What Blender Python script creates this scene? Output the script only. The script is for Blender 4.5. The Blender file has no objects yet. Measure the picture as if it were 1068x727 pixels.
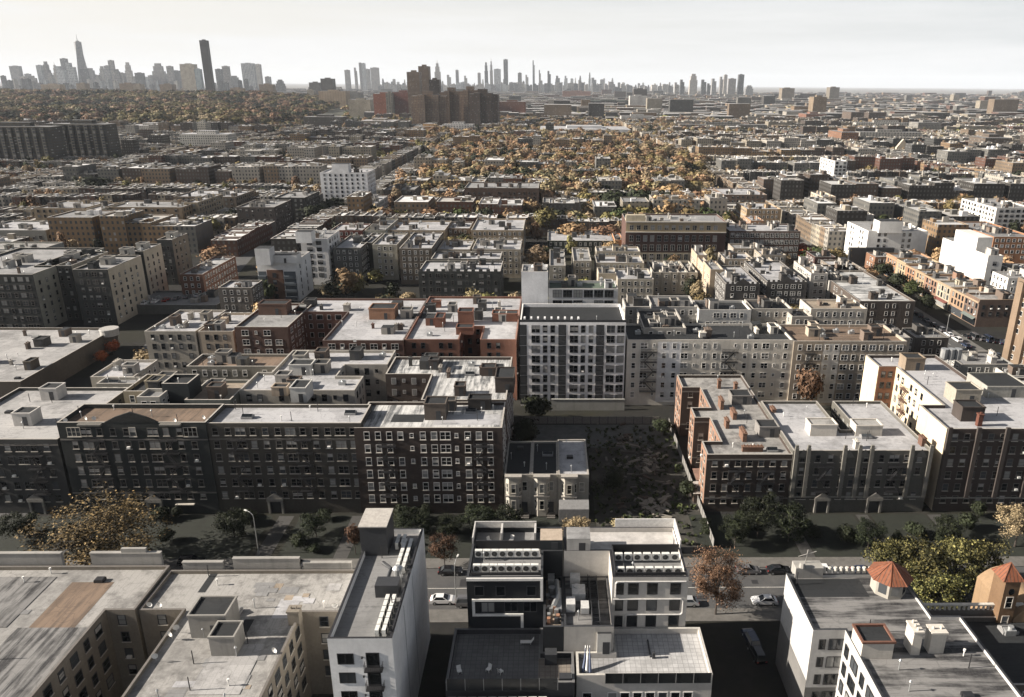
import bpy, math, random
import numpy as np
from mathutils import Matrix, Vector
random.seed(7); RNG = np.random.default_rng(11)
SC = bpy.context.scene
COL = bpy.data.collections.new('city'); SC.collection.children.link(COL)
R_ = math.radians

# ------------------------------------------------------------------ camera
F_, PX, PY, CAMH = 790.0, 588.0, 361.0, 88.7
PITCH, YAW, ROLL = R_(19.1), R_(-1.03), R_(0.42)
CAMM = Matrix.Translation((0, 0, CAMH)) @ Matrix.Rotation(YAW, 4, 'Z') @ Matrix.Rotation(R_(90) - PITCH, 4, 'X') @ Matrix.Rotation(ROLL, 4, 'Z')
CAMI = CAMM.inverted(); CR = CAMM.to_3x3()
def ray(x, y): return CR @ Vector(((x - PX) / F_, -(y - PY) / F_, -1.0))
def at(x, y, z=0.0):                      # point seen at photo pixel (x,y) on the horizontal plane z
    d = ray(x, y); t = (z - CAMH) / d.z
    return Vector((d.x * t, d.y * t, z))
def at_y(x, y, Y):                        # the same on the vertical plane Y
    d = ray(x, y); t = Y / d.y
    return Vector((d.x * t, Y, CAMH + d.z * t))
def proj(p):
    q = CAMI @ Vector(p)
    if q.z > -1e-3: return None
    return (PX + F_ * q.x / -q.z, PY - F_ * q.y / -q.z)
def depth(p): return -(CAMI @ Vector(p)).z

cd = bpy.data.cameras.new('camera'); cam = bpy.data.objects.new('camera', cd); COL.objects.link(cam)
cam.matrix_world = CAMM
cd.sensor_width = 36; cd.lens = F_ / 1068 * 36; cd.shift_x = (534 - PX) / 1068; cd.shift_y = (PY - 363.5) / 1068
cd.clip_start = 0.5; cd.clip_end = 80000
SC.camera = cam

# ------------------------------------------------------------------ materials
def nd(nt, t, **kw):
    n = nt.nodes.new(t)
    for k, v in kw.items():
        if k in ('operation', 'blend_type', 'data_type', 'noise_dimensions', 'feature', 'attribute_name'): setattr(n, k, v)
        else:
            n.inputs[k].default_value = v
    return n
def newmat(name):
    m = bpy.data.materials.new(name); m.use_nodes = True
    nt = m.node_tree; b = nt.nodes['Principled BSDF']
    return m, nt, b
def c4(c): return (c[0], c[1], c[2], 1)
def mixc(nt, fac, a, b, bt='MIX'):
    n = nt.nodes.new('ShaderNodeMix'); n.data_type = 'RGBA'; n.blend_type = bt
    for s, v in ((0, fac), (6, a), (7, b)):
        if hasattr(v, 'links') or isinstance(v, bpy.types.NodeSocket): nt.links.new(v, n.inputs[s])
        else: n.inputs[s].default_value = v if s == 0 else (v if len(v) == 4 else c4(v))
    return n.outputs[2]
def math_(nt, op, a, b=0.0, c=None):
    n = nt.nodes.new('ShaderNodeMath'); n.operation = op
    for i, v in enumerate((a, b) if c is None else (a, b, c)):
        if isinstance(v, bpy.types.NodeSocket): nt.links.new(v, n.inputs[i])
        else: n.inputs[i].default_value = v
    return n.outputs[0]
def ramp(nt, v, lo, hi):
    n = nt.nodes.new('ShaderNodeMapRange'); nt.links.new(v, n.inputs[0])
    n.inputs[1].default_value = lo; n.inputs[2].default_value = hi
    return n.outputs[0]
def position(nt, scale=(1, 1, 1), offset_random=False):
    g = nt.nodes.new('ShaderNodeNewGeometry'); mp = nt.nodes.new('ShaderNodeMapping')
    nt.links.new(g.outputs['Position'], mp.inputs[0]); mp.inputs['Scale'].default_value = scale
    return mp.outputs[0]
def noise(nt, vec, scale, detail=3.0, rough=.6):
    n = nt.nodes.new('ShaderNodeTexNoise'); nt.links.new(vec, n.inputs['Vector'])
    n.inputs['Scale'].default_value = scale; n.inputs['Detail'].default_value = detail; n.inputs['Roughness'].default_value = rough
    return n.outputs[0]

_WM = {}
def wall_mat(col, kind='brick'):
    key = (tuple(col), kind)
    if key in _WM: return _WM[key]
    m, nt, b = newmat('wall_' + kind); _WM[key] = m
    p = position(nt)
    big = noise(nt, p, .12, 4, .65); fine = noise(nt, p, 2.2, 3, .7)
    streak = noise(nt, position(nt, (1.3, 1.3, .12)), 1.0, 3, .6)
    c = mixc(nt, ramp(nt, big, .35, .7), [x * .78 for x in col], [min(1, x * 1.12) for x in col])
    k = .55 if kind == 'brick' else .3
    c = mixc(nt, math_(nt, 'MULTIPLY', ramp(nt, fine, .35, .7), k), c, [x * .62 for x in col])
    c = mixc(nt, math_(nt, 'MULTIPLY', ramp(nt, streak, .52, .78), .5 if kind != 'clean' else .3), c, [x * .5 + .01 for x in col])
    nt.links.new(c, b.inputs['Base Color']); b.inputs['Roughness'].default_value = .88
    b.inputs['Specular IOR Level'].default_value = .2
    return m
_FM = {}
def far_wall(col, sp=2.7, fh=3.05, wfrac=.42, hfrac=.5, glass=(.03, .035, .04)):
    key = (tuple(col), sp, fh, wfrac, hfrac)
    if sum(col) < .2 and glass == (.03, .035, .04): glass = (.075, .075, .072)
    if key in _FM: return _FM[key]
    m, nt, b = newmat('wall_with_windows'); _FM[key] = m
    uv = nt.nodes.new('ShaderNodeUVMap'); sx = nt.nodes.new('ShaderNodeSeparateXYZ'); nt.links.new(uv.outputs[0], sx.inputs[0])
    u = math_(nt, 'DIVIDE', sx.outputs[0], sp); v = math_(nt, 'DIVIDE', sx.outputs[1], fh)
    fu = math_(nt, 'FRACT', u); fv = math_(nt, 'FRACT', v)
    mu = math_(nt, 'LESS_THAN', math_(nt, 'ABSOLUTE', math_(nt, 'SUBTRACT', fu, .5)), wfrac / 2)
    mv = math_(nt, 'LESS_THAN', math_(nt, 'ABSOLUTE', math_(nt, 'SUBTRACT', fv, .55)), hfrac / 2)
    msk = math_(nt, 'MULTIPLY', mu, mv)
    cell = nt.nodes.new('ShaderNodeCombineXYZ')
    nt.links.new(math_(nt, 'FLOOR', u), cell.inputs[0]); nt.links.new(math_(nt, 'FLOOR', v), cell.inputs[1])
    wn = nt.nodes.new('ShaderNodeTexWhiteNoise'); nt.links.new(cell.outputs[0], wn.inputs[0])
    gl = mixc(nt, math_(nt, 'GREATER_THAN', wn.outputs[0], .88), glass, (.17, .17, .165))
    big = noise(nt, position(nt), .05, 4, .65)
    fine = noise(nt, position(nt), 1.2, 3, .7)
    oi = nt.nodes.new('ShaderNodeObjectInfo')
    c = mixc(nt, ramp(nt, big, .3, .7), [x * .7 for x in col], [min(1, x * 1.2) for x in col])
    c = mixc(nt, math_(nt, 'MULTIPLY', ramp(nt, fine, .4, .7), .4), c, [x * .55 for x in col])
    c = mixc(nt, math_(nt, 'MULTIPLY', oi.outputs['Random'], .45), c, [x * .5 for x in col])
    c = mixc(nt, msk, c, gl)
    nt.links.new(c, b.inputs['Base Color'])
    nt.links.new(math_(nt, 'SUBTRACT', .9, math_(nt, 'MULTIPLY', msk, .6)), b.inputs['Roughness'])
    b.inputs['Specular IOR Level'].default_value = .25
    return m
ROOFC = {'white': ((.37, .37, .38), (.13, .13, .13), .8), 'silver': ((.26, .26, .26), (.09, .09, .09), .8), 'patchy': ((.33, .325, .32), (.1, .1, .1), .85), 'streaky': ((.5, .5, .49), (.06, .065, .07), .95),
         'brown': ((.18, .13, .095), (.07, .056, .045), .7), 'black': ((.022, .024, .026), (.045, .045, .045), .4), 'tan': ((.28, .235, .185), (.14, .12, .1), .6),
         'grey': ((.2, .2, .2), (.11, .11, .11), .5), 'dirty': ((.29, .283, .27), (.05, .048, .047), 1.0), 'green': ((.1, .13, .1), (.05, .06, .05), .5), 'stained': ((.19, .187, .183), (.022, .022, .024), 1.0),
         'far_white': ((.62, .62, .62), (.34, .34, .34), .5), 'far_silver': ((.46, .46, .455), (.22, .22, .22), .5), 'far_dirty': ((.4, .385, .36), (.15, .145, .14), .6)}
_RM = {}
def roof_mat(kind, along='X'):
    key = (kind, along)
    if key in _RM: return _RM[key]
    m, nt, b = newmat('roof_' + kind); _RM[key] = m
    c0, c1, k = ROOFC[kind]
    p = position(nt); sv = position(nt, (.1, 1.1, 1) if along == 'X' else (1.1, .1, 1))
    big = noise(nt, p, .09, 5, .7); st = noise(nt, sv, .8, 4, .65); sp = noise(nt, p, .55, 5, .75); fine = noise(nt, p, 4, 3, .7)
    if kind in ('streaky', 'brown', 'stained'):
        f = ramp(nt, math_(nt, 'ADD', math_(nt, 'MULTIPLY', st, .65), math_(nt, 'MULTIPLY', big, .45)), .5, .62)
    else:
        f = ramp(nt, math_(nt, 'ADD', math_(nt, 'MULTIPLY', big, .6), math_(nt, 'MULTIPLY', sp, .42)), .48, .66)
    c = mixc(nt, math_(nt, 'MULTIPLY', f, k), c0, c1)
    c = mixc(nt, math_(nt, 'MULTIPLY', ramp(nt, sp, .58, .74), .6), c, [x * .45 for x in c0])
    pond = noise(nt, position(nt, (1, 1, 0)), .21, 2, .4)      # rings left by standing water
    c = mixc(nt, math_(nt, 'MULTIPLY', ramp(nt, math_(nt, 'ABSOLUTE', math_(nt, 'SUBTRACT', pond, .56)), .012, .0), .4), c, [x * .4 for x in c0])
    c = mixc(nt, math_(nt, 'MULTIPLY', ramp(nt, math_(nt, 'MULTIPLY', st, noise(nt, p, 1.6, 4, .7)), .3, .42), .55), c, [x * .3 for x in c0])
    vo = nt.nodes.new('ShaderNodeTexVoronoi'); vo.inputs['Scale'].default_value = .16; vo.distance = 'CHEBYCHEV'; nt.links.new(p, vo.inputs['Vector'])   # repaired sheets of felt
    sr = nt.nodes.new('ShaderNodeSeparateColor'); nt.links.new(vo.outputs['Color'], sr.inputs[0])
    c = mixc(nt, math_(nt, 'MULTIPLY', math_(nt, 'GREATER_THAN', sr.outputs[0], .68), .3), c, [x * .5 for x in c0])
    # seams of the roofing felt
    sx = nt.nodes.new('ShaderNodeSeparateXYZ'); nt.links.new(p, sx.inputs[0])
    fr = math_(nt, 'FRACT', math_(nt, 'DIVIDE', sx.outputs[1 if along == 'X' else 0], 1.05))
    c = mixc(nt, math_(nt, 'MULTIPLY', math_(nt, 'LESS_THAN', fr, .1), .35), c, [x * .55 for x in c0])
    c = mixc(nt, math_(nt, 'MULTIPLY', ramp(nt, fine, .4, .7), .3), c, [x * .6 for x in c0])
    nt.links.new(c, b.inputs['Base Color']); b.inputs['Roughness'].default_value = .8
    b.inputs['Specular IOR Level'].default_value = .25
    return m
_PM = {}
def plain(name, col, rough=.7, metal=0.0, var=.25, sc=2.0):
    key = (name, tuple(col))
    if key in _PM: return _PM[key]
    m, nt, b = newmat(name); _PM[key] = m
    n = noise(nt, position(nt), sc, 4, .7)
    c = mixc(nt, ramp(nt, n, .3, .7), [x * (1 - var) for x in col], [min(1, x * (1 + var * .5)) for x in col])
    nt.links.new(c, b.inputs['Base Color']); b.inputs['Roughness'].default_value = rough; b.inputs['Metallic'].default_value = metal
    return m
def glass_mat():
    m, nt, b = newmat('window_glass')
    oi = nt.nodes.new('ShaderNodeObjectInfo')
    r = nt.nodes.new('ShaderNodeValToRGB'); nt.links.new(oi.outputs['Random'], r.inputs[0])
    e = r.color_ramp.elements; e[0].color = (.008, .01, .012, 1); e[1].color = (.05, .055, .06, 1); e[1].position = .7
    x = e.new(.86); x.color = (.22, .22, .21, 1); r.color_ramp.interpolation = 'CONSTANT'
    nt.links.new(r.outputs[0], b.inputs['Base Color']); b.inputs['Roughness'].default_value = .12
    return m
GLASS = glass_mat()
WHITE = plain('white_paint', (.66, .65, .62), .6, 0, .15)
CREAM = plain('cream_paint', (.52, .48, .4), .7)
BLACKM = plain('black_metal', (.018, .018, .02), .5)
DARKM = plain('dark_cladding', (.028, .03, .034), .6)
GREYM = plain('grey_metal', (.3, .3, .3), .5, .3)
STEEL = plain('galvanised_metal', (.42, .43, .43), .42, .6)
STONE = plain('pale_stone', (.42, .39, .34), .85)
DSTONE = plain('dark_stone', (.12, .11, .1), .85)
COPING = plain('coping_stone', (.33, .31, .28), .85)
BRICKD = wall_mat((.085, .055, .045)); 
RUBBER = plain('rubber', (.012, .012, .012), .9)
REDTILE = None

# ------------------------------------------------------------------ mesh helpers
class MB:
    def __init__(s): s.v = []; s.f = []; s.m = []; s.uv = []
    def quad(s, a, b, c, d, mi=0, uv=None):
        i = len(s.v); s.v += [tuple(a), tuple(b), tuple(c), tuple(d)]; s.f.append((i, i + 1, i + 2, i + 3)); s.m.append(mi)
        s.uv += uv if uv else [(0, 0), (1, 0), (1, 1), (0, 1)]
    def ngon(s, pts, mi=0):
        i = len(s.v); s.v += [tuple(p) for p in pts]; s.f.append(tuple(range(i, i + len(pts)))); s.m.append(mi); s.uv += [(p[0], p[1]) for p in pts]
    def box(s, x0, x1, y0, y1, z0, z1, mi=0, top=None, bottom=True):
        if x0 > x1: x0, x1 = x1, x0
        if y0 > y1: y0, y1 = y1, y0
        p = [(x0, y0, z0), (x1, y0, z0), (x1, y1, z0), (x0, y1, z0), (x0, y0, z1), (x1, y0, z1), (x1, y1, z1), (x0, y1, z1)]
        def w(a, b, c, d, l): s.quad(p[a], p[b], p[c], p[d], mi, [(0, z0), (l, z0), (l, z1), (0, z1)])
        w(0, 1, 5, 4, x1 - x0); w(1, 2, 6, 5, y1 - y0); w(2, 3, 7, 6, x1 - x0); w(3, 0, 4, 7, y1 - y0)
        s.quad(p[4], p[5], p[6], p[7], mi if top is None else top)
        if bottom: s.quad(p[3], p[2], p[1], p[0], mi)
    def cyl(s, x, y, z0, z1, r0, r1=None, n=10, mi=0, cap=True):
        r1 = r0 if r1 is None else r1
        a = [(x + r0 * math.cos(2 * math.pi * k / n), y + r0 * math.sin(2 * math.pi * k / n), z0) for k in range(n)]
        b = [(x + r1 * math.cos(2 * math.pi * k / n), y + r1 * math.sin(2 * math.pi * k / n), z1) for k in range(n)]
        for k in range(n):
            j = (k + 1) % n; s.quad(a[k], a[j], b[j], b[k], mi)
        if cap: s.ngon(b, mi); s.ngon(a[::-1], mi)
    def tube(s, pts, rad, n=6, mi=0):
        rings = []
        for i, p in enumerate(pts):
            p = Vector(p); d = (Vector(pts[min(i + 1, len(pts) - 1)]) - Vector(pts[max(i - 1, 0)])).normalized()
            a = d.orthogonal().normalized(); b = d.cross(a); r = rad[i] if hasattr(rad, '__len__') else rad
            rings.append([tuple(p + a * r * math.cos(2 * math.pi * k / n) + b * r * math.sin(2 * math.pi * k / n)) for k in range(n)])
        for q, w in zip(rings, rings[1:]):
            for k in range(n):
                j = (k + 1) % n; s.quad(q[k], q[j], w[j], w[k], mi)
        s.ngon(rings[0][::-1], mi); s.ngon(rings[-1], mi)
    def bar(s, a, b, t, mi=0): s.tube([a, b], t, 4, mi)
    def mesh(s, name, mats, org=(0, 0, 0)):
        me = bpy.data.meshes.new(name)
        v = np.array(s.v, dtype=np.float32).reshape(-1, 3) - np.array(org, dtype=np.float32)
        me.from_pydata(v.tolist(), [], s.f)
        for m in (mats if isinstance(mats, (list, tuple)) else [mats]): me.materials.append(m)
        me.polygons.foreach_set('material_index', s.m)
        ul = me.uv_layers.new(name='UVMap'); ul.data.foreach_set('uv', np.array(s.uv, dtype=np.float32).ravel())
        me.update()
        return me
def link(name, data, parent=None, loc=(0, 0, 0), rz=0.0):
    o = bpy.data.objects.new(name, data); COL.objects.link(o)
    o.location = loc
    if rz: o.rotation_euler = (0, 0, rz)
    if parent is not None: o.parent = parent
    return o
LABELS = {}
def tag(o, label, cat, group=None):
    o['label'] = label; o['category'] = cat
    if group: o['group'] = group
    return o
def root(name, loc, label, cat, group=None, rz=0.0):
    o = link(name, None, None, loc, rz); o.empty_display_size = .5
    return tag(o, label, cat, group)
def part(name, mb, mats, parent, label=None):
    org = Vector(parent['org']) if 'org' in parent else parent.location
    o = link(name, mb.mesh(name, mats, org), parent)
    if label: o['label'] = label
    return o
def dup(r, loc, rz=None, label=None):
    n = r.copy(); COL.objects.link(n); n.location = loc
    if rz is not None: n.rotation_euler = (0, 0, rz)
    if label: n['label'] = label
    for ch in r.children:
        c = ch.copy(); COL.objects.link(c); c.parent = n
        for g in ch.children:
            d = g.copy(); COL.objects.link(d); d.parent = c
    return n

# ------------------------------------------------------------------ footprints
OCC = []     # occupied rectangles (x0,y0,x1,y1)
def occ(x0, y0, x1, y1, pad=0): OCC.append((min(x0, x1) - pad, min(y0, y1) - pad, max(x0, x1) + pad, max(y0, y1) + pad))
def free(x0, y0, x1, y1):
    for a, b, c, d in OCC:
        if x0 < c and x1 > a and y0 < d and y1 > b: return False
    return True
def snap(pts):        # axis-align a near-orthogonal polygon
    n = len(pts); p = [list(q) for q in pts]
    hor = [abs(pts[(i + 1) % n][0] - pts[i][0]) > abs(pts[(i + 1) % n][1] - pts[i][1]) for i in range(n)]
    for i in range(n):
        j = (i + 1) % n
        k = 1 if hor[i] else 0
        run = [i, j]; 
        m = (p[i][k] + p[j][k]) / 2; p[i][k] = p[j][k] = m
    for _ in range(8):
        for i in range(n):
            j = (i + 1) % n; k = 1 if hor[i] else 0
            m = (p[i][k] + p[j][k]) / 2; p[i][k] = p[j][k] = m
    a = sum(p[i][0] * p[(i + 1) % n][1] - p[(i + 1) % n][0] * p[i][1] for i in range(n))
    if a < 0: p = p[::-1]
    return [tuple(q) for q in p]
def poly_px(pts, z): return snap([tuple(at(x, y, z)[:2]) for x, y in pts])
def rect_px(xl, xr, yf, yb, z):
    xm = (xl + xr) / 2
    x0 = at(xl, yf, z).x; x1 = at(xr, yf, z).x; y0 = at(xm, yf, z).y; y1 = at(xm, yb, z).y
    return [(x0, y0), (x1, y0), (x1, y1), (x0, y1)]
def inset(p, d):
    n = len(p); out = []
    for i in range(n):
        a, b, c = Vector(p[i - 1]), Vector(p[i]), Vector(p[(i + 1) % n])
        e1 = (b - a).normalized(); e2 = (c - b).normalized()
        n1 = Vector((-e1.y, e1.x)); n2 = Vector((-e2.y, e2.x))
        k = n1 + n2
        if k.length < 1e-6: out.append(tuple(b + n1 * d)); continue
        k.normalize(); out.append(tuple(b + k * d / max(.3, k.dot(n1))))
    return out
# ------------------------------------------------------------------ windows and building parts (shared meshes)
_MC = {}
def cached(key, fn):
    if key not in _MC: _MC[key] = fn()
    return _MC[key]
def win_meshes(w, h, fm, style):
    def mk():
        a = MB(); t = .11; y = -.07
        for x0, x1, z0, z1 in ((-w/2-t, -w/2, -t, h+t), (w/2, w/2+t, -t, h+t), (-w/2, w/2, h, h+t), (-w/2, w/2, -t, 0)):
            a.box(x0, x1, y, .02, z0, z1)
        if style != 'fixed': a.box(-w/2, w/2, -.05, .02, h*.48, h*.48+.07)
        if w > 1.5:
            n = 1 if w < 2.4 else 2
            for k in range(n):
                xx = -w/2 + w*(k+1)/(n+1); a.box(xx-.06, xx+.06, -.06, .02, 0, h*.48); a.box(xx-.06, xx+.06, -.06, .02, h*.48+.07, h)
        p = MB(); p.quad((-w/2, -.025, 0), (w/2, -.025, 0), (w/2, -.025, h), (-w/2, -.025, h))
        bl = MB(); bl.quad((-w/2, -.035, h*.5), (w/2, -.035, h*.5), (w/2, -.035, h), (-w/2, -.035, h)); acm = MB(); acm.box(-.33, .33, -.42, -.03, .02, .45)
        s = MB(); s.box(-w/2-.2, w/2+.2, -.16, .02, -t-.13, -t-.003)
        one = MB(); one.v = a.v + []; one.f = a.f + []; one.m = a.m + []; one.uv = a.uv + []
        one.quad((-w/2, -.025, 0), (w/2, -.025, 0), (w/2, -.025, h), (-w/2, -.025, h), 1)
        return (a.mesh('window', fm), p.mesh('pane', GLASS), s.mesh('sill', STONE if fm is not BLACKM else DSTONE), one.mesh('window', [fm, GLASS]), bl.mesh('blind', BLIND), acm.mesh('window_unit', WHITE))
    return cached(('win', round(w, 2), round(h, 2), fm.name, style), mk)
NWIN = [0]; WR = random.Random(77); BLIND = plain('window_blind', (.3, .29, .27), .8, 0, .3, .9)
def put_window(rt, px_, py_, z, rz, w, h, fm, detail, style='sash'):
    fr, pn, sl, one, bl, acm = win_meshes(w, h, fm, style)
    org = rt.location
    loc = (px_ - org.x, py_ - org.y, z - org.z); NWIN[0] += 1
    if detail >= 2:
        o = link('window', fr, rt, loc, rz); link('pane', pn, o)
        if style != 'fixed': link('sill', sl, o)
    else: o = link('window', one, rt, loc, rz)
    t = WR.random()
    if t < .28 and style != 'fixed':
        b = link('blind', bl, o); b.scale = (1, 1, 1)
        if t < .1: b.location = (0, 0, -h*.25); b.scale = (1, 1, 1.25 if False else 1)
    elif t > .93 and style != 'fixed' and w < 1.5 and w > .8: link('window_unit', acm, o)
    return o
def fire_escape(rt, x, y, rz, floors, fh, z0, w=3.4, m=None):
    def mk():
        a = MB(); d = 1.05
        for k in range(1, floors):
            z = z0 + k * fh - .25
            for q in range(5): a.box(-w/2, w/2, -d + q*.21, -d + q*.21 + .17, z-.1, z)
            a.box(-w/2, w/2, -d, -d+.06, z+.88, z+.98); a.box(-w/2, w/2, -d, -d+.04, z+.45, z+.49)
            for q in range(13): xx = -w/2 + w*q/12; a.box(xx-.035, xx+.035, -d, -d+.03, z, z+.95)
            for xx in (-w/2, w/2-.04):
                a.box(xx, xx+.04, -d, -.02, z+.92, z+.97)
                a.box(xx, xx+.04, -d, -.02, z-.1, z-.04); a.bar((xx+.02, -d+.1, z-.08), (xx+.02, -.03, z-.8), .03)
            if k > 1:
                s = 1 if k % 2 else -1; b0 = (-s*w*.33, -d*.55, z-fh); b1 = (s*w*.28, -d*.55, z)
                for yy in (-d*.78, -d*.35):
                    a.bar((b0[0], yy, b0[2]), (b1[0], yy, b1[2]), .11)
                    a.bar((b0[0], yy, b0[2]+.85), (b1[0], yy, b1[2]+.85), .025)
                for q in range(9):
                    f = (q+.5)/9; xx = b0[0]+(b1[0]-b0[0])*f; zz = b0[2]+(b1[2]-b0[2])*f; a.box(xx-.1, xx+.1, -d*.78, -d*.35, zz-.02, zz+.02)
        return a.mesh('fire_escape', m or BLACKM)
    org = rt.location
    return link('fire_escape', cached(('fe', floors, fh, z0, w, (m or BLACKM).name), mk), rt, (x-org.x, y-org.y, -org.z), rz)
def bulkhead(rt, x, y, z, w, d, h, wm, door=True, rim=True, topm=None):
    org = rt.location; a = MB()
    a.box(-w/2, w/2, -d/2, d/2, 0, h, 0, 1, bottom=False)
    if rim:
        for x0, x1, y0, y1 in ((-w/2-.1, w/2+.1, -d/2-.1, -d/2+.15), (-w/2-.1, w/2+.1, d/2-.15, d/2+.1), (-w/2-.1, -w/2+.15, -d/2+.15, d/2-.15), (w/2-.15, w/2+.1, -d/2+.15, d/2-.15)):
            a.box(x0, x1, y0, y1, h+.003, h+.3, 0)
    o = link('stair_bulkhead', a.mesh('stair_bulkhead', [wm, topm or roof_mat('black')]), rt, (x-org.x, y-org.y, z-org.z))
    if door:
        def mk():
            b = MB(); b.box(-.5, .5, -.06, .02, 0, 2.05); return b.mesh('door', DARKM)
        link('door', cached('bdoor', mk), o, (w*.15, -d/2, .1))
    return o
def chimney(rt, x, y, z, w, d, h, wm):
    org = rt.location; a = MB(); a.box(-w/2, w/2, -d/2, d/2, 0, h, bottom=False); a.box(-w/2-.12, w/2+.12, -d/2-.12, d/2+.12, h+.003, h+.25)
    nn = max(1, int(max(w, d)/.7))
    for k in range(nn):
        t = (k+.5)/nn-.5; a.cyl(t*w if w > d else 0, t*d if d >= w else 0, h+.25, h+.65, .16, .13, 8)
    return link('chimney', a.mesh('chimney', wm), rt, (x-org.x, y-org.y, z-org.z))
def pipe_mesh(k):
    def mk():
        a = MB(); h = (.9, 1.5, 2.2)[k]
        a.cyl(0, 0, 0, h, .07, .07, 7)
        if k == 1: a.cyl(0, 0, h, h+.1, .2, .14, 8); a.cyl(0, 0, h+.1, h+.3, .14, .02, 8)
        if k == 0: a.cyl(0, 0, h-.05, h+.25, .17, .17, 8)
        return a.mesh('vent_pipe', (WHITE, STEEL, BLACKM)[k])
    return cached(('pipe', k), mk)
def hatch_mesh():
    def mk():
        a = MB(); a.box(-.7, .7, -.55, .55, 0, .45); a.box(-.62, .62, -.47, .47, .453, .55); return a.mesh('roof_hatch', BLACKM)
    return cached('hatch', mk)
def skylight_mesh():
    def mk():
        a = MB(); a.box(-1.2, 1.2, -.8, .8, 0, .5, 0)
        a.quad((-1.1, -.7, .5), (1.1, -.7, .5), (1.1, 0, .95), (-1.1, 0, .95), 1); a.quad((1.1, .7, .5), (-1.1, .7, .5), (-1.1, 0, .95), (1.1, 0, .95), 1)
        a.ngon([(1.1, -.7, .5), (1.1, .7, .5), (1.1, 0, .95)], 0); a.ngon([(-1.1, .7, .5), (-1.1, -.7, .5), (-1.1, 0, .95)], 0)
        return a.mesh('skylight', [GREYM, GLASS])
    return cached('skyl', mk)
def inside(p, poly):
    x, y = p; r = False; n = len(poly)
    for i in range(n):
        (x0, y0), (x1, y1) = poly[i], poly[i-1]
        if (y0 > y) != (y1 > y) and x < (x1-x0)*(y-y0)/(y1-y0)+x0: r = not r
    return r
def rand_in(poly, margin=1.2, rnd=random):
    q = inset(poly, margin); xs = [p[0] for p in poly]; ys = [p[1] for p in poly]
    for _ in range(60):
        p = (rnd.uniform(min(xs), max(xs)), rnd.uniform(min(ys), max(ys)))
        if inside(p, q): return p
    return None

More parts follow.
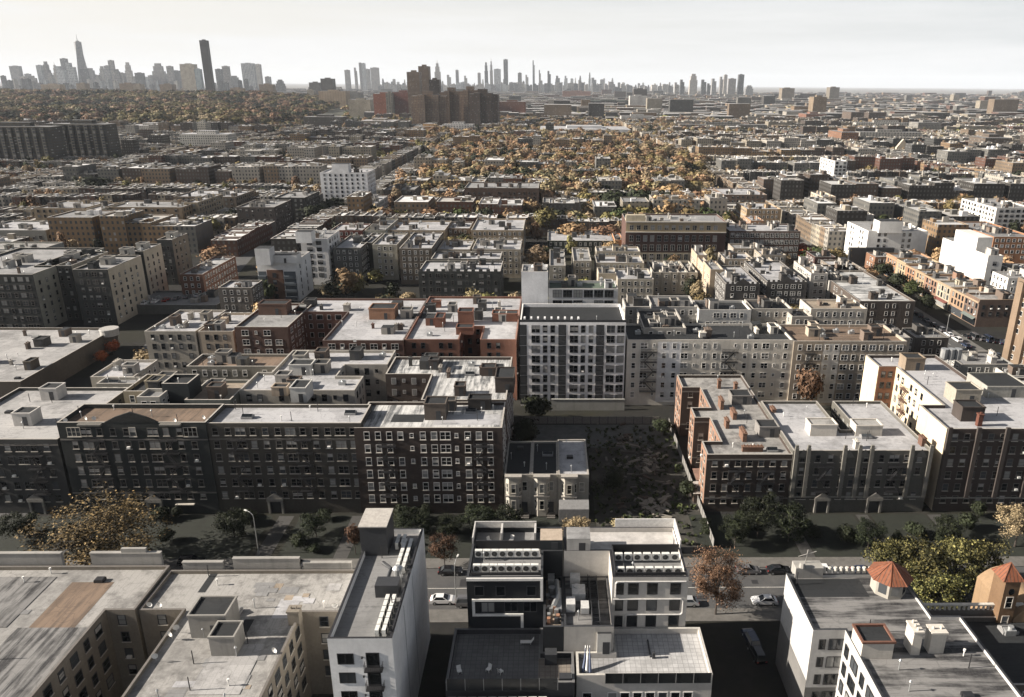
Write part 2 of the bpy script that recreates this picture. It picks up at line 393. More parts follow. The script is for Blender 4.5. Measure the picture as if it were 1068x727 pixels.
LAND = []    # (label phrase, object) landmarks for describing the far houses
HAND = []
def bld(label, poly, z, wall, roofk='silver', fl=5, fh=3.0, z0=None, pat=(1.1,), sp=2.7, wh=1.55, frame=None, cat='apartment building', name='apartment_building',
        group=None, par=.75, detail=1, kind='brick', corn=None, fe=(), bulk=(), chim=(), pipes=5, along='X', faces='auto', skip=(), base=None, band=(), capm=None, wincap=100, doors=(), style='sash', farw=False, hatches=1, clutter=True):
    """a building: wall + roof + windows + roof furniture, all children of one Empty at its base"""
    xs = [p[0] for p in poly]; ys = [p[1] for p in poly]
    cx, cy = (min(xs)+max(xs))/2, (min(ys)+max(ys))/2
    rt = root(name, (cx, cy, 0), label, cat, group)
    occ(min(xs), min(ys), max(xs), max(ys), 1.0)
    rnd = random.Random(hash((round(cx), round(cy))) & 0xffff)
    frame = frame or WHITE
    n = len(poly); inn = inset(poly, .35); zr = z - par
    wm = far_wall(wall, sp, fh) if farw else wall_mat(wall, kind)
    a = MB(); u = 0
    for i in range(n):
        p, q = poly[i], poly[(i+1) % n]; L = math.dist(p, q); ip, iq = inn[i], inn[(i+1) % n]
        a.quad((*p, -.3), (*q, -.3), (*q, z), (*p, z), 0, [(0, -.3), (L, -.3), (L, z), (0, z)])
        a.quad((*iq, zr), (*ip, zr), (*ip, z), (*iq, z), 0)
        a.quad((*p, z), (*q, z), (*iq, z), (*ip, z), 1)
    part('wall', a, [wm, capm or COPING], rt)
    b = MB(); b.ngon([(*p, zr) for p in inset(poly, .3)]); part('roof', b, roof_mat(roofk, along), rt)
    # cornice and bands on the faces towards the street
    zf = (z0 if z0 is not None else max(.6, z - par - fl*fh + .3))
    wins = []
    for i in range(n):
        p, q = poly[i], poly[(i+1) % n]; L = math.dist(p, q)
        ex, ey = (q[0]-p[0])/L, (q[1]-p[1])/L; nx, ny = ey, -ex
        mid = ((p[0]+q[0])/2, (p[1]+q[1])/2)
        vis = (-mid[0])*nx + (-mid[1])*ny > -8 if faces == 'auto' else (('S' in faces and ny < -.5) or ('E' in faces and nx > .5) or ('W' in faces and nx < -.5))
        if not vis or L < 2.2 or farw: continue
        rz = math.atan2(ey, ex)
        front = ny < -.5
        if corn and front:
            c = MB(); 
            c.box(p[0]-.1, q[0]+.1, p[1]-.45, p[1]-.004, z-.75, z-.2); c.box(p[0]-.1, q[0]+.1, p[1]-.62, p[1]-.004, z-.197, z-.02)
            k = 0
            while p[0]+.4+k*1.1 < q[0]-.3: c.box(p[0]+.4+k*1.1, p[0]+.65+k*1.1, p[1]-.38, p[1]-.004, z-1.15, z-.753); k += 1
            part('cornice', c, corn, rt)
        for bz, bh, bm in band:
            if front:
                c = MB(); c.box(p[0]+.02, q[0]-.02, p[1]-.09, p[1]-.004, bz, bz+bh); part('stone_band', c, bm, rt)
        nb = max(1, int((L-.8)/sp))
        s0 = (L - (nb-1)*sp)/2
        for r in range(fl):
            zz = zf + r*fh + .75
            if zz + wh > z - .5: continue
            for k in range(nb):
                w = pat[k % len(pat)]
                if w <= 0 or (i, r, k) in skip or rnd.random() < .03: continue
                if not front and k % 2 and L > 14 and w > 1.5: w = 1.0
                d = s0 + k*sp
                wins.append((math.hypot(mid[0], mid[1]), p[0]+ex*d, p[1]+ey*d, zz if w >= .8 else zz+.5, rz, w, wh if w >= .8 else .8))
    for s_ in fe:          # (distance from the left end of the front face in m, x-edge index or 'S')
        x, y, rz = s_[:3]; fire_escape(rt, x, y, rz, fl, fh, zf, *(s_[3:]))
    cap = 0
    wins.sort(key=lambda t: t[0])
    rest = []
    for wv in wins:
        if cap >= wincap: rest.append(wv); continue
        put_window(rt, wv[1], wv[2], wv[3], wv[4], wv[5], wv[6], frame, detail, style); cap += 1
    if rest:
        c = MB()
        for _, x, y, zz, rz, w, h in rest:
            e = Vector((math.cos(rz), math.sin(rz))); nrm = Vector((e.y, -e.x)); o = Vector((x, y)) + nrm*.05
            l, r = o - e*(w/2+.1), o + e*(w/2+.1); o2 = Vector((x, y)) + nrm*.07; l2, r2 = o2 - e*w/2, o2 + e*w/2
            c.quad((*l, zz-.1), (*r, zz-.1), (*r, zz+h+.1), (*l, zz+h+.1), 0); c.quad((*l2, zz), (*r2, zz), (*r2, zz+h), (*l2, zz+h), 1)
        o = part('window', c, [frame, GLASS], rt); o['kind'] = 'stuff'
    for t in bulk: bulkhead(rt, t[0], t[1], zr, t[2], t[3], t[4], t[5] if len(t) > 5 and t[5] else wm, *(t[6:]))
    area = abs(sum(poly[i-1][0]*poly[i][1]-poly[i][0]*poly[i-1][1] for i in range(n)))/2
    if not bulk and clutter and area > 60 and detail < 2:
        for k in range(min(11, 2+int(area/65))):
            p = rand_in(poly, 2.6, rnd)
            if not p: continue
            t = rnd.random(); cm = wall_mat(rnd.choice(((.3, .28, .25), (.14, .11, .09), (.08, .078, .075), (.4, .38, .35), wall)), 'plaster')
            if t < .35: bulkhead(rt, p[0], p[1], zr, rnd.uniform(2.2, 3.6), rnd.uniform(2.4, 4), rnd.uniform(2, 2.9), cm, True, rnd.random() < .6)
            elif t < .75: chimney(rt, p[0], p[1], zr, rnd.choice((.7, .8, 1.8)), rnd.choice((.7, 1.6, 2.6)), rnd.uniform(1.1, 2.2), cm)
            else: link('roof_vent_box', cached('rvb', lambda: (lambda a: (a.box(-.8, .8, -.6, .6, 0, .9), a.cyl(.2, 0, .9, 1.3, .4, .4, 10), a)[2])(MB()).mesh('roof_vent_box', STEEL)), rt, (p[0]-cx, p[1]-cy, zr))
    for t in chim: chimney(rt, t[0], t[1], zr, t[2], t[3], t[4], t[5] if len(t) > 5 else wm)
    for k in range(pipes):
        p = rand_in(poly, 1.0, rnd)
        if p: link('vent_pipe', pipe_mesh(rnd.choice((0, 1, 1, 2, 2))), rt, (p[0]-cx, p[1]-cy, zr))
    for k in range(hatches):
        p = rand_in(poly, 2.2, rnd)
        if p: link('roof_hatch' if rnd.random() < .6 else 'skylight', hatch_mesh() if rnd.random() < .6 else skylight_mesh(), rt, (p[0]-cx, p[1]-cy, zr))
    HAND.append((rt, z)); rt['z_top'] = z
    return rt
def P(x, y, z): v = at(x, y, z); return (v.x, v.y)

# ------------------------------------------------------------------ trees
LEAFC = {}
def leaf_mat(name, dark, light):
    LEAFC.setdefault(name, (dark, light))
    m, nt, b = newmat(name)
    g = nt.nodes.new('ShaderNodeNewGeometry'); oi = nt.nodes.new('ShaderNodeObjectInfo')
    rp = nt.nodes.new('ShaderNodeValToRGB'); nt.links.new(g.outputs['Random Per Island'], rp.inputs[0]); e = rp.color_ramp.elements
    e[0].color = c4([x*.55 for x in dark]); e[1].color = c4(light); e[1].position = .9
    for ps, cc in ((.3, dark), (.6, [(a+b)*.5 for a, b in zip(dark, light)]), (.97, [min(1, x*1.25) for x in light])): x_ = e.new(ps); x_.color = c4(cc)
    c = rp.outputs[0]
    big = noise(nt, position(nt), .22, 2, .5)
    c = mixc(nt, ramp(nt, big, .35, .65), c, mixc(nt, .6, c, [x*.5 for x in dark]))
    h = nt.nodes.new('ShaderNodeHueSaturation'); nt.links.new(c, h.inputs['Color'])
    nt.links.new(math_(nt, 'ADD', .485, math_(nt, 'MULTIPLY', oi.outputs['Random'], .03)), h.inputs['Hue'])
    nt.links.new(math_(nt, 'ADD', .7, math_(nt, 'MULTIPLY', oi.outputs['Random'], .6)), h.inputs['Value'])
    nt.links.new(h.outputs[0], b.inputs['Base Color']); b.inputs['Roughness'].default_value = .7; b.inputs['Specular IOR Level'].default_value = .15
    return m
LEAF = {'orange': leaf_mat('leaves_orange', (.13, .085, .05), (.44, .285, .16)), 'tan': leaf_mat('leaves_tan', (.13, .1, .06), (.43, .33, .2)),
        'olive': leaf_mat('leaves_olive', (.055, .055, .022), (.3, .23, .1)), 'yellow': leaf_mat('leaves_yellow', (.15, .128, .07), (.43, .36, .2)),
        'green': leaf_mat('leaves_green', (.018, .028, .01), (.07, .085, .03)), 'dark': leaf_mat('leaves_dark', (.01, .014, .008), (.035, .042, .02)),
        'yellowgreen': leaf_mat('leaves_yellow_green', (.06, .068, .022), (.29, .26, .1)), 'red': leaf_mat('leaves_red', (.2, .04, .015), (.42, .12, .04)),
        'moss': leaf_mat('leaves_moss', (.032, .034, .013), (.21, .19, .07)), 'umber': leaf_mat('leaves_umber', (.03, .024, .014), (.24, .16, .075)), 'brown': leaf_mat('leaves_brown', (.075, .048, .03), (.21, .13, .075))}
LEAFF = {}      # calmer leaves for the far crowns: one colour per crown, little change from leaf to leaf
for k_, m_ in LEAF.items():
    d_, l_ = LEAFC[m_.name.split('.')[0]]; mid_ = [a*.35+b*.65 for a, b in zip(d_, l_)]
    LEAFF[k_] = leaf_mat(m_.name+'_far', [v*.8 for v in mid_], [v*1.08 for v in mid_])
BARK = plain('bark', (.045, .036, .03), .9, 0, .4, 3)
def crown_arrays(rng, n, size, clumps, shape):
    """leaf quads of one crown: centre heights 0..2, radius about 1"""
    C = []
    while len(C) < clumps:
        p = rng.uniform(-1, 1, 3)
        if shape == 'broad':
            if (p[0]**2+p[1]**2+p[2]**2) < 1 and (p**2).sum() > .12: C.append((p[0], p[1], 1+p[2]*.78+.1*rng.normal()))
        elif shape == 'vase':
            t = rng.uniform(0, 1); r = .25+.7*t; a = rng.uniform(0, 6.283); C.append((math.cos(a)*r*rng.uniform(.2, 1), math.sin(a)*r*rng.uniform(.2, 1), .35+1.5*t-.3*r*r))
        else:
            t = rng.uniform(0, 1)**1.3; r = (1-t)*.75+.1; a = rng.uniform(0, 6.283); C.append((math.cos(a)*r*rng.uniform(.3, 1), math.sin(a)*r*rng.uniform(.3, 1), .15+1.75*t))
    C = np.array(C); rad = rng.uniform(.17, .4, clumps)
    if n <= 1500: C = (C-[0, 0, 1])*(np.array([.6, .6, .7]) if n > 500 else np.array([.46, .46, .5]))+[0, 0, 1.0]; rad = rng.uniform(.36, .56, clumps)*(1 if n > 500 else 1.22)
    k = rng.integers(0, clumps, n); d = rng.normal(size=(n, 3)); d /= np.linalg.norm(d, axis=1)[:, None]
    rr = rad[k] * rng.uniform(.25, 1, n)**.5 * (1+.25*rng.normal(size=n))
    pos = C[k] + d*rr[:, None]*np.array([1, 1, .8])
    a = rng.normal(size=(n, 3)); a /= np.linalg.norm(a, axis=1)[:, None]
    out = pos-np.array([0, 0, .75]); out /= np.linalg.norm(out, axis=1)[:, None]
    nrm = d*.75+out*.65+rng.normal(size=(n, 3))*(.38 if n <= 1500 else .95); nrm /= np.linalg.norm(nrm, axis=1)[:, None]
    a = np.cross(nrm, a); a /= np.linalg.norm(a, axis=1)[:, None]; b = np.cross(nrm, a)
    s = (size*rng.uniform(.6, 1.3, n))[:, None]
    v = np.stack([pos-a*s-b*s*.55, pos+a*s-b*s*.55, pos+a*s*.8+b*s*.6, pos-a*s*.8+b*s*.6], 1)
    return v, C, rad
def quads_mesh(name, v, mats, midx=None):
    v = v.reshape(-1, 3); nq = len(v)//4
    me = bpy.data.meshes.new(name); me.vertices.add(len(v)); me.vertices.foreach_set('co', v.astype(np.float32).ravel())
    me.loops.add(len(v)); me.loops.foreach_set('vertex_index', np.arange(len(v), dtype=np.int32))
    me.polygons.add(nq); me.polygons.foreach_set('loop_start', np.arange(0, len(v), 4, dtype=np.int32)); me.polygons.foreach_set('loop_total', np.full(nq, 4, dtype=np.int32))
    for m in mats: me.materials.append(m)
    if midx is not None: me.polygons.foreach_set('material_index', midx.astype(np.int32))
    me.update(); me.validate(); return me
_CR = {}
def tree_meshes(q, shape, var, leaf):
    """q: leaf count class"""
    key = (q, shape, var)
    if key not in _CR:
        rng = np.random.default_rng(hash(key[1])%1000 if False else (sum(map(ord, shape))*7+var*31+q))
        v, C, rad = crown_arrays(rng, q, {14000: .02, 6000: .034, 1500: .09, 500: .155}[q], {14000: 46, 6000: 34, 1500: 22, 500: 14}[q], shape)
        t = MB(); nl = 9 if q >= 6000 else 5
        t.tube([(0, 0, -.75), (.015, 0, -.2), (0, .02, .3), (.03, .01, .9)], [.065, .05, .042, .02], 7)
        for j in range(nl):
            c = C[(j*3) % len(C)]; z0 = .0+.5*j/nl
            t.tube([(0, .01, z0), (c[0]*.45, c[1]*.45, z0*.4+c[2]*.55), tuple(c)], [.03, .02, .008], 5)
        _CR[key] = (v, t)
    v, t = _CR[key]
    k2 = key + (leaf,)
    if k2 not in _CR: _CR[k2] = (quads_mesh('crown', v, [(LEAF if q >= 6000 else LEAFF)[leaf]]), _CR.setdefault(key + ('trunk',), t.mesh('trunk', BARK)))
    return _CR[k2]
NT = [0]
def tree(x, y, h, r, leaf, label, q=1500, shape='broad', var=None, group=None, trunk=.28):
    """h total height, r crown radius; crown spans from h*trunk to h"""
    var = NT[0] % 3 if var is None else var; NT[0] += 1
    cr, tk = tree_meshes(q, shape, var, leaf)
    rt = root('tree', (x, y, 0), label, 'tree', group, random.uniform(0, 6.28))
    ch = h*(1-trunk)/1.9; z0 = h*trunk - .1*ch
    c = link('crown', cr, rt, (0, 0, z0)); c.scale = (r, r, ch)
    t = link('trunk', tk, rt, (0, 0, z0)); t.scale = (r*.75 if r < h*.5 else h*.4, r*.75 if r < h*.5 else h*.4, max(ch, z0/.74))
    return rt
# ------------------------------------------------------------------ the foreground blocks, building by building
TANW = (.21, .187, .155); GREYW = (.27, .26, .24); DBRICK = (.075, .055, .045); DGREY = (.06, .06, .058); BRICK = (.17, .1, .075); RBRICK = (.24, .085, .05)
CREAMW = (.56, .5, .4); WHITEW = (.82, .82, .81); BEIGE = (.42, .38, .32); OCHRE = (.4, .24, .12)
def rb(label, r, z, wall, roofk='silver', **kw): return bld(label, rect_px(*r, z), z, wall, roofk, **kw)
def pb(label, pts, z, wall, roofk='silver', **kw): return bld(label, poly_px(pts, z), z, wall, roofk, **kw)

# A: tan apartment houses with courts, bottom left
zA = 15.5
A1 = pb('tan walk-up with streaked roof and one deep court, at the bottom left', [(-110, 590), (175, 590), (142, 636), (112, 636), (15, 745), (-190, 745)], zA, TANW, 'dirty', fl=4, detail=2, pat=(1.0, 1.4), sp=2.9, frame=DARKM, pipes=9, par=.6, along='Y', capm=DSTONE)
def rear_parapet(rt, xl, xr, y, z0, h, th=.5, m=None, step=None):
    a, b = at(xl, y, z0), at(xr, y, z0); q = MB(); q.box(a.x, b.x, a.y+.3, a.y+.3+th, z0-.6, z0+h, 0)
    q.box(a.x-.05, b.x+.05, a.y+.22, a.y+.38+th, z0+h+.003, z0+h+.15, 0)
    if step: q.box(a.x+(b.x-a.x)*step[0], a.x+(b.x-a.x)*step[1], a.y+.31, a.y+.29+th, z0+h+.155, z0+h+step[2], 0)
    return part('parapet_wall', q, m or wall_mat((.3, .29, .27), 'plaster'), rt)
rear_parapet(A1, -60, 64, 590, zA, 1.9); rear_parapet(A1, 95, 168, 590, zA, 2.0, step=(.45, .8, .9))
A2 = pb('tan walk-up with pale patched roof and two courts, left of the white block', [(178, 594), (384, 594), (351, 638), (313, 638), (266, 745), (116, 745), (188, 636), (144, 636)], zA-.3, TANW, 'dirty', fl=4, detail=2, pat=(1.1, 1.1, 1.5), sp=2.8, frame=DARKM, pipes=15, par=.55, capm=DSTONE, along='Y')
rear_parapet(A2, 190, 232, 594, zA-.3, 1.0); rear_parapet(A2, 243, 312, 594, zA-.3, 1.7); rear_parapet(A2, 316, 366, 594, zA-.3, .9)
x, y = P(222, 634, zA+2.6); bulkhead(A2, x, y, zA-.85, 5.2, 4.2, 3.6, wall_mat(GREYW, 'plaster'))
x, y = P(233, 645, zA+2.2); bulkhead(A2, x+1.3, y-2.4, zA-.85, 3.4, 3.2, 3.0, wall_mat(GREYW, 'plaster'), False)
x, y = P(305, 650, zA); chimney(A2, x, y+1.2, zA-.85, 1.6, 1.4, 2.2, wall_mat(TANW))
for n, (xa, ya, xb, yb) in enumerate(((206, 597, 236, 618), (238, 646, 274, 677))):   # dark rectangles laid flat on the roof
    p0, p1 = at(xa, yb, zA-.85), at(xb, ya, zA-.85); q = MB(); q.quad((p0.x, p0.y, zA-.83), (p1.x-1.2, p0.y, zA-.83), (p1.x-1.2, p1.y, zA-.83), (p0.x, p1.y, zA-.83)); part('roof_patch', q, roof_mat('black'), A2)
p0, p1 = at(28, 652, zA), at(62, 604, zA); q = MB(); q.quad((p0.x, p0.y, zA-.58), (p0.x+6.5, p0.y, zA-.58), (p0.x+6.5, p1.y, zA-.58), (p0.x, p1.y, zA-.58)); part('roof_patch', q, roof_mat('brown', 'Y'), A1)
p0 = at(282, 640, zA); q = MB(); q.quad((p0.x, p0.y, zA-.825), (p0.x+3, p0.y, zA-.825), (p0.x+3, p0.y+4.4, zA-.825), (p0.x, p0.y+4.4, zA-.825)); part('roof_patch', q, roof_mat('white'), A2)
prnd = random.Random(31)
for rt_, poly_, zz_ in ((A1, poly_px([(-60, 600), (165, 600), (138, 634), (100, 640), (40, 715), (-150, 715)], zA), zA-.58), (A2, poly_px([(240, 600), (372, 600), (350, 632), (240, 632)], zA-.3), zA-.825), (A2, poly_px([(205, 655), (296, 655), (262, 735), (140, 735)], zA-.3), zA-.825)):
    for k in range(12):          # felt repairs of different age
        p_ = rand_in(poly_, 1.6, prnd)
        if p_: w_, d_ = prnd.uniform(.8, 3.2), prnd.uniform(.6, 2.6); q = MB(); q.quad((p_[0]-w_/2, p_[1]-d_/2, zz_+.004*k), (p_[0]+w_/2, p_[1]-d_/2, zz_+.004*k), (p_[0]+w_/2, p_[1]+d_/2, zz_+.004*k), (p_[0]-w_/2, p_[1]+d_/2, zz_+.004*k)); part('roof_patch', q, roof_mat(prnd.choice(('grey', 'silver', 'white', 'tan', 'patchy', 'grey')), prnd.choice('XY')), rt_)
for xa, ya, xb, yb, kd in ((-70, 655, 6, 602, 'stained'), (-60, 735, 28, 655, 'stained')):
    p0, p1 = at(xa, yb, zA-.58) if False else at(xa, max(ya, yb), zA-.58), at(xb, min(ya, yb), zA-.58); q = MB(); w_ = at(xb, max(ya, yb), zA-.58).x; q.quad((p0.x, p0.y, zA-.525), (w_, p0.y, zA-.525), (w_, p1.y, zA-.525), (p0.x, p1.y, zA-.525)); part('roof_patch', q, roof_mat(kd, 'Y'), A1)
p0, p1 = at(196, 725, zA-.85), at(288, 672, zA-.85); q = MB(); q.quad((p0.x, p0.y, zA-.776), (p0.x+6.5, p0.y, zA-.776), (p0.x+6.5, p1.y, zA-.776), (p0.x, p1.y, zA-.776)); part('roof_patch', q, roof_mat('patchy', 'Y'), A2)
# satellite dishes
def dish_mesh():
    def mk():
        a = MB(); a.cyl(0, 0, 0, .9, .04, .04, 6, 1)
        ring = [[(math.cos(t*math.pi/5)*r, -.1-.35*(r/.45)**2*.45+.0, .95+math.sin(t*math.pi/5)*r) for t in range(10)] for r in (.01, .25, .45)]
        for q, w in zip(ring, ring[1:]):
            for k in range(10): a.quad(q[k], q[(k+1) % 10], w[(k+1) % 10], w[k], 0)
        a.bar((0, -.1, .6), (0, -.55, .95), .02, 1)
        return a.mesh('satellite_dish', [WHITE, STEEL])
    return cached('dish', mk)
def dish(x, y, z, label, rz): tag(link('satellite_dish', dish_mesh(), None, (x, y, z), rz), label, 'satellite dish')
for n, (px_, py_, z, lab) in enumerate(((156, 633, 15.4, 'white dish on the court edge of the tan walk-up, nearer the grey bulkhead'), (167, 633, 15.4, 'white dish on the court edge of the tan walk-up, farther from the bulkhead'),
        (183, 657, 15.4, 'uppermost dish along the roof edge beside the deep court'), (178, 664, 15.4, 'middle dish along the roof edge beside the deep court'), (161, 687, 15.4, 'lowest dish along the roof edge beside the deep court'),
        (349, 634, 15.4, 'white dish on tan roof against the white block'), (287, 681, 15.4, 'white dish on the tan wing left of the white block'),
        (68, 440, 21.6, 'left dish of three on the gabled dark block'), (90, 438, 21.6, 'middle dish of three on the gabled dark block'), (98, 438, 21.6, 'right dish of three on the gabled dark block'),
        (183, 440, 21.6, 'lone white dish right of the gable on the dark block'), (213, 437, 21.6, 'white dish at the right corner of the gabled dark block'))):
    p = at(px_, py_, z); dish(p.x, p.y+.3, z-.55, lab, random.uniform(-.5, .9))

# C: tall white block with the black stair tower
zC = 21.4; cx0 = -28.6; cx1 = -20.3; cy0 = 79.8; cy1 = 105.3
C = bld('narrow white rendered block with black stair tower on its roof', [(cx0, cy0), (cx1, cy0), (cx1, cy1), (cx0, cy1)], zC, WHITEW, 'grey', fl=6, fh=3.05, detail=2, kind='clean', pat=(0,), sp=30, capm=BLACKM, par=.9, pipes=2, along='X', hatches=0)
for k in range(6):
    z = 1.6+3.05*k; put_window(C, cx0+2.1, cy0, z+.6, 0, 1.9, 1.5, BLACKM, 2, 'fixed'); put_window(C, cx0+5.6, cy0, z+.1, 0, 1.5, 2.1, BLACKM, 2, 'fixed')
    q = MB(); q.box(cx0+4.55, cx0+6.9, cy0-.9, cy0-.004, z-.15, z-.02, 0)
    for j in range(9): q.box(cx0+4.58+j*.28, cx0+4.61+j*.28, cy0-.9, cy0-.87, z, z+.95)
    q.box(cx0+4.55, cx0+6.9, cy0-.92, cy0-.86, z+.95, z+1.0)
    for xx in (cx0+4.55, cx0+6.86): q.box(xx, xx+.04, cy0-.86, cy0-.01, z+.95, z+1.0); [q.box(xx, xx+.03, cy0-.8+t*.2, cy0-.77+t*.2, z, z+.95) for t in range(4)]
    part('balcony', q, BLACKM, C)
    q = MB(); q.cyl(cx0+4.25, cy0-.12, z+1.5, z+1.75, .12, .12, 8); part('wall_lamp', q, BLACKM, C)
x, y = P(383, 562, zC+4.3)
q = MB(); q.box(x-2.0, x+2.0, cy1-6.2, cy1-1.2, zC-.9, zC+4.1, 0); q.box(x-2.15, x+2.15, cy1-6.35, cy1-1.05, zC+4.103, zC+4.3, 1); o = part('stair_tower', q, [DARKM, plain('tower_cap', (.36, .34, .31), .8)], C)
q = MB(); q.box(x-1.3, x-.5, cy1-6.26, cy1-6.203, zC+2.0, zC+2.8); part('window', q, WHITE, o)
for (yy, w) in ((cy0+1.2, 3.6), (cy0+15.0, 5)):
    q = MB(); q.box(cx1-.25, cx1-.02, yy, yy+8.5, zC+.003, zC+.55, 0); part('roof_screen', q, BLACKM, C)
q = MB(); q.cyl(cx1-1.7, cy0+13, zC-.9, zC+1.4, .55, .55, 12); q.cyl(cx1-1.7, cy0+13, zC+1.4, zC+1.8, .75, .3, 12); part('exhaust_fan', q, STEEL, C)
q = MB(); q.box(cx1-4.2, cx1-1.0, cy0+9.3, cy0+11.4, zC-.9, zC+1.1); q.tube([(cx1-3, cy0+11.4, zC+.2), (cx1-3, cy0+14.5, zC+.2), (cx1-4.5, cy0+16, zC+.2)], .28, 8); part('duct_unit', q, DARKM, C)
q = MB(); q.box(cx1+.004, cx1+.03, cy0+7.6, cy0+7.75, .2, zC-1, 0); q.box(cx1+.004, cx1+.03, cy0+14.4, cy0+14.52, .2, zC-1, 0); part('wall_joint', q, GREYM, C)

# condensers: one model, copied
def ac_proto():
    r = link('air_conditioner', None); 
    a = MB(); a.box(-.56, .56, -.25, .25, .12, 1.3, 0); a.box(-.5, -.36, -.25, .25, 0, .118, 1); a.box(.36, .5, -.25, .25, 0, .118, 1)
    link('casing', a.mesh('casing', [plain('condenser_white', (.6, .6, .57), .55), BLACKM]), r)
    g = MB(); n = 16
    for k in range(n):
        t0, t1 = 2*math.pi*k/n, 2*math.pi*(k+1)/n
        g.quad((-.06+.08*math.cos(t0), -.265, .72+.08*math.sin(t0)), (-.06+.44*math.cos(t0), -.265, .72+.44*math.sin(t0)), (-.06+.44*math.cos(t1), -.265, .72+.44*math.sin(t1)), (-.06+.08*math.cos(t1), -.265, .72+.08*math.sin(t1)))
    g.ngon([(-.06+.07*math.cos(2*math.pi*k/n), -.27, .72+.07*math.sin(2*math.pi*k/n)) for k in range(n)][::-1])
    link('fan_grille', g.mesh('fan_grille', plain('fan_dark', (.04, .04, .04), .6)), r)
    return r
ACP = ac_proto(); AC_N = 0
def ac(x, y, z, rz, label, group):
    global AC_N
    o = ACP if AC_N == 0 else dup(ACP, (0, 0, 0)); AC_N += 1
    o.location = (x, y, z); o.rotation_euler = (0, 0, rz); o['label'] = label; o['category'] = 'air conditioner'; o['group'] = group
    return o
for i in range(6):
    ac(cx1-1.3, cy0+1.6+i*1.25, zC-.9, R_(90), 'condenser in the front row of pairs on the white block roof', 'front condensers on the white block')
    ac(cx1-2.2, cy0+1.6+i*1.25, zC-.9, R_(90), 'condenser in the front row of pairs on the white block roof', 'front condensers on the white block')
for i in range(6):
    ac(cx1-1.3, cy0+15.2+i*1.25, zC-.9, R_(90), 'condenser in the middle row of pairs on the white block roof', 'middle condensers on the white block')
    ac(cx1-2.2, cy0+15.2+i*1.25, zC-.9, R_(90), 'condenser in the middle row of pairs on the white block roof', 'middle condensers on the white block')
for i in range(4): ac(cx0+4.9+(i % 2)*.9, cy1-4.2+(i//2)*1.3, zC-.9, R_(90), 'condenser beside the black stair tower', 'condensers beside the stair tower')

# D: black-clad block and its terrace; E: its pale twin; a lower deck with plant between them
zD = 21.0; zT = 12.2; zS = 16.4; FY = 92.9
D = bld('black clad block with white ribbon trim and terrace below', [(-12.2, FY), (-1.1, FY), (-1.1, 99.5), (1.9, 99.5), (1.9, 106.2), (-12.2, 106.2)], zD, (.022, .024, .027), 'grey', fl=1, detail=2, kind='clean', pat=(0,), sp=40, capm=DARKM, par=.8, pipes=2, hatches=0)
q = MB()
def rib(x0, x1, z0, z1): q.box(x0, x1, FY-.22, FY-.004, z0, z1)
rib(-12.2, -1.1, 20.55, 21.0); rib(-1.5, -1.1, 17.0, 20.547); rib(-11.5, -1.503, 17.0, 17.35); rib(-11.5, -11.1, 14.4, 16.997); rib(-11.097, -4.0, 14.4, 14.75); rib(-4.4, -4.0, 12.3, 14.397)
part('ribbon_trim', q, WHITE, D)
for xx in (-10.4, -7.3, -2.8): put_window(D, xx, FY, 17.95, 0, 1.2, 1.5, DARKM, 2, 'fixed')
for xx in (-9.2, -5.8, -3): put_window(D, xx, FY, 15.1, 0, 1.8, 1.6, DARKM, 2, 'fixed')
q = MB(); q.box(-12.2, -2.3, 106.0, 106.18, zD+.004, zD+1.1); q.box(-12.2, -12.0, 101.5, 105.99, zD+.004, zD+1.1); q.box(-7.9, -7.6, 103, 105.9, zD-.8, zD+.9); q.box(-2.6, -2.3, 103, 105.9, zD-.8, zD+.9)
part('roof_railing', q, plain('rail_pale', (.45, .44, .42), .6), D)
q = MB(); q.box(-11.6, -1.4, 101.2, 101.4, zD-.8, zD+.7); q.box(-11.6, -1.4, FY+.5, FY+.6, zD+.004, zD+.5); part('roof_screen', q, BLACKM, D)
for r in range(2):
    for i in range(8): ac(-10.9+i*1.22, 95.4+r*3.2, zD-.8+r*.35, 0, ('condenser in the front' if r == 0 else 'condenser in the rear') + ' row on the black clad block', ('front' if r == 0 else 'rear') + ' condensers on the black block')
bulkhead(D, .1, 101.4, zD-.8, 3.4, 3.2, 2.5, wall_mat((.03, .034, .037), 'clean'), True, False, plain('deck_tan2', (.34, .28, .22), .8))
S1 = bld('tan plant deck strip crowded with ducts, between the twin blocks', [(-1.05, 87.9), (1.85, 87.9), (1.85, 99.45), (-1.05, 99.45)], zS, (.022, .024, .027), 'tan', fl=1, pat=(0,), sp=40, kind='clean', par=.5, pipes=0, hatches=0, detail=2, capm=DARKM, name='plant_deck', cat='plant deck')
q = MB(); q.box(-.4, .6, 97, 98.6, zS-.5, zS+1.2); q.cyl(.2, 95.8, zS-.5, zS+.8, .55, .5, 12); q.box(.7, 1.6, 91, 96, zS-.5, zS+.5); q.tube([(.9, 97.5, zS+.6), (1.1, 94, zS+.7), (.4, 91.5, zS+.6)], .38, 8); part('ventilation_unit', q, STEEL, S1)
q = MB()
for k in range(26): a0 = random.uniform(-.5, 1.4); b0 = random.uniform(88.8, 96); q.box(a0-.22, a0+.26, b0-.26, b0+.26, zS-.5, zS-.5+random.uniform(.3, 1.2), k % 3)
part('roof_plant', q, [STEEL, DARKM, plain('orange_pipe', (.3, .16, .1), .6)], S1)
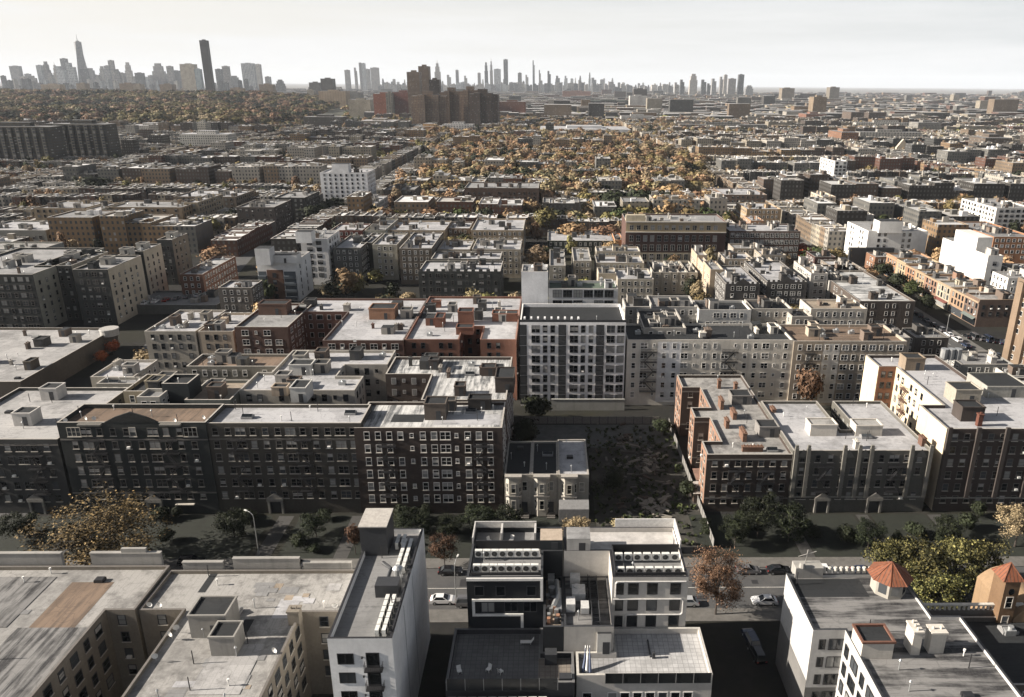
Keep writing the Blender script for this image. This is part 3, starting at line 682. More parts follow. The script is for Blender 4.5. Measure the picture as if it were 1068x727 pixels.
# terraces
def pavers(rt, x0, x1, y0, y1, z, col, sz=.75):
    m, nt, b = newmat('pavers'); br = nt.nodes.new('ShaderNodeTexBrick'); nt.links.new(position(nt), br.inputs[0]); br.offset = 0
    br.inputs['Scale'].default_value = 1/sz; br.inputs['Brick Width'].default_value = 1; br.inputs['Row Height'].default_value = 1; br.inputs['Mortar Size'].default_value = .05
    br.inputs['Color1'].default_value = c4(col); br.inputs['Color2'].default_value = c4([v*.85 for v in col]); br.inputs['Mortar'].default_value = c4([v*.5 for v in col])
    st = noise(nt, position(nt), .5, 4, .7)
    nt.links.new(mixc(nt, math_(nt, 'MULTIPLY', ramp(nt, st, .42, .66), .6), br.outputs[0], [v*.45 for v in col]), b.inputs['Base Color']); b.inputs['Roughness'].default_value = .8
    q = MB(); q.quad((x0, y0, z), (x1, y0, z), (x1, y1, z), (x0, y1, z)); part('paving', q, m, rt)
def glassrail(rt, x0, x1, y, z, h=1.1, n=5, m=None):
    q = MB(); q.box(x0, x1, y-.03, y+.03, z, z+h, 0)
    for k in range(n+1): xx = x0+(x1-x0)*k/n; q.box(xx-.04, xx+.04, y-.07, y+.07, z, z+h+.06, 1)
    part('railing', q, [m or plain('rail_glass', (.02, .022, .024), .25), GREYM], rt)
T = bld('lower terrace block in front of the black clad building', [(-14.2, 81.9), (3.3, 81.9), (3.3, 87.8), (-1.1, 87.8), (-1.1, 92.8), (-14.2, 92.8)], zT, (.05, .05, .053), 'grey', fl=4, detail=2, kind='clean', frame=DARKM, capm=plain('terrace_cap', (.13, .13, .13), .7), par=.8, pipes=0, hatches=0, pat=(1.2,))
pavers(T, -13.7, -1.7, 82.4, 92.3, zT-.78, (.13, .13, .13)); pavers(T, -1.69, 2.8, 82.4, 87.3, zT-.78, (.19, .165, .14)); glassrail(T, -14.0, 1.0, 81.75, zT-1.1, 1.9, 6)
q = MB(); q.box(1.2, 2.9, 82.4, 83.5, zT-.77, zT+.2); q.box(-.8, .9, 86.0, 87.4, zT-.77, zT+1.0); part('planter', q, DARKM, T)
D3 = bld('lowest roof step of the black block, lined with condensers', [(-14.6, 72.5), (3.3, 72.5), (3.3, 81.6), (-14.6, 81.6)], 9.9, (.06, .06, .062), 'grey', fl=3, detail=2, kind='clean', frame=DARKM, par=.4, pipes=0, hatches=0)
for i in range(10): ac(-13.2+i*1.35, 80.6, 9.55, 0, 'condenser in the lowest row below the dark terrace', 'condensers below the dark terrace')
# E
EW = (.48, .46, .43)
E = bld('pale grey twin block with rounded white trim and open roof terrace', [(9.0, FY), (20.1, FY), (20.1, 106.2), (2.05, 106.2), (2.05, 99.5), (9.0, 99.5)], zD, EW, 'grey', fl=1, detail=2, kind='clean', pat=(0,), sp=40, capm=BLACKM, par=.8, pipes=2, hatches=0)
for k in range(3):
    for xx in (10.1, 12.1, 14.9, 18.3): put_window(E, xx, FY, 18.1-2.85*k, 0, 1.0 if xx < 11 else 1.35, 1.75, BLACKM, 2, 'fixed')
TRIM = plain('trim_white', (.5, .49, .47), .6); y0 = FY-.1; y1 = FY-.004
q = MB()
def seg(pts, t=.11):         # a thin raised band with rounded corners
    for (xa, za), (xb, zb) in zip(pts, pts[1:]): q.tube([(xa, FY-.06, za), (xb, FY-.06, zb)], t, 6)
seg([(9.5, 17.6), (9.5, 19.9), (9.75, 20.25), (19.8, 20.25)]); seg([(9.2, 17.2), (19.2, 17.2), (19.5, 16.9), (19.5, 14.75), (19.2, 14.45), (11.4, 14.45), (11.1, 14.15), (11.1, 12.4)])
part('ribbon_trim', q, TRIM, E)
for r in range(2):
    for i in range(7): ac(10.3+i*1.42, 94.6+r*3.1, zD-.8+r*.3, 0, ('condenser in the front' if r == 0 else 'condenser in the rear') + ' row on the pale twin block', ('front' if r == 0 else 'rear') + ' condensers on the pale twin')
q = MB(); q.box(9.4, 19.8, 99.9, 100.05, zD-.8, zD+.8); q.box(9.4, 9.55, 93.4, 99.8, zD+.004, zD+.7); q.box(9.4, 19.8, FY+.4, FY+.5, zD+.004, zD+.5); part('roof_screen', q, BLACKM, E)
q = MB(); q.quad((2.6, 100.3, zD-.775), (19.7, 100.3, zD-.775), (19.7, 105.8, zD-.775), (2.6, 105.8, zD-.775)); part('terrace_deck', q, plain('deck_pale', (.4, .385, .37), .8, 0, .35, .6), E)
q = MB(); q.box(10.4, 20.1, 106.0, 106.19, zD+.004, zD+1.5); q.box(19.9, 20.1, 100, 105.99, zD+.004, zD+1.5); part('roof_railing', q, plain('rail_white', (.55, .54, .52), .6), E)
bulkhead(E, 4.3, 101.2, zD-.8, 3.6, 3.2, 2.9, wall_mat((.42, .41, .39), 'plaster'), True, False, roof_mat('silver'))
S2 = bld('grey plant deck with white condensers and a white door box, left of the pale block', [(1.9, 87.9), (8.95, 87.9), (8.95, 99.45), (1.9, 99.45)], zS, (.42, .4, .37), 'stained', fl=1, pat=(0,), sp=40, kind='plaster', par=.5, pipes=3, hatches=0, detail=2, capm=DARKM, name='plant_deck', cat='plant deck')
q = MB(); q.box(3.0, 4.5, 97.3, 98.6, zS-.5, zS+1.3); q.box(3.2, 5.2, 94.2, 96.6, zS-.5, zS+.7); q.cyl(3.9, 96, zS+.7, zS+.9, .5, .5, 14); q.box(2.3, 3.6, 91.6, 93.4, zS-.5, zS+.9); q.box(4.4, 5.6, 91.2, 93.0, zS-.5, zS+.5); part('ventilation_unit', q, [plain('unit_white', (.45, .45, .44), .6)], S2)
q = MB(); q.box(5.9, 6.0, 88.4, 99, zS-.5, zS+.5); q.box(7.0, 7.1, 88.4, 99, zS-.5, zS+.5); [q.box(6.0, 7.0, 88.6+k*.9, 88.66+k*.9, zS+.2, zS+.3) for k in range(11)]; part('duct_rack', q, DARKM, S2)
bulkhead(S2, 7.6, 88.3, zT-.3, 2.0, 1.6, 3.6, wall_mat((.5, .49, .46), 'plaster'), True, False)
E2 = bld('lower paved terrace of the pale twin block', [(3.6, 83.2), (22.3, 83.2), (22.3, 92.8), (9.05, 92.8), (9.05, 87.8), (3.6, 87.8)], zT, EW, 'grey', fl=4, detail=2, kind='clean', frame=WHITE, pat=(1.15,), sp=1.75, wh=2.3, z0=.2, fh=2.95, style='fixed', capm=plain('terrace_pale', (.42, .405, .37), .7), par=.9, pipes=0, hatches=0)
pavers(E2, 9.4, 21.9, 83.6, 92.4, zT-.87, (.42, .42, .42)); pavers(E2, 4.0, 9.39, 83.6, 87.4, zT-.87, (.3, .3, .3)); glassrail(E2, 7.5, 22.1, 83.05, zT-1.3, 1.7, 6)
q = MB(); q.box(14.2, 14.4, 87.5, 91.0, zT-.86, zT-.7); q.box(14.5, 14.9, 87.2, 87.6, zT-.86, zT+.1); part('pipe_run', q, DARKM, E2)

# terrace furniture: chairs
def chair_proto():
    r = link('terrace_chair', None)
    a = MB(); a.box(-.3, .3, -.3, .3, .36, .44); link('seat', a.mesh('seat', WHITE), r)
    a = MB(); a.quad((-.3, .27, .45), (.3, .27, .45), (.3, .42, 1.0), (-.3, .42, 1.0)); a.quad((.3, .31, .45), (-.3, .31, .45), (-.3, .46, 1.0), (.3, .46, 1.0)); link('backrest', a.mesh('backrest', WHITE), r)
    lg = cached('cleg', lambda: (lambda b: (b.box(-.03, .03, -.03, .03, 0, .358), b)[1])(MB()).mesh('leg', WHITE))
    for x, y in ((-.26, -.26), (.26, -.26), (-.26, .26), (.26, .26)): link('leg', lg, r, (x, y, 0))
    return r
CH = chair_proto()
for i, (x, y, z, rz, lab) in enumerate(((-12.6, 84.6, zT-.77, .4, 'white chair at the left edge of the dark terrace'), (-8.6, 84.9, zT-.77, -.6, 'white chair at the middle of the dark terrace'), (-6.9, 84.5, zT-.77, 2.4, 'white chair facing back on the dark terrace, right of another'), (-9.6, 102.9, zD-.8, .8, 'white chair behind the left condensers of the black block'), (-6.2, 103.2, zD-.8, -.4, 'white chair in the roof bay of the black block'))):
    o = CH if i == 0 else dup(CH, (0, 0, 0)); o.location = (x, y, z); o.rotation_euler = (0, 0, rz); tag(o, lab, 'chair', 'chairs on the terraces')
r = root('sun_lounger', (-3.4, 90.4, zT-.77), 'white sun lounger at the back right of the dark terrace', 'lounger'); q = MB(); q.box(-4.4, -2.8, 90.1, 90.7, zT-.5, zT-.42); part('seat', q, WHITE, r); q = MB(); q.quad((-2.8, 90.1, zT-.42), (-2.4, 90.1, zT+.2), (-2.4, 90.7, zT+.2), (-2.8, 90.7, zT-.42)); part('backrest', q, WHITE, r)
q = MB(); [q.box(xx-.03, xx+.03, yy-.03, yy+.03, zT-.77, zT-.503) for xx in (-4.3, -2.9) for yy in (90.15, 90.65)]; part('leg_frame', q, WHITE, r)
# folded sunshades and loose gear on E2
r = root('folded_parasol', (5.0, 85.2, zT), 'blue and white folded parasols leaning at the pale terrace corner', 'parasol')
q = MB(); [q.tube([(4.5+k*.5, 84.6, zT-.8), (4.8+k*.35, 85.6, zT+.6), (4.9+k*.3, 86.6, zT+1.7)], [.25, .16, .03], 7, k % 2) for k in range(3)]; part('canopy', q, [plain('shade_blue', (.08, .1, .16), .8), WHITE], r)
q = MB(); [q.tube([(4.5+k*.5, 84.5, zT-.85), (4.92+k*.3, 86.8, zT+1.9)], .03, 5) for k in range(3)]; part('pole', q, STEEL, r)

# F: white corner block, bottom right
zF = 17.2
F = pb('white corner block with weathered grey roof and red-capped bulkhead', [(820, 598), (948, 598), (964, 642), (1008, 642), (1075, 745), (930, 745), (881, 657), (848, 657)], zF, (.42, .415, .405), 'stained', fl=5, fh=3.05, detail=2, kind='clean', pat=(0,), sp=30, frame=BLACKM, capm=DARKM, par=.5, pipes=7, along='X')
fp = poly_px([(820, 598), (948, 598), (964, 642), (1008, 642), (1075, 745), (930, 745), (881, 657), (848, 657)], zF)
xl = at(848, 657, zF).x; xm = at(881, 657, zF).x; yf = at(860, 657, zF).y; yb = at(900, 745, zF).y
for k in range(5):
    z = 1.6+3.05*k
    if z+1.9 < zF-.3:
        put_window(F, xl+1.55, yf, z+.2, 0, .75, 1.5, BLACKM, 2, 'fixed'); put_window(F, xl+3.6, yf, z+.1, 0, 2.1, 1.7, BLACKM, 2, 'fixed')
        yy = yf-1.5; n = 0
        while yy > 72: put_window(F, xm, yy, z+.1, R_(-90), .9 if n % 2 == 0 else 1.9, 1.7, BLACKM, 2, 'fixed'); yy -= 2.7; n += 1
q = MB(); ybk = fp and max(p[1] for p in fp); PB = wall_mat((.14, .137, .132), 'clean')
q.quad((xl-.012, ybk-.05, .05), (xl-.012, yf+.0, .05), (xl-.012, yf, 8.4), (xl-.012, ybk-.05, 8.4)); q.quad((xl, yf-.012, .05), (xm, yf-.012, .05), (xm, yf-.012, 7.2), (xl, yf-.012, 7.2)); part('grey_base', q, PB, F)  # darker grey over the lower part of the west and front walls
BW = wall_mat((.5, .47, .42), 'plaster'); RUST = plain('rust_cap', (.12, .055, .036), .85)
x, y = P(912, 664, zF+2); q = MB(); 
bulkhead(F, x, y+.3, zF-.5, 4.2, 3.4, 2.6, BW, False, False)
q.box(x-2.25, x+2.25, y-1.55, y-1.25, zF+2.105, zF+2.4); q.box(x-2.25, x+2.25, y+1.85, y+2.15, zF+2.105, zF+2.4); q.box(x-2.25, x-1.95, y-1.24, y+1.84, zF+2.105, zF+2.4); q.box(x+1.95, x+2.25, y-1.24, y+1.84, zF+2.105, zF+2.4); part('rusty_coping', q, RUST, F)
x, y = P(952, 668, zF+1); chimney(F, x, y, zF-.5, 1.2, 2.2, 3.6, BW); x, y = P(975, 668, zF+1); chimney(F, x, y, zF-.5, 2.0, 1.6, 3.2, BW)
p0, p1 = at(833, 620, zF), at(896, 601, zF); q = MB(); q.quad((p0.x, p0.y, zF-.48), (p1.x, p0.y, zF-.48), (p1.x, p1.y, zF-.48), (p0.x, p1.y, zF-.48)); part('roof_patch', q, roof_mat('black'), F)
# red tiled cupola
def tile_mat():
    m, nt, b = newmat('red_roof_tile'); w = nt.nodes.new('ShaderNodeUVMap'); s = nt.nodes.new('ShaderNodeSeparateXYZ'); nt.links.new(w.outputs[0], s.inputs[0])
    f = math_(nt, 'FRACT', math_(nt, 'MULTIPLY', s.outputs[0], 1.0)); c = mixc(nt, math_(nt, 'LESS_THAN', f, .3), (.165, .05, .02), (.07, .027, .016))
    c = mixc(nt, math_(nt, 'MULTIPLY', ramp(nt, noise(nt, position(nt), 2.5, 3), .4, .7), .4), c, (.2, .1, .06)); nt.links.new(c, b.inputs['Base Color']); b.inputs['Roughness'].default_value = .8
    return m
TILE = tile_mat()
def cone_roof(a, cx, cy, z0, z1, r, n, rot=0, ribs=5):
    P_ = [(cx+r*math.cos(rot+2*math.pi*k/n), cy+r*math.sin(rot+2*math.pi*k/n), z0) for k in range(n)]
    for k in range(n):
        p, q = P_[k], P_[(k+1) % n]; i = len(a.v); a.v += [p, q, (cx, cy, z1)]; a.f.append((i, i+1, i+2)); a.m.append(0); a.uv += [(0, 0), (ribs, 0), (ribs/2, 6)]
        a.tube([p, (cx, cy, z1+.03)], .08, 5)
    a.ngon(P_[::-1])
x, y = P(926, 612, zF); rt = root('roof_cupola', (x, y, zF-.5), 'octagonal cupola with orange-red tiled roof on the white corner block', 'cupola')
q = MB(); cone_roof(q, x, y, zF+2.2, zF+4.4, 3.3, 8, .4); part('roof', q, TILE, rt)
q = MB()
for k in range(8):
    t0, t1 = .4+k*math.pi/4, .4+(k+1)*math.pi/4; r0 = 2.5
    q.quad((x+r0*math.cos(t0), y+r0*math.sin(t0), zF-.5), (x+r0*math.cos(t1), y+r0*math.sin(t1), zF-.5), (x+r0*math.cos(t1), y+r0*math.sin(t1), zF+2.25), (x+r0*math.cos(t0), y+r0*math.sin(t0), zF+2.25))
part('wall', q, wall_mat((.36, .34, .3), 'plaster'), rt)
for k in (4, 5, 6):
    t = .4+(k+.5)*math.pi/4; q = MB(); r0 = 2.5*math.cos(math.pi/8)+.03; tx, ty = -math.sin(t), math.cos(t); cx_, cy_ = x+r0*math.cos(t), y+r0*math.sin(t)
    q.quad((cx_-tx*.6, cy_-ty*.6, zF+.1), (cx_+tx*.6, cy_+ty*.6, zF+.1), (cx_+tx*.6, cy_+ty*.6, zF+1.8), (cx_-tx*.6, cy_-ty*.6, zF+1.8)); part('window', q, GLASS, rt)
# scalloped parapet ornaments along the street edge, right wall balustrade
q = MB(); p0 = at(858, 596, zF); p1 = at(906, 596, zF)
for k in range(9):
    xx = p0.x+(p1.x-p0.x)*k/8; q.box(xx-.3, xx+.3, p0.y-.5, p0.y-.1, zF+.003, zF+.5); q.cyl(xx, p0.y-.3, zF+.5, zF+1.0, .38, .25, 8)
part('parapet_ornament', q, plain('stone_white', (.5, .48, .43), .8), F)
x, y = P(839, 594, zF); q = MB(); q.box(x-1.9, x+2.4, y-1.5, y+.5, zF-.5, zF+1.3); q.cyl(x-.9, y-1.2, zF+1.3, zF+2.1, .5, .4, 8); q.bar((x, y, zF+1.3), (x+.2, y, zF+3.6), .08); q.bar((x-1.2, y, zF+2.4), (x+1.5, y, zF+3.3), .06); part('corner_turret', q, wall_mat((.3, .29, .27), 'plaster'), F)
# balustraded low wing right of F and the bell tower
x0, yw = P(965, 640, 13); x1 = at(1130, 640, 13).x
G = bld('dark low wing with scalloped white balustrade beside the tree clump', [(at(1012, 690, 13).x+3, yw-14), (x1, yw-14), (x1, yw), (at(1012, 690, 13).x+3, yw)], 12.5, (.1, .09, .08), 'black', fl=3, detail=1, pipes=1)
r = root('balustrade', (x0, yw+1, 13), 'scalloped stone balustrade running right from the white corner block', 'balustrade'); q = MB(); q.box(x0, x1, yw+.6, yw+1.0, 0, 13.1); part('wall', q, wall_mat((.14, .13, .12), 'plaster'), r)
q = MB(); q.box(x0, x1, yw+.55, yw+1.05, 13.9, 14.15)
k = x0+.3
while k < x1: q.cyl(k, yw+.8, 13.1, 13.9, .2, .14, 7); k += .75
part('baluster_rail', q, plain('stone_white', (.5, .48, .43), .8), r)
bx, by = P(1043, 636, 13); tw = root('bell_tower', (bx, by, 0), 'orange brick bell tower with red pyramid roof and round window', 'tower')
q = MB(); q.box(bx-1.15, bx+1.15, by-1.5, by+1.5, 0, 19.2); part('wall', q, wall_mat((.16, .1, .058)), tw)
q = MB(); q.v += []; cone_roof(q, bx, by, 19.2, 21.5, 2.3, 4, math.pi/4, 6); part('roof', q, TILE, tw)
q = MB(); n = 14; [q.quad(*[(bx-1.503 if False else bx+.0+.45*math.cos(t)*s_, by-1.54, 17.4+.6*math.sin(t)*s_) for t, s_ in ((2*math.pi*k/n, 1), (2*math.pi*(k+1)/n, 1), (2*math.pi*(k+1)/n, .01), (2*math.pi*k/n, .01))]) for k in range(n)]; part('round_window', q, GLASS, tw)
for zz in (14.6, 11.2): put_window(tw, bx, by-1.5, zz, 0, .9, 1.8, STONE, 1)
nv = root('chapel', (bx+4.5, by, 0), 'tan chapel with arched window and curved gable right of the bell tower', 'chapel'); x0, x1 = bx+1.4, bx+7
q = MB(); ys = (by-1.4, by+9)
prof = [(x0, 0), (x1, 0), (x1, 12.5)] + [(x1-(x1-x0)*k/10, 12.5+4*math.sin(math.pi*(.5-.5*k/10)+0)*(1-.0)*(k/10*.6+.4 if k else .4)) for k in range(1, 11)]
q.ngon([(a, ys[0], b) for a, b in prof]); q.ngon([(a, ys[1], b) for a, b in prof[::-1]])
for a, b in zip(prof, prof[1:] + prof[:1]): q.quad((a[0], ys[0], a[1]), (a[0], ys[1], a[1]), (b[0], ys[1], b[1]), (b[0], ys[0], b[1]))
part('wall', q, wall_mat((.24, .165, .1), 'plaster'), nv)
q = MB(); q.ngon([(x0+1.4, ys[0]-.06, 9.2), (x0+3.2, ys[0]-.06, 9.2), (x0+3.2, ys[0]-.06, 11.4), (x0+2.3, ys[0]-.06, 12.4), (x0+1.4, ys[0]-.06, 11.4)]); part('arched_window', q, GLASS, nv)

# G: the long row across the street (facade plane about Y = 145)
YG = 145.0
def gx(x, y, z): return at(x, y, z).x
def front(xl, xr, y, z, yb, Y=None):
    y0 = at((xl+xr)/2, y, z).y if Y is None else Y
    return [(gx(xl, y, z), y0), (gx(xr, y, z)-.06, y0), (gx(xr, y, z)-.06, at((xl+xr)/2, yb, z).y), (gx(xl, y, z), at((xl+xr)/2, yb, z).y)]
def fes(poly, fr): p, q = poly[0], poly[1]; return [(p[0]+(q[0]-p[0])*f, p[1], 0) for f in fr]
DGB_ = (.062, .058, .054)
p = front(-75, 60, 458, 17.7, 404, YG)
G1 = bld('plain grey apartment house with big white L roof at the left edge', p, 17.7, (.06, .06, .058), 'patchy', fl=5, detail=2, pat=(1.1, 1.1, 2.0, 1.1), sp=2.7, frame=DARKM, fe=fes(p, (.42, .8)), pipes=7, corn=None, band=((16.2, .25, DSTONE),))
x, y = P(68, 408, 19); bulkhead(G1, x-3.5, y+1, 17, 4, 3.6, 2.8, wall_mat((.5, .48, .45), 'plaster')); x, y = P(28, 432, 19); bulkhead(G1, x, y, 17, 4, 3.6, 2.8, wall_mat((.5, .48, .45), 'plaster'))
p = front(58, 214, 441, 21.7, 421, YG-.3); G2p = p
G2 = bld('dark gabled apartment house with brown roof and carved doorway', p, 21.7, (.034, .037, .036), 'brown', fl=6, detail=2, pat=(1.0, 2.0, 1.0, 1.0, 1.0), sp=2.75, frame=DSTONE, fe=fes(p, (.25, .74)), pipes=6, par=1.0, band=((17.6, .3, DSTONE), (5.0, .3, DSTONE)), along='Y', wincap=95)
gxm = (p[0][0]+p[1][0])/2; q = MB(); q.ngon([(gxm-5.5, YG-.35, 21.705), (gxm+5.5, YG-.35, 21.705), (gxm+3.2, YG-.35, 22.9), (gxm, YG-.35, 24.0), (gxm-3.2, YG-.35, 22.9)]); q.ngon([(gxm-5.5, YG+.1, 21.705), (gxm-3.2, YG+.1, 22.9), (gxm, YG+.1, 24.0), (gxm+3.2, YG+.1, 22.9), (gxm+5.5, YG+.1, 21.705)])
for a, b in (((-5.5, 21.705), (-3.2, 22.9)), ((-3.2, 22.9), (0, 24)), ((0, 24), (3.2, 22.9)), ((3.2, 22.9), (5.5, 21.705))): q.quad((gxm+b[0], YG-.35, b[1]), (gxm+a[0], YG-.35, a[1]), (gxm+a[0], YG+.1, a[1]), (gxm+b[0], YG+.1, b[1]))
part('gable', q, wall_mat((.032, .034, .033)), G2)
for xx, ww in ((gxm, 1.2), (p[0][0]+3.2, 2.6), (p[1][0]-3.4, 2.6)): put_window(G2, xx, YG-.36, 18.6, 0, ww, 1.9, STONE, 2)
q = MB(); q.box(p[0][0]+4.5, gxm-6, YG-.95, YG-.305, 21.1, 21.5); q.box(gxm+6, p[1][0]-5, YG-.95, YG-.305, 21.1, 21.5); part('eave_roof', q, plain('eave', (.17, .16, .14), .8), G2)
def doorway(rt, x, Y, w=2.4, h=3.0, m=None):
    q = MB(); t = .45
    for a, b, c, d in ((x-w/2-t, x-w/2, .0, h), (x+w/2, x+w/2+t, 0, h)): q.box(a, b, Y-.5, Y-.004, c, d)
    q.box(x-w/2-t-.1, x+w/2+t+.1, Y-.6, Y-.004, h+.003, h+.8); q.ngon([(x-w/2-t, Y-.55, h+.803), (x+w/2+t, Y-.55, h+.803), (x, Y-.55, h+2.0)]); q.ngon([(x-w/2-t, Y-.2, h+.803), (x, Y-.2, h+2.0), (x+w/2+t, Y-.2, h+.803)])
    q.quad((x, Y-.55, h+2), (x+w/2+t, Y-.55, h+.803), (x+w/2+t, Y-.2, h+.803), (x, Y-.2, h+2)); q.quad((x-w/2-t, Y-.55, h+.803), (x, Y-.55, h+2), (x, Y-.2, h+2), (x-w/2-t, Y-.2, h+.803))
    o = part('portal', q, m or plain('portal_stone', (.2, .19, .17), .85), rt)
    q = MB(); q.quad((x-w/2, Y-.03, .1), (x+w/2, Y-.03, .1), (x+w/2, Y-.03, h), (x-w/2, Y-.03, h)); part('door', q, DARKM, rt)
doorway(G2, gxm+1.8, YG-.36); doorway(G1, G1.location.x+6, YG)
q = MB()
for k in range(5): q.box(p[1][0]-9-k*.0, p[1][0]-5, YG-1.0, YG-.36, 2.4+.01*k, 2.41+.01*k+.2) if k == 0 else None
part('awning', q, STONE, G2)
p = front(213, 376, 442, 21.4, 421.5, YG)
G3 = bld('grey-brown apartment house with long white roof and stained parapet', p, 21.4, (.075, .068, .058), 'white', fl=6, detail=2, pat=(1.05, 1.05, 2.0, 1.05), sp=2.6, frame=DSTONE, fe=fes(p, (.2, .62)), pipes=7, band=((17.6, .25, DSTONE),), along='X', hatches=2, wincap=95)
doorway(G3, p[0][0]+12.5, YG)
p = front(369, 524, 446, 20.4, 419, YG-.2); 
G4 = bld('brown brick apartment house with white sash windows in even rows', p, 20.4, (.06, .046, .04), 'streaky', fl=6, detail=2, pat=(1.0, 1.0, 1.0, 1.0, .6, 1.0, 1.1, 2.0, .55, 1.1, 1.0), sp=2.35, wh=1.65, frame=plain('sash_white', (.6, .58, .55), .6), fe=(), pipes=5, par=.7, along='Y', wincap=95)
for f in (.22, .86): fire_escape(G4, p[0][0]+(p[1][0]-p[0][0])*f, YG-.2, 0, 6, 3.0, 1.6)
x, y = P(455, 424, 22); bulkhead(G4, x, y, 19.7, 4.6, 4.2, 3.6, wall_mat((.12, .1, .085))); x, y = P(470, 421, 21); bulkhead(G4, x, y, 19.7, 2.4, 2.4, 2.3, wall_mat((.16, .14, .12)))
p0 = at(407, 439, 20); q = MB(); q.quad((p0.x, p0.y, 19.722), (p0.x+7, p0.y, 19.722), (p0.x+7, p0.y+4, 19.722), (p0.x, p0.y+4, 19.722)); part('roof_patch', q, roof_mat('black'), G4)
p0 = at(452, 441, 20); q = MB(); q.quad((p0.x, p0.y-.4, 19.722), (-11, p0.y-.4, 19.722), (-11, p0.y+5, 19.722), (p0.x, p0.y+5, 19.722)); part('roof_patch', q, roof_mat('white'), G4)
# rear structures behind the row
rb('tan rear wing with black roof behind the gabled house', (128, 182, 408, 390), 21.0, (.3, .26, .19), 'black', fl=5, pat=(1.0,), pipes=2)
r_ = rb('dark square lift block behind the gabled house', (168, 196, 400, 390), 23.5, (.035, .04, .042), 'black', fl=1, pat=(0,), pipes=1, hatches=0)
rb('pale pent-roofed wing with two windows behind the gabled house', (142, 166, 414, 405), 21.8, (.45, .43, .38), 'grey', fl=1, fh=3, pat=(1.1,), sp=2, pipes=0, hatches=0, name='rear_wing', cat='rear wing')
rb('grey-green court wing with tan roof strip left of the long white roof', (192, 240, 417, 396), 20.0, (.17, .18, .165), 'tan', fl=5, pat=(1.0,), pipes=2)
rb('long low brown ribbed roof behind the grey court wing', (194, 294, 382, 369), 18.5, (.2, .19, .165), 'brown', fl=5, pat=(1.0,), sp=2.6, pipes=5, along='Y')
rb('small white-roofed house with scalloped parapet near the red tree', (94, 139, 393, 375), 15, (.42, .39, .34), 'white', fl=4, pat=(1,), pipes=3)
rb('patchy pale roof left of the dark lift block, crowded with pipes', (100, 150, 400, 393), 15.5, (.4, .38, .33), 'silver', fl=4, pat=(1,), pipes=8)
N = pb('cream courtyard building with bright white roof and two lift towers', [(302, 365), (413, 365), (404, 380), (360, 380), (351, 392), (380, 392), (369, 407), (251, 407), (267, 388), (287, 388)], 20.5, (.4, .375, .33), 'white', fl=6, pat=(1.0, 1.0, .6), sp=2.5, pipes=9, frame=DARKM)
x, y = P(314, 402, 23); bulkhead(N, x, y, 19.8, 3.6, 5, 3.4, wall_mat((.5, .49, .46), 'plaster')); x, y = P(315, 376, 23); bulkhead(N, x, y, 19.8, 5.5, 4, 2.6, wall_mat((.5, .49, .46), 'plaster')); x, y = P(291, 406, 21.5); bulkhead(N, x, y+1.2, 19.8, 3.5, 2.5, 2.0, wall_mat((.4, .33, .26), 'plaster'))
Q = pb('brick courtyard building with black-striped silver roof', [(440, 417), (524, 417), (538, 372), (412, 372), (402, 390), (449, 390)], 20.4, (.095, .075, .065), 'streaky', fl=6, pat=(1.0, .6), sp=2.5, pipes=7, along='Y', frame=plain('sash_white', (.6, .58, .55), .6))
x, y = P(517, 392, 23); bulkhead(Q, x+2.2, y+1, 19.7, 4.4, 7, 3.6, wall_mat((.075, .062, .055))); x, y = P(500, 417, 22); bulkhead(Q, x, y+1, 19.7, 5, 3, 2.4, wall_mat((.05, .045, .042))); x, y = P(453, 375, 22); bulkhead(Q, x, y, 19.7, 2.5, 2.5, 2.4, wall_mat((.08, .07, .065)))

# H: bay-fronted row houses beside the vacant lot
def bay_house(label, x0, x1, Y, depth_, z, wall, roofk, bays, group=None):
    rt = bld(label, [(x0, Y), (x1, Y), (x1, Y+depth_), (x0, Y+depth_)], z, wall, roofk, fl=1, pat=(0,), sp=30, par=.4, detail=2, name='row_house', cat='row house', group=group, pipes=2, capm=plain('bay_cornice', (.3, .28, .25), .8))
    for bx in bays:
        q = MB(); w, d = 1.7, 1.1; pts = [(bx-w, Y-.004), (bx-w*.55, Y-d), (bx+w*.55, Y-d), (bx+w, Y-.004)]
        for a, b in zip(pts, pts[1:]): q.quad((*a, .2), (*b, .2), (*b, z-.25), (*a, z-.25), 0)
        q.ngon([(*a, z-.25) for a in pts]); o = part('bay', q, wall_mat(wall), rt)
        q = MB(); q.box(bx-w*1.05, bx+w*1.05, Y-d-.25, Y-.004, z-.245, z+.15); q.box(bx-w, bx+w, Y-d-.12, Y-.02, 5.0, 5.25); part('cornice', q, plain('bay_cornice', (.3, .28, .25), .8), rt)
        for zz in (2.0, 6.0):
            for a, b in zip(pts, pts[1:]):
                mx, my = (a[0]+b[0])/2, (a[1]+b[1])/2; rz = math.atan2(b[1]-a[1], b[0]-a[0])
                put_window(rt, mx, my-.01, zz, rz, .8 if abs(rz) < .1 else .55, 2.0, plain('sash_cream', (.5, .48, .42), .6), 2)
    return rt
hx0, hx1, hx2 = gx(526, 492, 10), gx(582, 492, 10), gx(614, 492, 10)
YH = YG-1
mid = (hx0+hx1)/2
b1 = bay_house('cream bay-fronted row house with black roof next to brown brick block', hx0, mid-.03, YH, 16, 9.8, (.4, .375, .33), 'black', (hx0+2.0,))
b2 = bay_house('cream bay-fronted row house with black roof and porch, middle of three', mid+.03, hx1-.03, YH, 16, 9.8, (.4, .375, .33), 'black', (mid+2.3,))
b3 = bay_house('bay-fronted row house with pale lilac roof and shed porch beside the lot', hx1+.03, hx2, YH-.4, 17, 10.0, (.36, .34, .3), 'white', (hx1+2.4,))
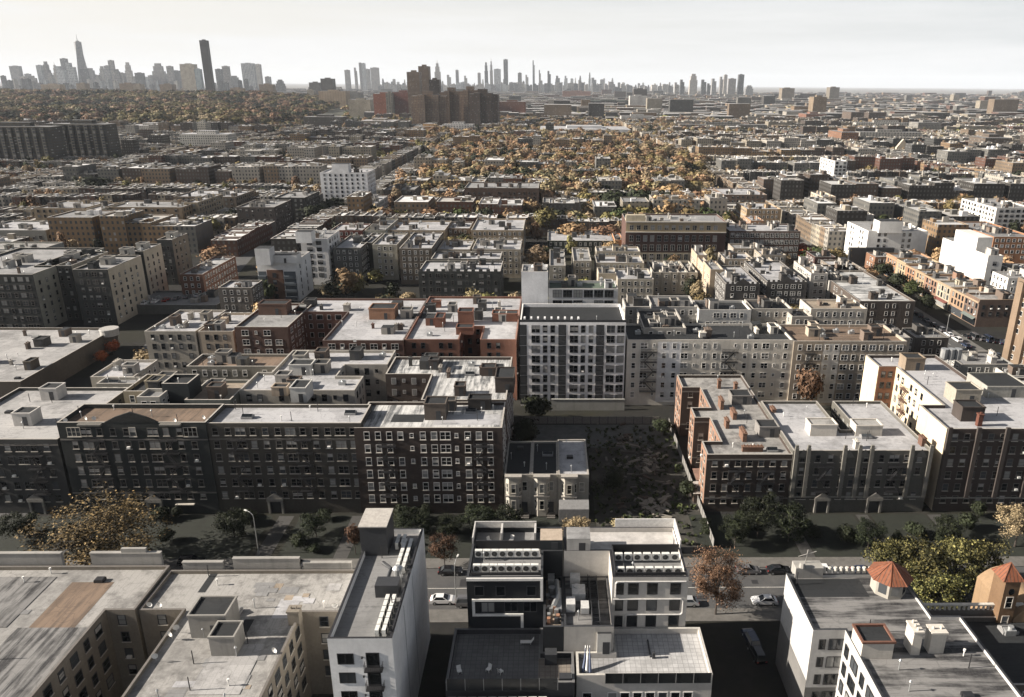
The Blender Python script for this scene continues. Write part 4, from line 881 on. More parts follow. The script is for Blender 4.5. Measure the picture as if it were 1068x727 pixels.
for rt, xx in ((b1, mid-1.4), (b2, hx1-1.5), (b3, hx2-1.5)):
    put_window(rt, xx, YH-.41 if rt is b3 else YH-.01, 6.0, 0, .9, 2.0, plain('sash_cream', (.5, .48, .42), .6), 2)
    q = MB(); q.box(xx-.6, xx+.6, YH-.5, YH-.42, .9, 3.4); part('door', q, DARKM, rt)
    q = MB(); [q.box(xx-.9, xx+.9, YH-.8-.35*k, YH-.5-.35*k if k else YH-.51, 0, .9-.2*k) for k in range(4)]; part('stoop', q, DSTONE, rt)
q = MB(); q.quad((hx1+.2, YH-3.2, 3.2), (hx2, YH-3.2, 3.2), (hx2, YH-1.6, 4.6), (hx1+.2, YH-1.6, 4.6)); q.box(hx1+.2, hx2, YH-3.2, YH-1.65, .1, 3.15); part('porch', q, plain('porch_shingle', (.2, .2, .2), .8), b3)

# I: right-hand row
BRK = (.16, .09, .07)
p = poly_px([(737, 475), (829, 475), (790, 418), (786, 393), (709, 393), (722, 430), (736, 432)], 14.0)
x0 = gx(738, 475, 14); x1 = gx(829, 475, 14)-.08; xa = gx(712, 405, 14); xb = gx(724, 434, 14); xi1 = gx(747, 450, 14); xi2 = gx(734, 412, 14)
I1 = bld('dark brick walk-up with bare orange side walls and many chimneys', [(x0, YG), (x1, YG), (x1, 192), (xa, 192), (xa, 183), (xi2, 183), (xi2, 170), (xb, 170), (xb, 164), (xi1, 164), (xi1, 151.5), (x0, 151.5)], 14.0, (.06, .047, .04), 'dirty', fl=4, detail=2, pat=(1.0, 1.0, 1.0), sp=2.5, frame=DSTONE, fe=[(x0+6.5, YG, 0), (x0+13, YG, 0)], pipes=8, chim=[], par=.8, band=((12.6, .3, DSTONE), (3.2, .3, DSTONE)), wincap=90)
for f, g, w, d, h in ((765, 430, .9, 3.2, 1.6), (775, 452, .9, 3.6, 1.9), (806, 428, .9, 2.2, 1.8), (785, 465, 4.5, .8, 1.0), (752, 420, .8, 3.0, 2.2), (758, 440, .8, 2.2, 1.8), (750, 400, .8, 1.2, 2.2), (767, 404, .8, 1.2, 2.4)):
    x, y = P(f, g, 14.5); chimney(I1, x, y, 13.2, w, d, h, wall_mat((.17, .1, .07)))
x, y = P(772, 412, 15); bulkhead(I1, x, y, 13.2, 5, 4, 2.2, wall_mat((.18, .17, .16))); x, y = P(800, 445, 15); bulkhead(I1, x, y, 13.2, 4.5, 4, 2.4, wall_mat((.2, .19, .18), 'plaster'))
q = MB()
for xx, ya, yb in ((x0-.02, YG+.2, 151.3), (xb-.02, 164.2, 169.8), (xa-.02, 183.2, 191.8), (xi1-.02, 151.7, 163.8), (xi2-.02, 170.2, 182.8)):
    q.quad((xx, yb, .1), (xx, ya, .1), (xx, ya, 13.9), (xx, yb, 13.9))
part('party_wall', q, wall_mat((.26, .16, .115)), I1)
doorway(I1, x1-4, YG)
p = poly_px([(829, 472), (976, 472), (921, 417), (866, 417), (900, 452), (889, 452), (853, 418), (803, 418)], 15.0)
x0 = gx(829, 472, 15); x1 = gx(976, 472, 15)-.08
yb = at(840, 418, 15).y; xs1, xs2 = gx(852, 418, 15), gx(868, 418, 15); ys = at(885, 448, 15).y
I2 = bld('grey stone-trimmed apartment house with pinnacled parapet and split white roof', [(x0, YG-.2), (x1, YG-.2), (x1, yb), (xs2, yb), (xs2, ys), (xs1, ys), (xs1, yb), (x0, yb)], 15.0, (.11, .105, .092), 'white', fl=4, detail=2, pat=(2.0, 1.0, 1.0, 1.0, 2.0, 2.0, 1.0), sp=2.75, frame=DSTONE, pipes=9, par=.7, band=((3.6, .35, plain('band_stone', (.26, .25, .22), .85)),), fe=[(x0+7.2, YG-.2, 0), (x1-7.5, YG-.2, 0)], wincap=90)
for k in range(7):
    q = MB(); xx = x0+.6+(x1-x0-1.2)*(0, .09, .36, .47, .56, .86, 1)[k]; q.box(xx-.4, xx+.4, YG-.75, YG-.204, 3.9, 15.8); q.box(xx-.32, xx+.32, YG-.68, YG-.25, 15.803, 16.4)
    part('pilaster', q, plain('pilaster_stone', (.145, .138, .12), .85), I2)
doorway(I2, x0+7.5, YG-.2); doorway(I2, x0+19, YG-.2)
for xx in (x0+2.2, x0+12, x0+15.5, x1-2.4):
    q = MB(); q.ngon([(xx-1.3, YG-.34, 13.4), (xx+1.3, YG-.34, 13.4), (xx, YG-.34, 15.3)]); q.ngon([(xx+1.3, YG-.21, 13.4), (xx-1.3, YG-.21, 13.4), (xx, YG-.21, 15.3)]); part('pediment', q, plain('pilaster_stone', (.145, .138, .12), .85), I2)
PW = wall_mat((.5, .47, .42), 'plaster')
x, y = P(857, 440, 17); bulkhead(I2, x, y, 14.3, 6, 3.6, 2.6, PW, False, True, roof_mat('dirty')); x, y = P(904, 440, 17); bulkhead(I2, x, y, 14.3, 6, 3.6, 2.4, PW, False, True, roof_mat('dirty')); x, y = P(970, 462, 15.5); chimney(I2, x-1, y+1.5, 14.3, .9, 1.8, 1.8, wall_mat((.14, .08, .06))); x, y = P(893, 462, 15.5); chimney(I2, x, y, 14.3, .8, 1.4, 1.6, PW)
zI = 20.0; x0 = gx(988, 447, zI); xa = at(903, 370, zI).x; yB = at(903, 370, zI).y; yR = at(919, 382, zI).y; xb = at(935, 382, zI).x; yF = at(960, 422, zI).y; xa = min(xa, xb-3.5)
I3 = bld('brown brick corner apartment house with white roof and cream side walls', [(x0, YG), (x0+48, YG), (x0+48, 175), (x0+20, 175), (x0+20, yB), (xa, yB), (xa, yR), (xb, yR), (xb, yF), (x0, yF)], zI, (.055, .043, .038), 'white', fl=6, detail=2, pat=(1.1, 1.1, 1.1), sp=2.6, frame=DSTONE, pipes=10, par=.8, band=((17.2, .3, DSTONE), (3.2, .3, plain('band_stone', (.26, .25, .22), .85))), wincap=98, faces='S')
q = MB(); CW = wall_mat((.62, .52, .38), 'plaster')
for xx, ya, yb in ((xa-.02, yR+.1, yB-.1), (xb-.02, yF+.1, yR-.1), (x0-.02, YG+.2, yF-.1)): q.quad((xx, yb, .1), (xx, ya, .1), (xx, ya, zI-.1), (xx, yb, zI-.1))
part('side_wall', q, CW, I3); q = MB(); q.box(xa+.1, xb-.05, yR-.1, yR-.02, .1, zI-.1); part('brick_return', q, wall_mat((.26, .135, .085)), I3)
for k in range(6):
    for yy in (yR-2, yR-4.6, yR-9.4, yR-12, yR-15): put_window(I3, xb-.02, yy, 2+3*k, R_(-90), .9, 1.5, DARKM, 1)
    for xx in ((xa+xb)/2-.9, (xa+xb)/2+.9): put_window(I3, xx, yR-.1, 2+3*k, 0, .9, 1.5, DARKM, 1)
fire_escape(I3, xb-.03, yR-7, R_(-90), 6, 3.0, 1.6, 3.2, plain('fe_rust', (.12, .07, .05), .8))
for k in range(8):
    q = MB(); xx = x0+.5+k*6.2; q.box(xx-.45, xx+.45, YG-.5, YG-.004, 3.6, zI+.4); part('pilaster', q, wall_mat((.065, .055, .05)), I3)
for f, g, w, d, h, cm in ((951, 377, 5, 4, 3.2, (.24, .19, .14)), (1004, 410, 6, 5, 3.4, (.32, .29, .24)), (1010, 428, 5, 4, 3.2, (.06, .05, .045)), (1040, 400, 10, 9, 2.6, (.3, .29, .26))):
    x, y = P(f, g, zI+1); bulkhead(I3, x, y, zI-.8, w, d, h, wall_mat(cm))
x, y = P(1022, 436, zI+1); chimney(I3, x, y, zI-.8, 1, 1, 2.6, wall_mat((.12, .05, .035)))
for k in range(3): x, y = P(985+k*7, 368, zI+1); q = MB(); q.cyl(x, y, zI-.8, zI+2.2, 1.0, 1.0, 10); part('cooling_drum', q, STEEL, I3)
# ------------------------------------------------------------------ L: white grid block and M: the beige rear facades
x0, x1 = -8.7, 21.1
L = bld('white gridded eight-storey block with dark recessed balconies and roof units', [(x0, 203), (x1, 203), (x1, 222), (x0, 222)], 25.5, (.8, .79, .78), 'black', fl=8, pat=(0,), sp=60, kind='clean', detail=2, pipes=1, hatches=0, par=1.0, capm=WHITE)
cols = ((.9, 2.0, 'b'), (4.4, 2.2, 'w'), (7.05, 1.15, 'w'), (9.2, 1.15, 'w'), (11.9, 2.2, 'b'), (15.2, 2.2, 'w'), (17.8, 1.15, 'w'), (20.0, 1.15, 'w'), (22.6, 2.3, 'b'), (25.6, 2.2, 'w'), (28.4, 1.9, 'w'))
BALB = plain('balcony_dark', (.03, .032, .035), .6)
for k in range(8):
    z = 1.0+3.0*k
    for cxx, w, t in cols:
        xx = x0+cxx*29.8/29.8
        if t == 'w': put_window(L, xx, 203, z+.45, 0, w, 2.05, plain('frame_grey', (.2, .2, .2), .6), 1)
        else:
            q = MB(); q.quad((xx-w/2, 202.97, z), (xx+w/2, 202.97, z), (xx+w/2, 202.97, z+2.75), (xx-w/2, 202.97, z+2.75), 0); q.box(xx-w/2, xx+w/2, 201.9, 202.96, z-.15, z, 1)
            q.box(xx-w/2, xx+w/2, 201.88, 201.94, z+.02, z+1.0, 0); part('balcony', q, [BALB, plain('slab_pale', (.4, .4, .4), .7)], L)
q = MB(); [q.box(x0+1+k*1.9, x0+1.5+k*1.9, 203.6, 205.6, 24.5, 26.4, 0) for k in range(9)]; part('roof_fin', q, plain('fin_white', (.6, .6, .6), .6), L)
q = MB(); q.box(x0, x1, 203.0, 203.15, 25.503, 26.2); part('roof_railing', q, BALB, L)
p0, p1 = gx(572, 303, 29), gx(645, 303, 29)
bld('glazed penthouse storey with pale frame behind the gridded block', [(p0, 226), (p1, 226), (p1, 236), (p0, 236)], 29.2, (.45, .45, .45), 'green', fl=2, fh=3.3, z0=22.4, pat=(2.6,), sp=3.2, wh=2.2, frame=DARKM, kind='clean', name='penthouse', cat='penthouse', pipes=1, hatches=0)
q0, q1 = gx(545, 277, 34), gx(572, 277, 34)
bld('white windowless stair tower standing above the gridded block', [(q0, 226), (q1-.1, 226), (q1-.1, 236), (q0, 236)], 34.5, (.72, .72, .72), 'silver', fl=1, pat=(0,), kind='clean', name='stair_tower', cat='stair tower', pipes=6, hatches=0)
m0, m1 = gx(655, 357, 20.2), gx(830, 357, 20.2)
MCOL = (.6, .565, .5)
M = bld('long beige rear facade with black fire escapes and small paired windows', [(m0, 203.4), (m1, 203.4), (m1, 219), (m0, 219)], 20.2, MCOL, 'black', fl=6, pat=(1.0, 1.9, .55, 1.0), sp=2.9, kind='plaster', detail=1, fe=[(m0+6.3, 203.4, 0, 4.6), (m0+29.5, 203.4, 0, 4.6)], pipes=8, par=.6, wincap=98, wh=1.5)
q = MB(); q.quad((m0+8.8, 203.38, 1), (m0+15.6, 203.38, 1), (m0+15.6, 203.38, 19.6), (m0+8.8, 203.38, 19.6)); part('painted_strip', q, wall_mat((.68, .67, .66), 'clean'), M)
n0, n1 = m1+.06, gx(945, 355, 20)
M2 = bld('tan rear facade with a tree against it, right of the beige one', [(n0, 203), (n1, 203), (n1, 219), (n0, 219)], 20, (.36, .31, .25), 'brown', fl=6, pat=(1.0, 1.0, 1.8), sp=2.6, kind='plaster', fe=[(n0+5, 203, 0)], pipes=5, wincap=90)
q = MB(); q.quad((n0+8.6, 202.98, 1), (n0+13.4, 202.98, 1), (n0+13.4, 202.98, 19.2), (n0+8.6, 202.98, 19.2)); part('painted_strip', q, wall_mat((.6, .58, .54), 'plaster'), M2)
def zrect(label, xl, xr, yf, yb, z, wall, roofk, gap=.06, **kw):
    p = rect_px(xl, xr, yf, yb, z); p = [(p[0][0]+gap, p[0][1]), (p[1][0]-gap, p[1][1]), (p[2][0]-gap, p[2][1]), (p[3][0]+gap, p[3][1])]
    return bld(label, p, z, wall, roofk, **kw)
zr_ = zrect
CAP = dict(pipes=3)
zr_('pale low rear building with black roof and white bulkhead, behind the beige facade', 671, 716, 342, 322, 21.5, (.34, .32, .29), 'black', fl=6, pat=(1.0,), bulk=(), **CAP)
zr_('white-walled building with black roof and rounded parapet hump', 729, 784, 323, 313, 21, (.55, .54, .51), 'black', fl=6, pat=(1.0, 1.9), fe=(), **CAP)
zr_('cream building with black roof under the yellow street trees', 785, 827, 322, 312, 20.5, (.45, .42, .37), 'black', fl=6, pat=(1.0,), **CAP)
zr_('tan-roofed cream building with white end wall, left of the sunlit avenue', 846, 905, 322, 312, 19.0, (.48, .44, .38), 'tan', fl=5, pat=(1.0,), **CAP)
zr_('grey stuccoed gable-humped building between black roofs', 680, 727, 320, 308, 21, (.36, .35, .33), 'grey', fl=6, pat=(1.0,), **CAP)
zr_('pale flat building with small humps behind the penthouse', 652, 690, 320, 311, 20, (.4, .39, .37), 'grey', fl=5, pat=(1.0,), **CAP)
zr_('flat dark-roofed building with white hatch, right of the tan rear facade', 826, 848, 330, 322, 19.5, (.42, .38, .33), 'black', fl=6, pat=(1.0,), **CAP)
zr_('flat low roof strewn with pipes, left of the parking yard', 905, 950, 352, 338, 12, (.18, .17, .16), 'grey', fl=3, pat=(1.0,), pipes=6)
zr_('low dark shop block with cluttered roof beside the parking yard', 955, 990, 352, 342, 8, (.08, .075, .07), 'grey', fl=2, pat=(1.0,), pipes=7)
zr_('low grey garage with ribbed roof by the parked cars', 1003, 1058, 380, 366, 8, (.2, .2, .19), 'grey', fl=2, pat=(1.0,), pipes=3)
zr_('small white-fronted garage at the right edge', 1052, 1090, 392, 380, 7, (.55, .53, .49), 'black', fl=2, pat=(1.0,), pipes=1)

# ------------------------------------------------------------------ left middle distance
rb('broad low supermarket with weathered white roof and dark stains', (-160, 21, 398, 341.5), 7, (.1, .085, .07), 'patchy', fl=1, pat=(0,), sp=40, pipes=14, hatches=4, name='supermarket', cat='supermarket', along='Y')
p = at(123, 344, 8); rt = root('rooftop_tank', (p.x-3, p.y, 6.2), 'round white tank at the corner of the supermarket roof', 'tank'); q = MB(); q.cyl(p.x-3, p.y, 6.2, 8.3, 2.9, 2.9, 20); part('drum', q, plain('tank_white', (.34, .33, .31), .7), rt); q = MB(); q.cyl(p.x-3, p.y, 8.3, 8.6, 3.1, 3.0, 20); part('rim', q, plain('tank_white', (.34, .33, .31), .7), rt)
KC = (.42, .35, .27)
zr_('tan four-storey walk-up with white roof, left of a pair', 150, 204, 345.5, 323, 16.5, (.36, .33, .28), 'white', fl=5, pat=(1.0,), pipes=6, fe=(), frame=DARKM)
zr_('tan and orange walk-up with white roof, right of a pair', 206, 243, 345.5, 326, 16.5, KC, 'white', fl=5, pat=(1.0,), pipes=4, frame=DARKM)
SW = plain('sash_white', (.6, .58, .55), .6)
K3 = zr_('brown brick apartment house with silver roof, left wing of the court', 244, 300, 341, 316, 19, (.12, .075, .06), 'silver', fl=6, pat=(1.9, .6, 1.9), sp=3.3, frame=SW, pipes=5, detail=2)
x, y = P(300, 321, 20); bulkhead(K3, x-4, y, 18.3, 9, 5, 3.4, wall_mat((.14, .085, .065)))
K4 = pb('brown brick building with long white roof and deep court beside the red one', [(312, 318), (330, 306), (446, 306), (421, 355), (337, 355), (360, 322), (312, 322)] if False else [(304, 325), (318, 311), (446, 311), (421, 355), (337, 355), (362, 325)], 19, (.13, .075, .06), 'white', fl=6, pat=(1.9, 1.0), sp=3.0, frame=SW, pipes=8, detail=1, capm=plain('cap_dark', (.1, .08, .07), .8))
x, y = P(400, 322, 21); bulkhead(K4, x, y, 18.3, 8, 6, 3.4, wall_mat((.3, .17, .11)))
K5 = pb('red brick building with white roof and red parapets, left of the gridded block', [(447, 311), (543, 308), (540, 351), (500, 351), (500, 356), (478, 356), (478, 351), (423, 355)] if False else [(447, 309), (543, 309), (540, 354), (501, 354), (504, 340), (483, 340), (479, 354), (423, 354)], 19, (.19, .095, .068), 'white', fl=6, pat=(1.0, 1.0, 0), sp=2.6, frame=DARKM, pipes=8, capm=plain('cap_red', (.18, .095, .07), .8))
RD = wall_mat((.21, .1, .07))
for f, g, w, d, h in ((486, 328, 4.5, 4.5, 4.0), (485, 338, 5, 4, 2.0), (459, 330, 2.6, 5.5, 2.8), (527, 325, 8, 4, 2.4), (455, 312, 3, 2, 2)): x, y = P(f, g, 21); bulkhead(K5, x, y, 18.3, w, d, h, RD, False)
p0 = at(430, 330, 19); q = MB(); q.quad((p0.x-2, p0.y, 18.27), (p0.x+12, p0.y, 18.27), (p0.x+12, p0.y+6, 18.27), (p0.x-2, p0.y+6, 18.27)); part('roof_patch', q, roof_mat('black'), K5)
# dark apartment houses of the avenue at far left
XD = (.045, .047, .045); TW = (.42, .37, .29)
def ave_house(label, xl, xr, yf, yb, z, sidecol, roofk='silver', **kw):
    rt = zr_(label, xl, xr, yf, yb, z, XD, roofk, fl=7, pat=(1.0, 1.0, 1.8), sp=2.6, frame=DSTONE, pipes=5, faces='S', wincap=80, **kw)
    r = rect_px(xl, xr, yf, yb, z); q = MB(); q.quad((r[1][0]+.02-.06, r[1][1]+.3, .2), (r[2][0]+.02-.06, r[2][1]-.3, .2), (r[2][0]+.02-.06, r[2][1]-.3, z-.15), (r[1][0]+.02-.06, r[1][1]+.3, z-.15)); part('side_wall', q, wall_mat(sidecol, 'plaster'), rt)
    yy = r[1][1]+3
    while yy < r[2][1]-2:
        for k in range(6): put_window(rt, r[1][0]-.04, yy, 2.5+3*k, R_(90), .9, 1.5, DARKM, 1)
        yy += 4.2
    x, y = (r[0][0]+r[1][0])/2, (r[0][1]+r[2][1])/2; bulkhead(rt, x, y, z-.75, 4, 4, 2.6, wall_mat((.4, .38, .34), 'plaster'))
    return rt
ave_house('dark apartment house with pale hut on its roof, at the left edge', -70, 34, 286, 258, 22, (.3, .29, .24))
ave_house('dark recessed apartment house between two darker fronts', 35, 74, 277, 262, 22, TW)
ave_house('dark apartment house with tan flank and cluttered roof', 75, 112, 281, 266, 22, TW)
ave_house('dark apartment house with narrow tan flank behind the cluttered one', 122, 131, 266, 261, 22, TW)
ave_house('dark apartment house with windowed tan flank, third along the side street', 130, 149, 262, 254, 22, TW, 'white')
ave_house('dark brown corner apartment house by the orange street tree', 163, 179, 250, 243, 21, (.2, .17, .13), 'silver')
rb('low garage with rooftop parking below the tan flanks', (122, 226, 318, 303), 4, (.12, .12, .11), 'grey', fl=1, pat=(0,), sp=60, pipes=2, hatches=0, name='garage', cat='garage')
rb('cream and brown brick hall with sunlit white roof by the garage', (187, 211, 286, 267), 12, (.16, .085, .06), 'streaky', fl=3, pat=(1.0,), pipes=2)
rb('dark little house with white parapet humps in front of the modern white block', (227, 262, 300, 292), 13, (.12, .11, .1), 'white', fl=4, pat=(1.0,), pipes=4)
# white modern pair
U1 = rb('modern white block with brown brick panel and blue balconies', (267, 309, 272, 262), 17.5, (.68, .68, .67), 'grey', fl=5, pat=(0,), sp=60, kind='clean', pipes=6, hatches=0)
r = rect_px(267, 309, 272, 262, 17.5); q = MB(); a, b, Y = r[0][0]+4, r[1][0]-6, r[0][1]; q.box(a, b, Y-.3, Y-.004, 1, 13.6); part('brick_panel', q, wall_mat((.15, .085, .06)), U1)
for k in range(4):
    for xx in (a+3, a+8, a+13):
        if xx < b-1: put_window(U1, xx, Y-.3, 1.4+3*k, 0, 1.4, 1.8, DARKM, 1)
    for s0, s1 in ((r[0][0]+.3, a-.3), (b+.3, r[1][0]-.8)): q = MB(); q.box(s0, s1, Y-1.2, Y-.004, 1+3*k, 2.1+3*k); q.quad((s0, Y-.02, 2.1+3*k), (s1, Y-.02, 2.1+3*k), (s1, Y-.02, 3.9+3*k), (s0, Y-.02, 3.9+3*k)); part('balcony', q, plain('balcony_blue', (.07, .085, .1), .6), U1)
for k in range(5):
    for yy in (Y+4, Y+12, Y+20): put_window(U1, r[1][0], yy, 1.6+3*k, R_(90), .7, 1.6, DARKM, 1)
x, y = P(276, 262, 22); bulkhead(U1, x, y, 16.7, 6, 6, 7.0, wall_mat((.66, .66, .65), 'clean'), False, False); x, y = P(294, 265, 20); bulkhead(U1, x, y, 16.7, 14, 6, 3.4, wall_mat((.6, .6, .59), 'clean'), True, False)
U2 = rb('taller modern white block with stepped terraces behind the brown-panelled one', (313, 341, 249, 240), 21.5, (.68, .67, .65), 'silver', fl=6, pat=(2.2,), sp=4.2, wh=1.6, kind='clean', frame=DARKM, pipes=6)
x, y = P(318, 240, 26); bulkhead(U2, x, y, 20.7, 7, 6, 5, wall_mat((.66, .66, .65), 'clean'), False, False)
VV = dict(pipes=3, wincap=60)
zr_('dark grey apartment house with tan corner behind the rusty tree', 347, 376, 258.5, 245, 17, (.1, .1, .095), 'white', fl=5, pat=(1.0,), **VV)
zr_('recessed dark brick apartment house with fire escapes', 376, 388, 253, 243, 17, (.06, .06, .055), 'white', fl=5, pat=(1.0,), **VV)
zr_('cream apartment house with dark fire escape in the middle row', 388, 414, 255, 243, 17, (.36, .34, .28), 'white', fl=5, pat=(1.0,), **VV)
zr_('brown apartment house with broad white roof in the middle row', 416, 450, 259, 242, 17, (.13, .11, .09), 'white', fl=5, pat=(1.0, 1.0), **VV)
W = zr_('dark crenellated apartment house with white courtyard roof', 436, 522, 283, 272, 15, (.055, .058, .055), 'white', fl=4, pat=(1.0, 1.0, 1.8), sp=3.0, frame=DSTONE, pipes=5)
r = rect_px(436, 522, 283, 272, 15); q = MB(); xx = r[0][0]+.3
while xx < r[1][0]-1.5: q.box(xx, xx+1.5, r[0][1]+.02, r[0][1]+.5, 15.003, 15.9); xx += 3.1
part('battlement', q, wall_mat((.055, .058, .055)), W)
zr_('white-roofed rear wing behind the crenellated house', 449, 522, 270, 262, 15, (.15, .14, .12), 'white', fl=4, pat=(1.0,), **VV)
zr_('low white-roofed block with tan parapet, two rows behind the crenellated house', 456, 490, 260, 250, 14, (.36, .31, .24), 'white', fl=4, pat=(1.0,), **VV)
zr_('white-roofed block with grey tower room beside the pale stair tower', 492, 543, 260, 249, 14, (.33, .29, .23), 'white', fl=4, pat=(1.0,), **VV)
zr_('tan apartment house with white roof, left of the dark recess', 404, 464, 240, 230, 14, (.34, .27, .19), 'white', fl=4, pat=(1.0,), **VV)
zr_('brown infill house between two tan apartment houses', 465, 490, 238, 231, 13, (.16, .12, .09), 'white', fl=4, pat=(1.0,), **VV)
zr_('tan apartment house with white roof, right of the brown infill', 491, 546, 240, 228, 14, (.34, .27, .19), 'white', fl=4, pat=(1.0,), **VV)
zr_('crimson-fronted flat house left of the tan row', 344, 378, 240, 233, 15, (.14, .045, .035), 'white', fl=4, pat=(1.0,), **VV)
zr_('grey cream house right of the crimson front', 380, 402, 240, 228, 15, (.3, .29, .24), 'silver', fl=4, pat=(1.0,), **VV)
Z1 = zr_('long low building with white roof and dark green fascia beside the school', 571, 640, 251, 240, 8, (.05, .06, .05), 'white', fl=2, pat=(1.0,), pipes=6, name='hall', cat='hall')
zr_('orange sunlit stub wall house beside the school', 641, 650, 250, 243, 9, (.45, .2, .09), 'tan', fl=2, pat=(0,), pipes=0, hatches=0)
# school
S = zr_('long dark brick school with tan top storey and stone base', 653, 758, 231, 223, 22.5, (.1, .06, .05), 'silver', fl=1, pat=(0,), sp=100, pipes=5, name='school', cat='school')
r = rect_px(653, 758, 231, 223, 22.5); Y = r[0][1]; a, b = r[0][0], r[1][0]
for z0, h, c in ((17.2, 5.2, (.36, .29, .19)), (1.5, 4.8, (.36, .31, .23))): q = MB(); q.box(a+.1, b-.1, Y-.15, Y-.004, z0, z0+h); part('storey_band', q, wall_mat(c, 'plaster'), S)
q = MB(); q.box(a, b, Y-.9, Y-.16, 16.8, 17.2); q.box(a, b, Y-.9, Y-.16, 22.0, 22.6); part('cornice', q, STONE, S)
for k, z in enumerate((2.6, 7.4, 12.2, 18.2)):
    xx = a+3
    while xx < b-3: put_window(S, xx, Y-.15, z, 0, 1.9, 3.0 if k != 3 else 2.2, plain('sash_grey', (.36, .35, .33), .6), 1); xx += 3.6
r0 = r; q = MB(); q.box(a, a+10, Y+.2, Y+3, 22.51, 25.6); part('attic_block', q, wall_mat((.45, .4, .3), 'plaster'), S)
zr_('brick school annex with white roof, right of the long school', 761, 835, 241, 233, 17, (.11, .07, .055), 'white', fl=4, fh=3.6, pat=(1.7, 1.7), sp=2.6, wh=2.2, pipes=5, wincap=80)
zr_('tan house with white roof above the school annex', 779, 815, 218, 211, 15, (.33, .24, .15), 'white', fl=4, pat=(1.0,), **VV)
zr_('small orange-sided house with white roof by the school annex', 783, 797, 230, 225, 13, (.35, .2, .12), 'white', fl=3, pat=(1.0,), pipes=1)
# houses behind the penthouse
HH = dict(pipes=2, wincap=40, hatches=0)
zr_('narrow tan house with pale roof right of the stair tower', 573, 590, 277, 260, 13, (.3, .28, .24), 'silver', fl=4, pat=(1.0,), sp=2.4, **HH)
zr_('narrow tan house standing alone between dark gaps', 598, 617, 272, 258, 13, (.32, .29, .24), 'silver', fl=4, pat=(1.0,), sp=2.4, **HH)
zr_('lilac-roofed cream house at the back of the terrace group', 622, 668, 262, 257, 13, (.42, .37, .29), 'white', fl=4, pat=(1.0,), **HH)
zr_('lilac-roofed cream house in the middle of the terrace group', 622, 672, 274, 266, 12, (.42, .37, .29), 'white', fl=3, pat=(1.0,), **HH)
zr_('cream house with blank sunlit end, front left of the terrace group', 624, 643, 285, 279, 12, (.45, .39, .3), 'silver', fl=4, pat=(1.0,), **HH)
zr_('cream house with arched white roof, front right of the terrace group', 644, 682, 291, 280, 11, (.42, .38, .31), 'white', fl=3, pat=(1.0,), **HH)
for k, (xl, xr) in enumerate(((681, 690), (690, 700), (700, 708), (708, 717), (717, 728))):
    zr_(('slate-roofed', 'white-roofed', 'lilac-roofed', 'patch-roofed', 'black-roofed')[k]+' cream row house in the little terrace below the school', xl, xr, 284, 272, 10, (.4, .37, .31), ('black', 'white', 'silver', 'streaky', 'black')[k], fl=3, pat=(1.0,), sp=2.2, pipes=1, hatches=0, name='row_house', cat='row house', group='little terrace below the school')
TR = (.42, .34, .25)
zr_('pink-sided tall house with white roof, right below the school', 727, 738, 266, 259, 15, TR, 'silver', fl=5, pat=(1.0,), **HH)
zr_('tan house with sunlit flank between two taller ones below the school', 734, 741, 276, 268, 14, TR, 'white', fl=5, pat=(1.0,), **HH)
zr_('tall tan house with bare sunlit flank below the school', 741, 755, 281, 272, 15, TR, 'silver', fl=5, pat=(1.0,), **HH)
CB = zr_('crenellated dark house with white roof and pointed gable', 757, 793, 296, 277, 14, (.09, .085, .08), 'white', fl=4, pat=(1.0, 1.8), pipes=4)
CB2 = zr_('second crenellated dark house, left of the cream flank', 800, 842, 294, 272, 14, (.09, .085, .08), 'white', fl=4, pat=(1.0, 1.8), pipes=4)
for o, rr_ in ((CB, rect_px(757, 793, 296, 277, 14)), (CB2, rect_px(800, 842, 294, 272, 14))):
    q = MB(); xx = rr_[0][0]+.3
    while xx < rr_[1][0]-1: q.box(xx, xx+1.0, rr_[0][1]+.02, rr_[0][1]+.4, 14.003, 14.8); xx += 2.0
    mx = (rr_[0][0]+rr_[1][0])/2; q.ngon([(mx-3, rr_[0][1]-.02, 14.01), (mx+3, rr_[0][1]-.02, 14.01), (mx, rr_[0][1]-.02, 16.2)]); q.ngon([(mx+3, rr_[0][1]+.3, 14.01), (mx-3, rr_[0][1]+.3, 14.01), (mx, rr_[0][1]+.3, 16.2)]); part('battlement', q, wall_mat((.09, .085, .08)), o)
for k, (xl, xr, yf, yb, rk) in enumerate(((756, 786, 270, 263, 'white'), (787, 812, 276, 268, 'silver'), (794, 820, 266, 260, 'white'), (765, 800, 259, 254, 'silver'))):
    zr_(('jumbled white-roofed house right behind the gabled dark house', 'grey-roofed house between the two crenellated houses', 'white-roofed house behind the second crenellated house', 'pale-roofed house tight below the school annex')[k], xl, xr, yf, yb, 13, (.3, .26, .21), rk, fl=4, pat=(1.0,), **HH)
D2_ = zr_('white-fronted house with tall columns of dark windows and cream flank', 846, 864, 285, 272, 15, (.4, .38, .35), 'tan', fl=4, pat=(1.5,), sp=2.4, frame=WHITE, pipes=2)
zr_('white-framed dark-windowed house right of the cream flank', 865, 884, 293, 284, 12, (.4, .39, .36), 'silver', fl=3, pat=(1.6,), sp=2.4, frame=WHITE, pipes=1)
zr_('roofless dark shell between white roofs near the avenue', 850, 872, 268, 262, 12, (.07, .04, .035), 'black', fl=3, pat=(1.0,), **HH)
zr_('brick corner house with broad patched white roof on the avenue', 897, 955, 314, 276, 12, (.085, .07, .06), 'streaky', fl=3, pat=(1.0, 1.0, 0), sp=2.7, frame=SW, pipes=10, hatches=3)
zr_('white-roofed house at the top of the patched corner block', 873, 904, 282, 271, 12, (.2, .17, .14), 'white', fl=3, pat=(1.0,), **HH)
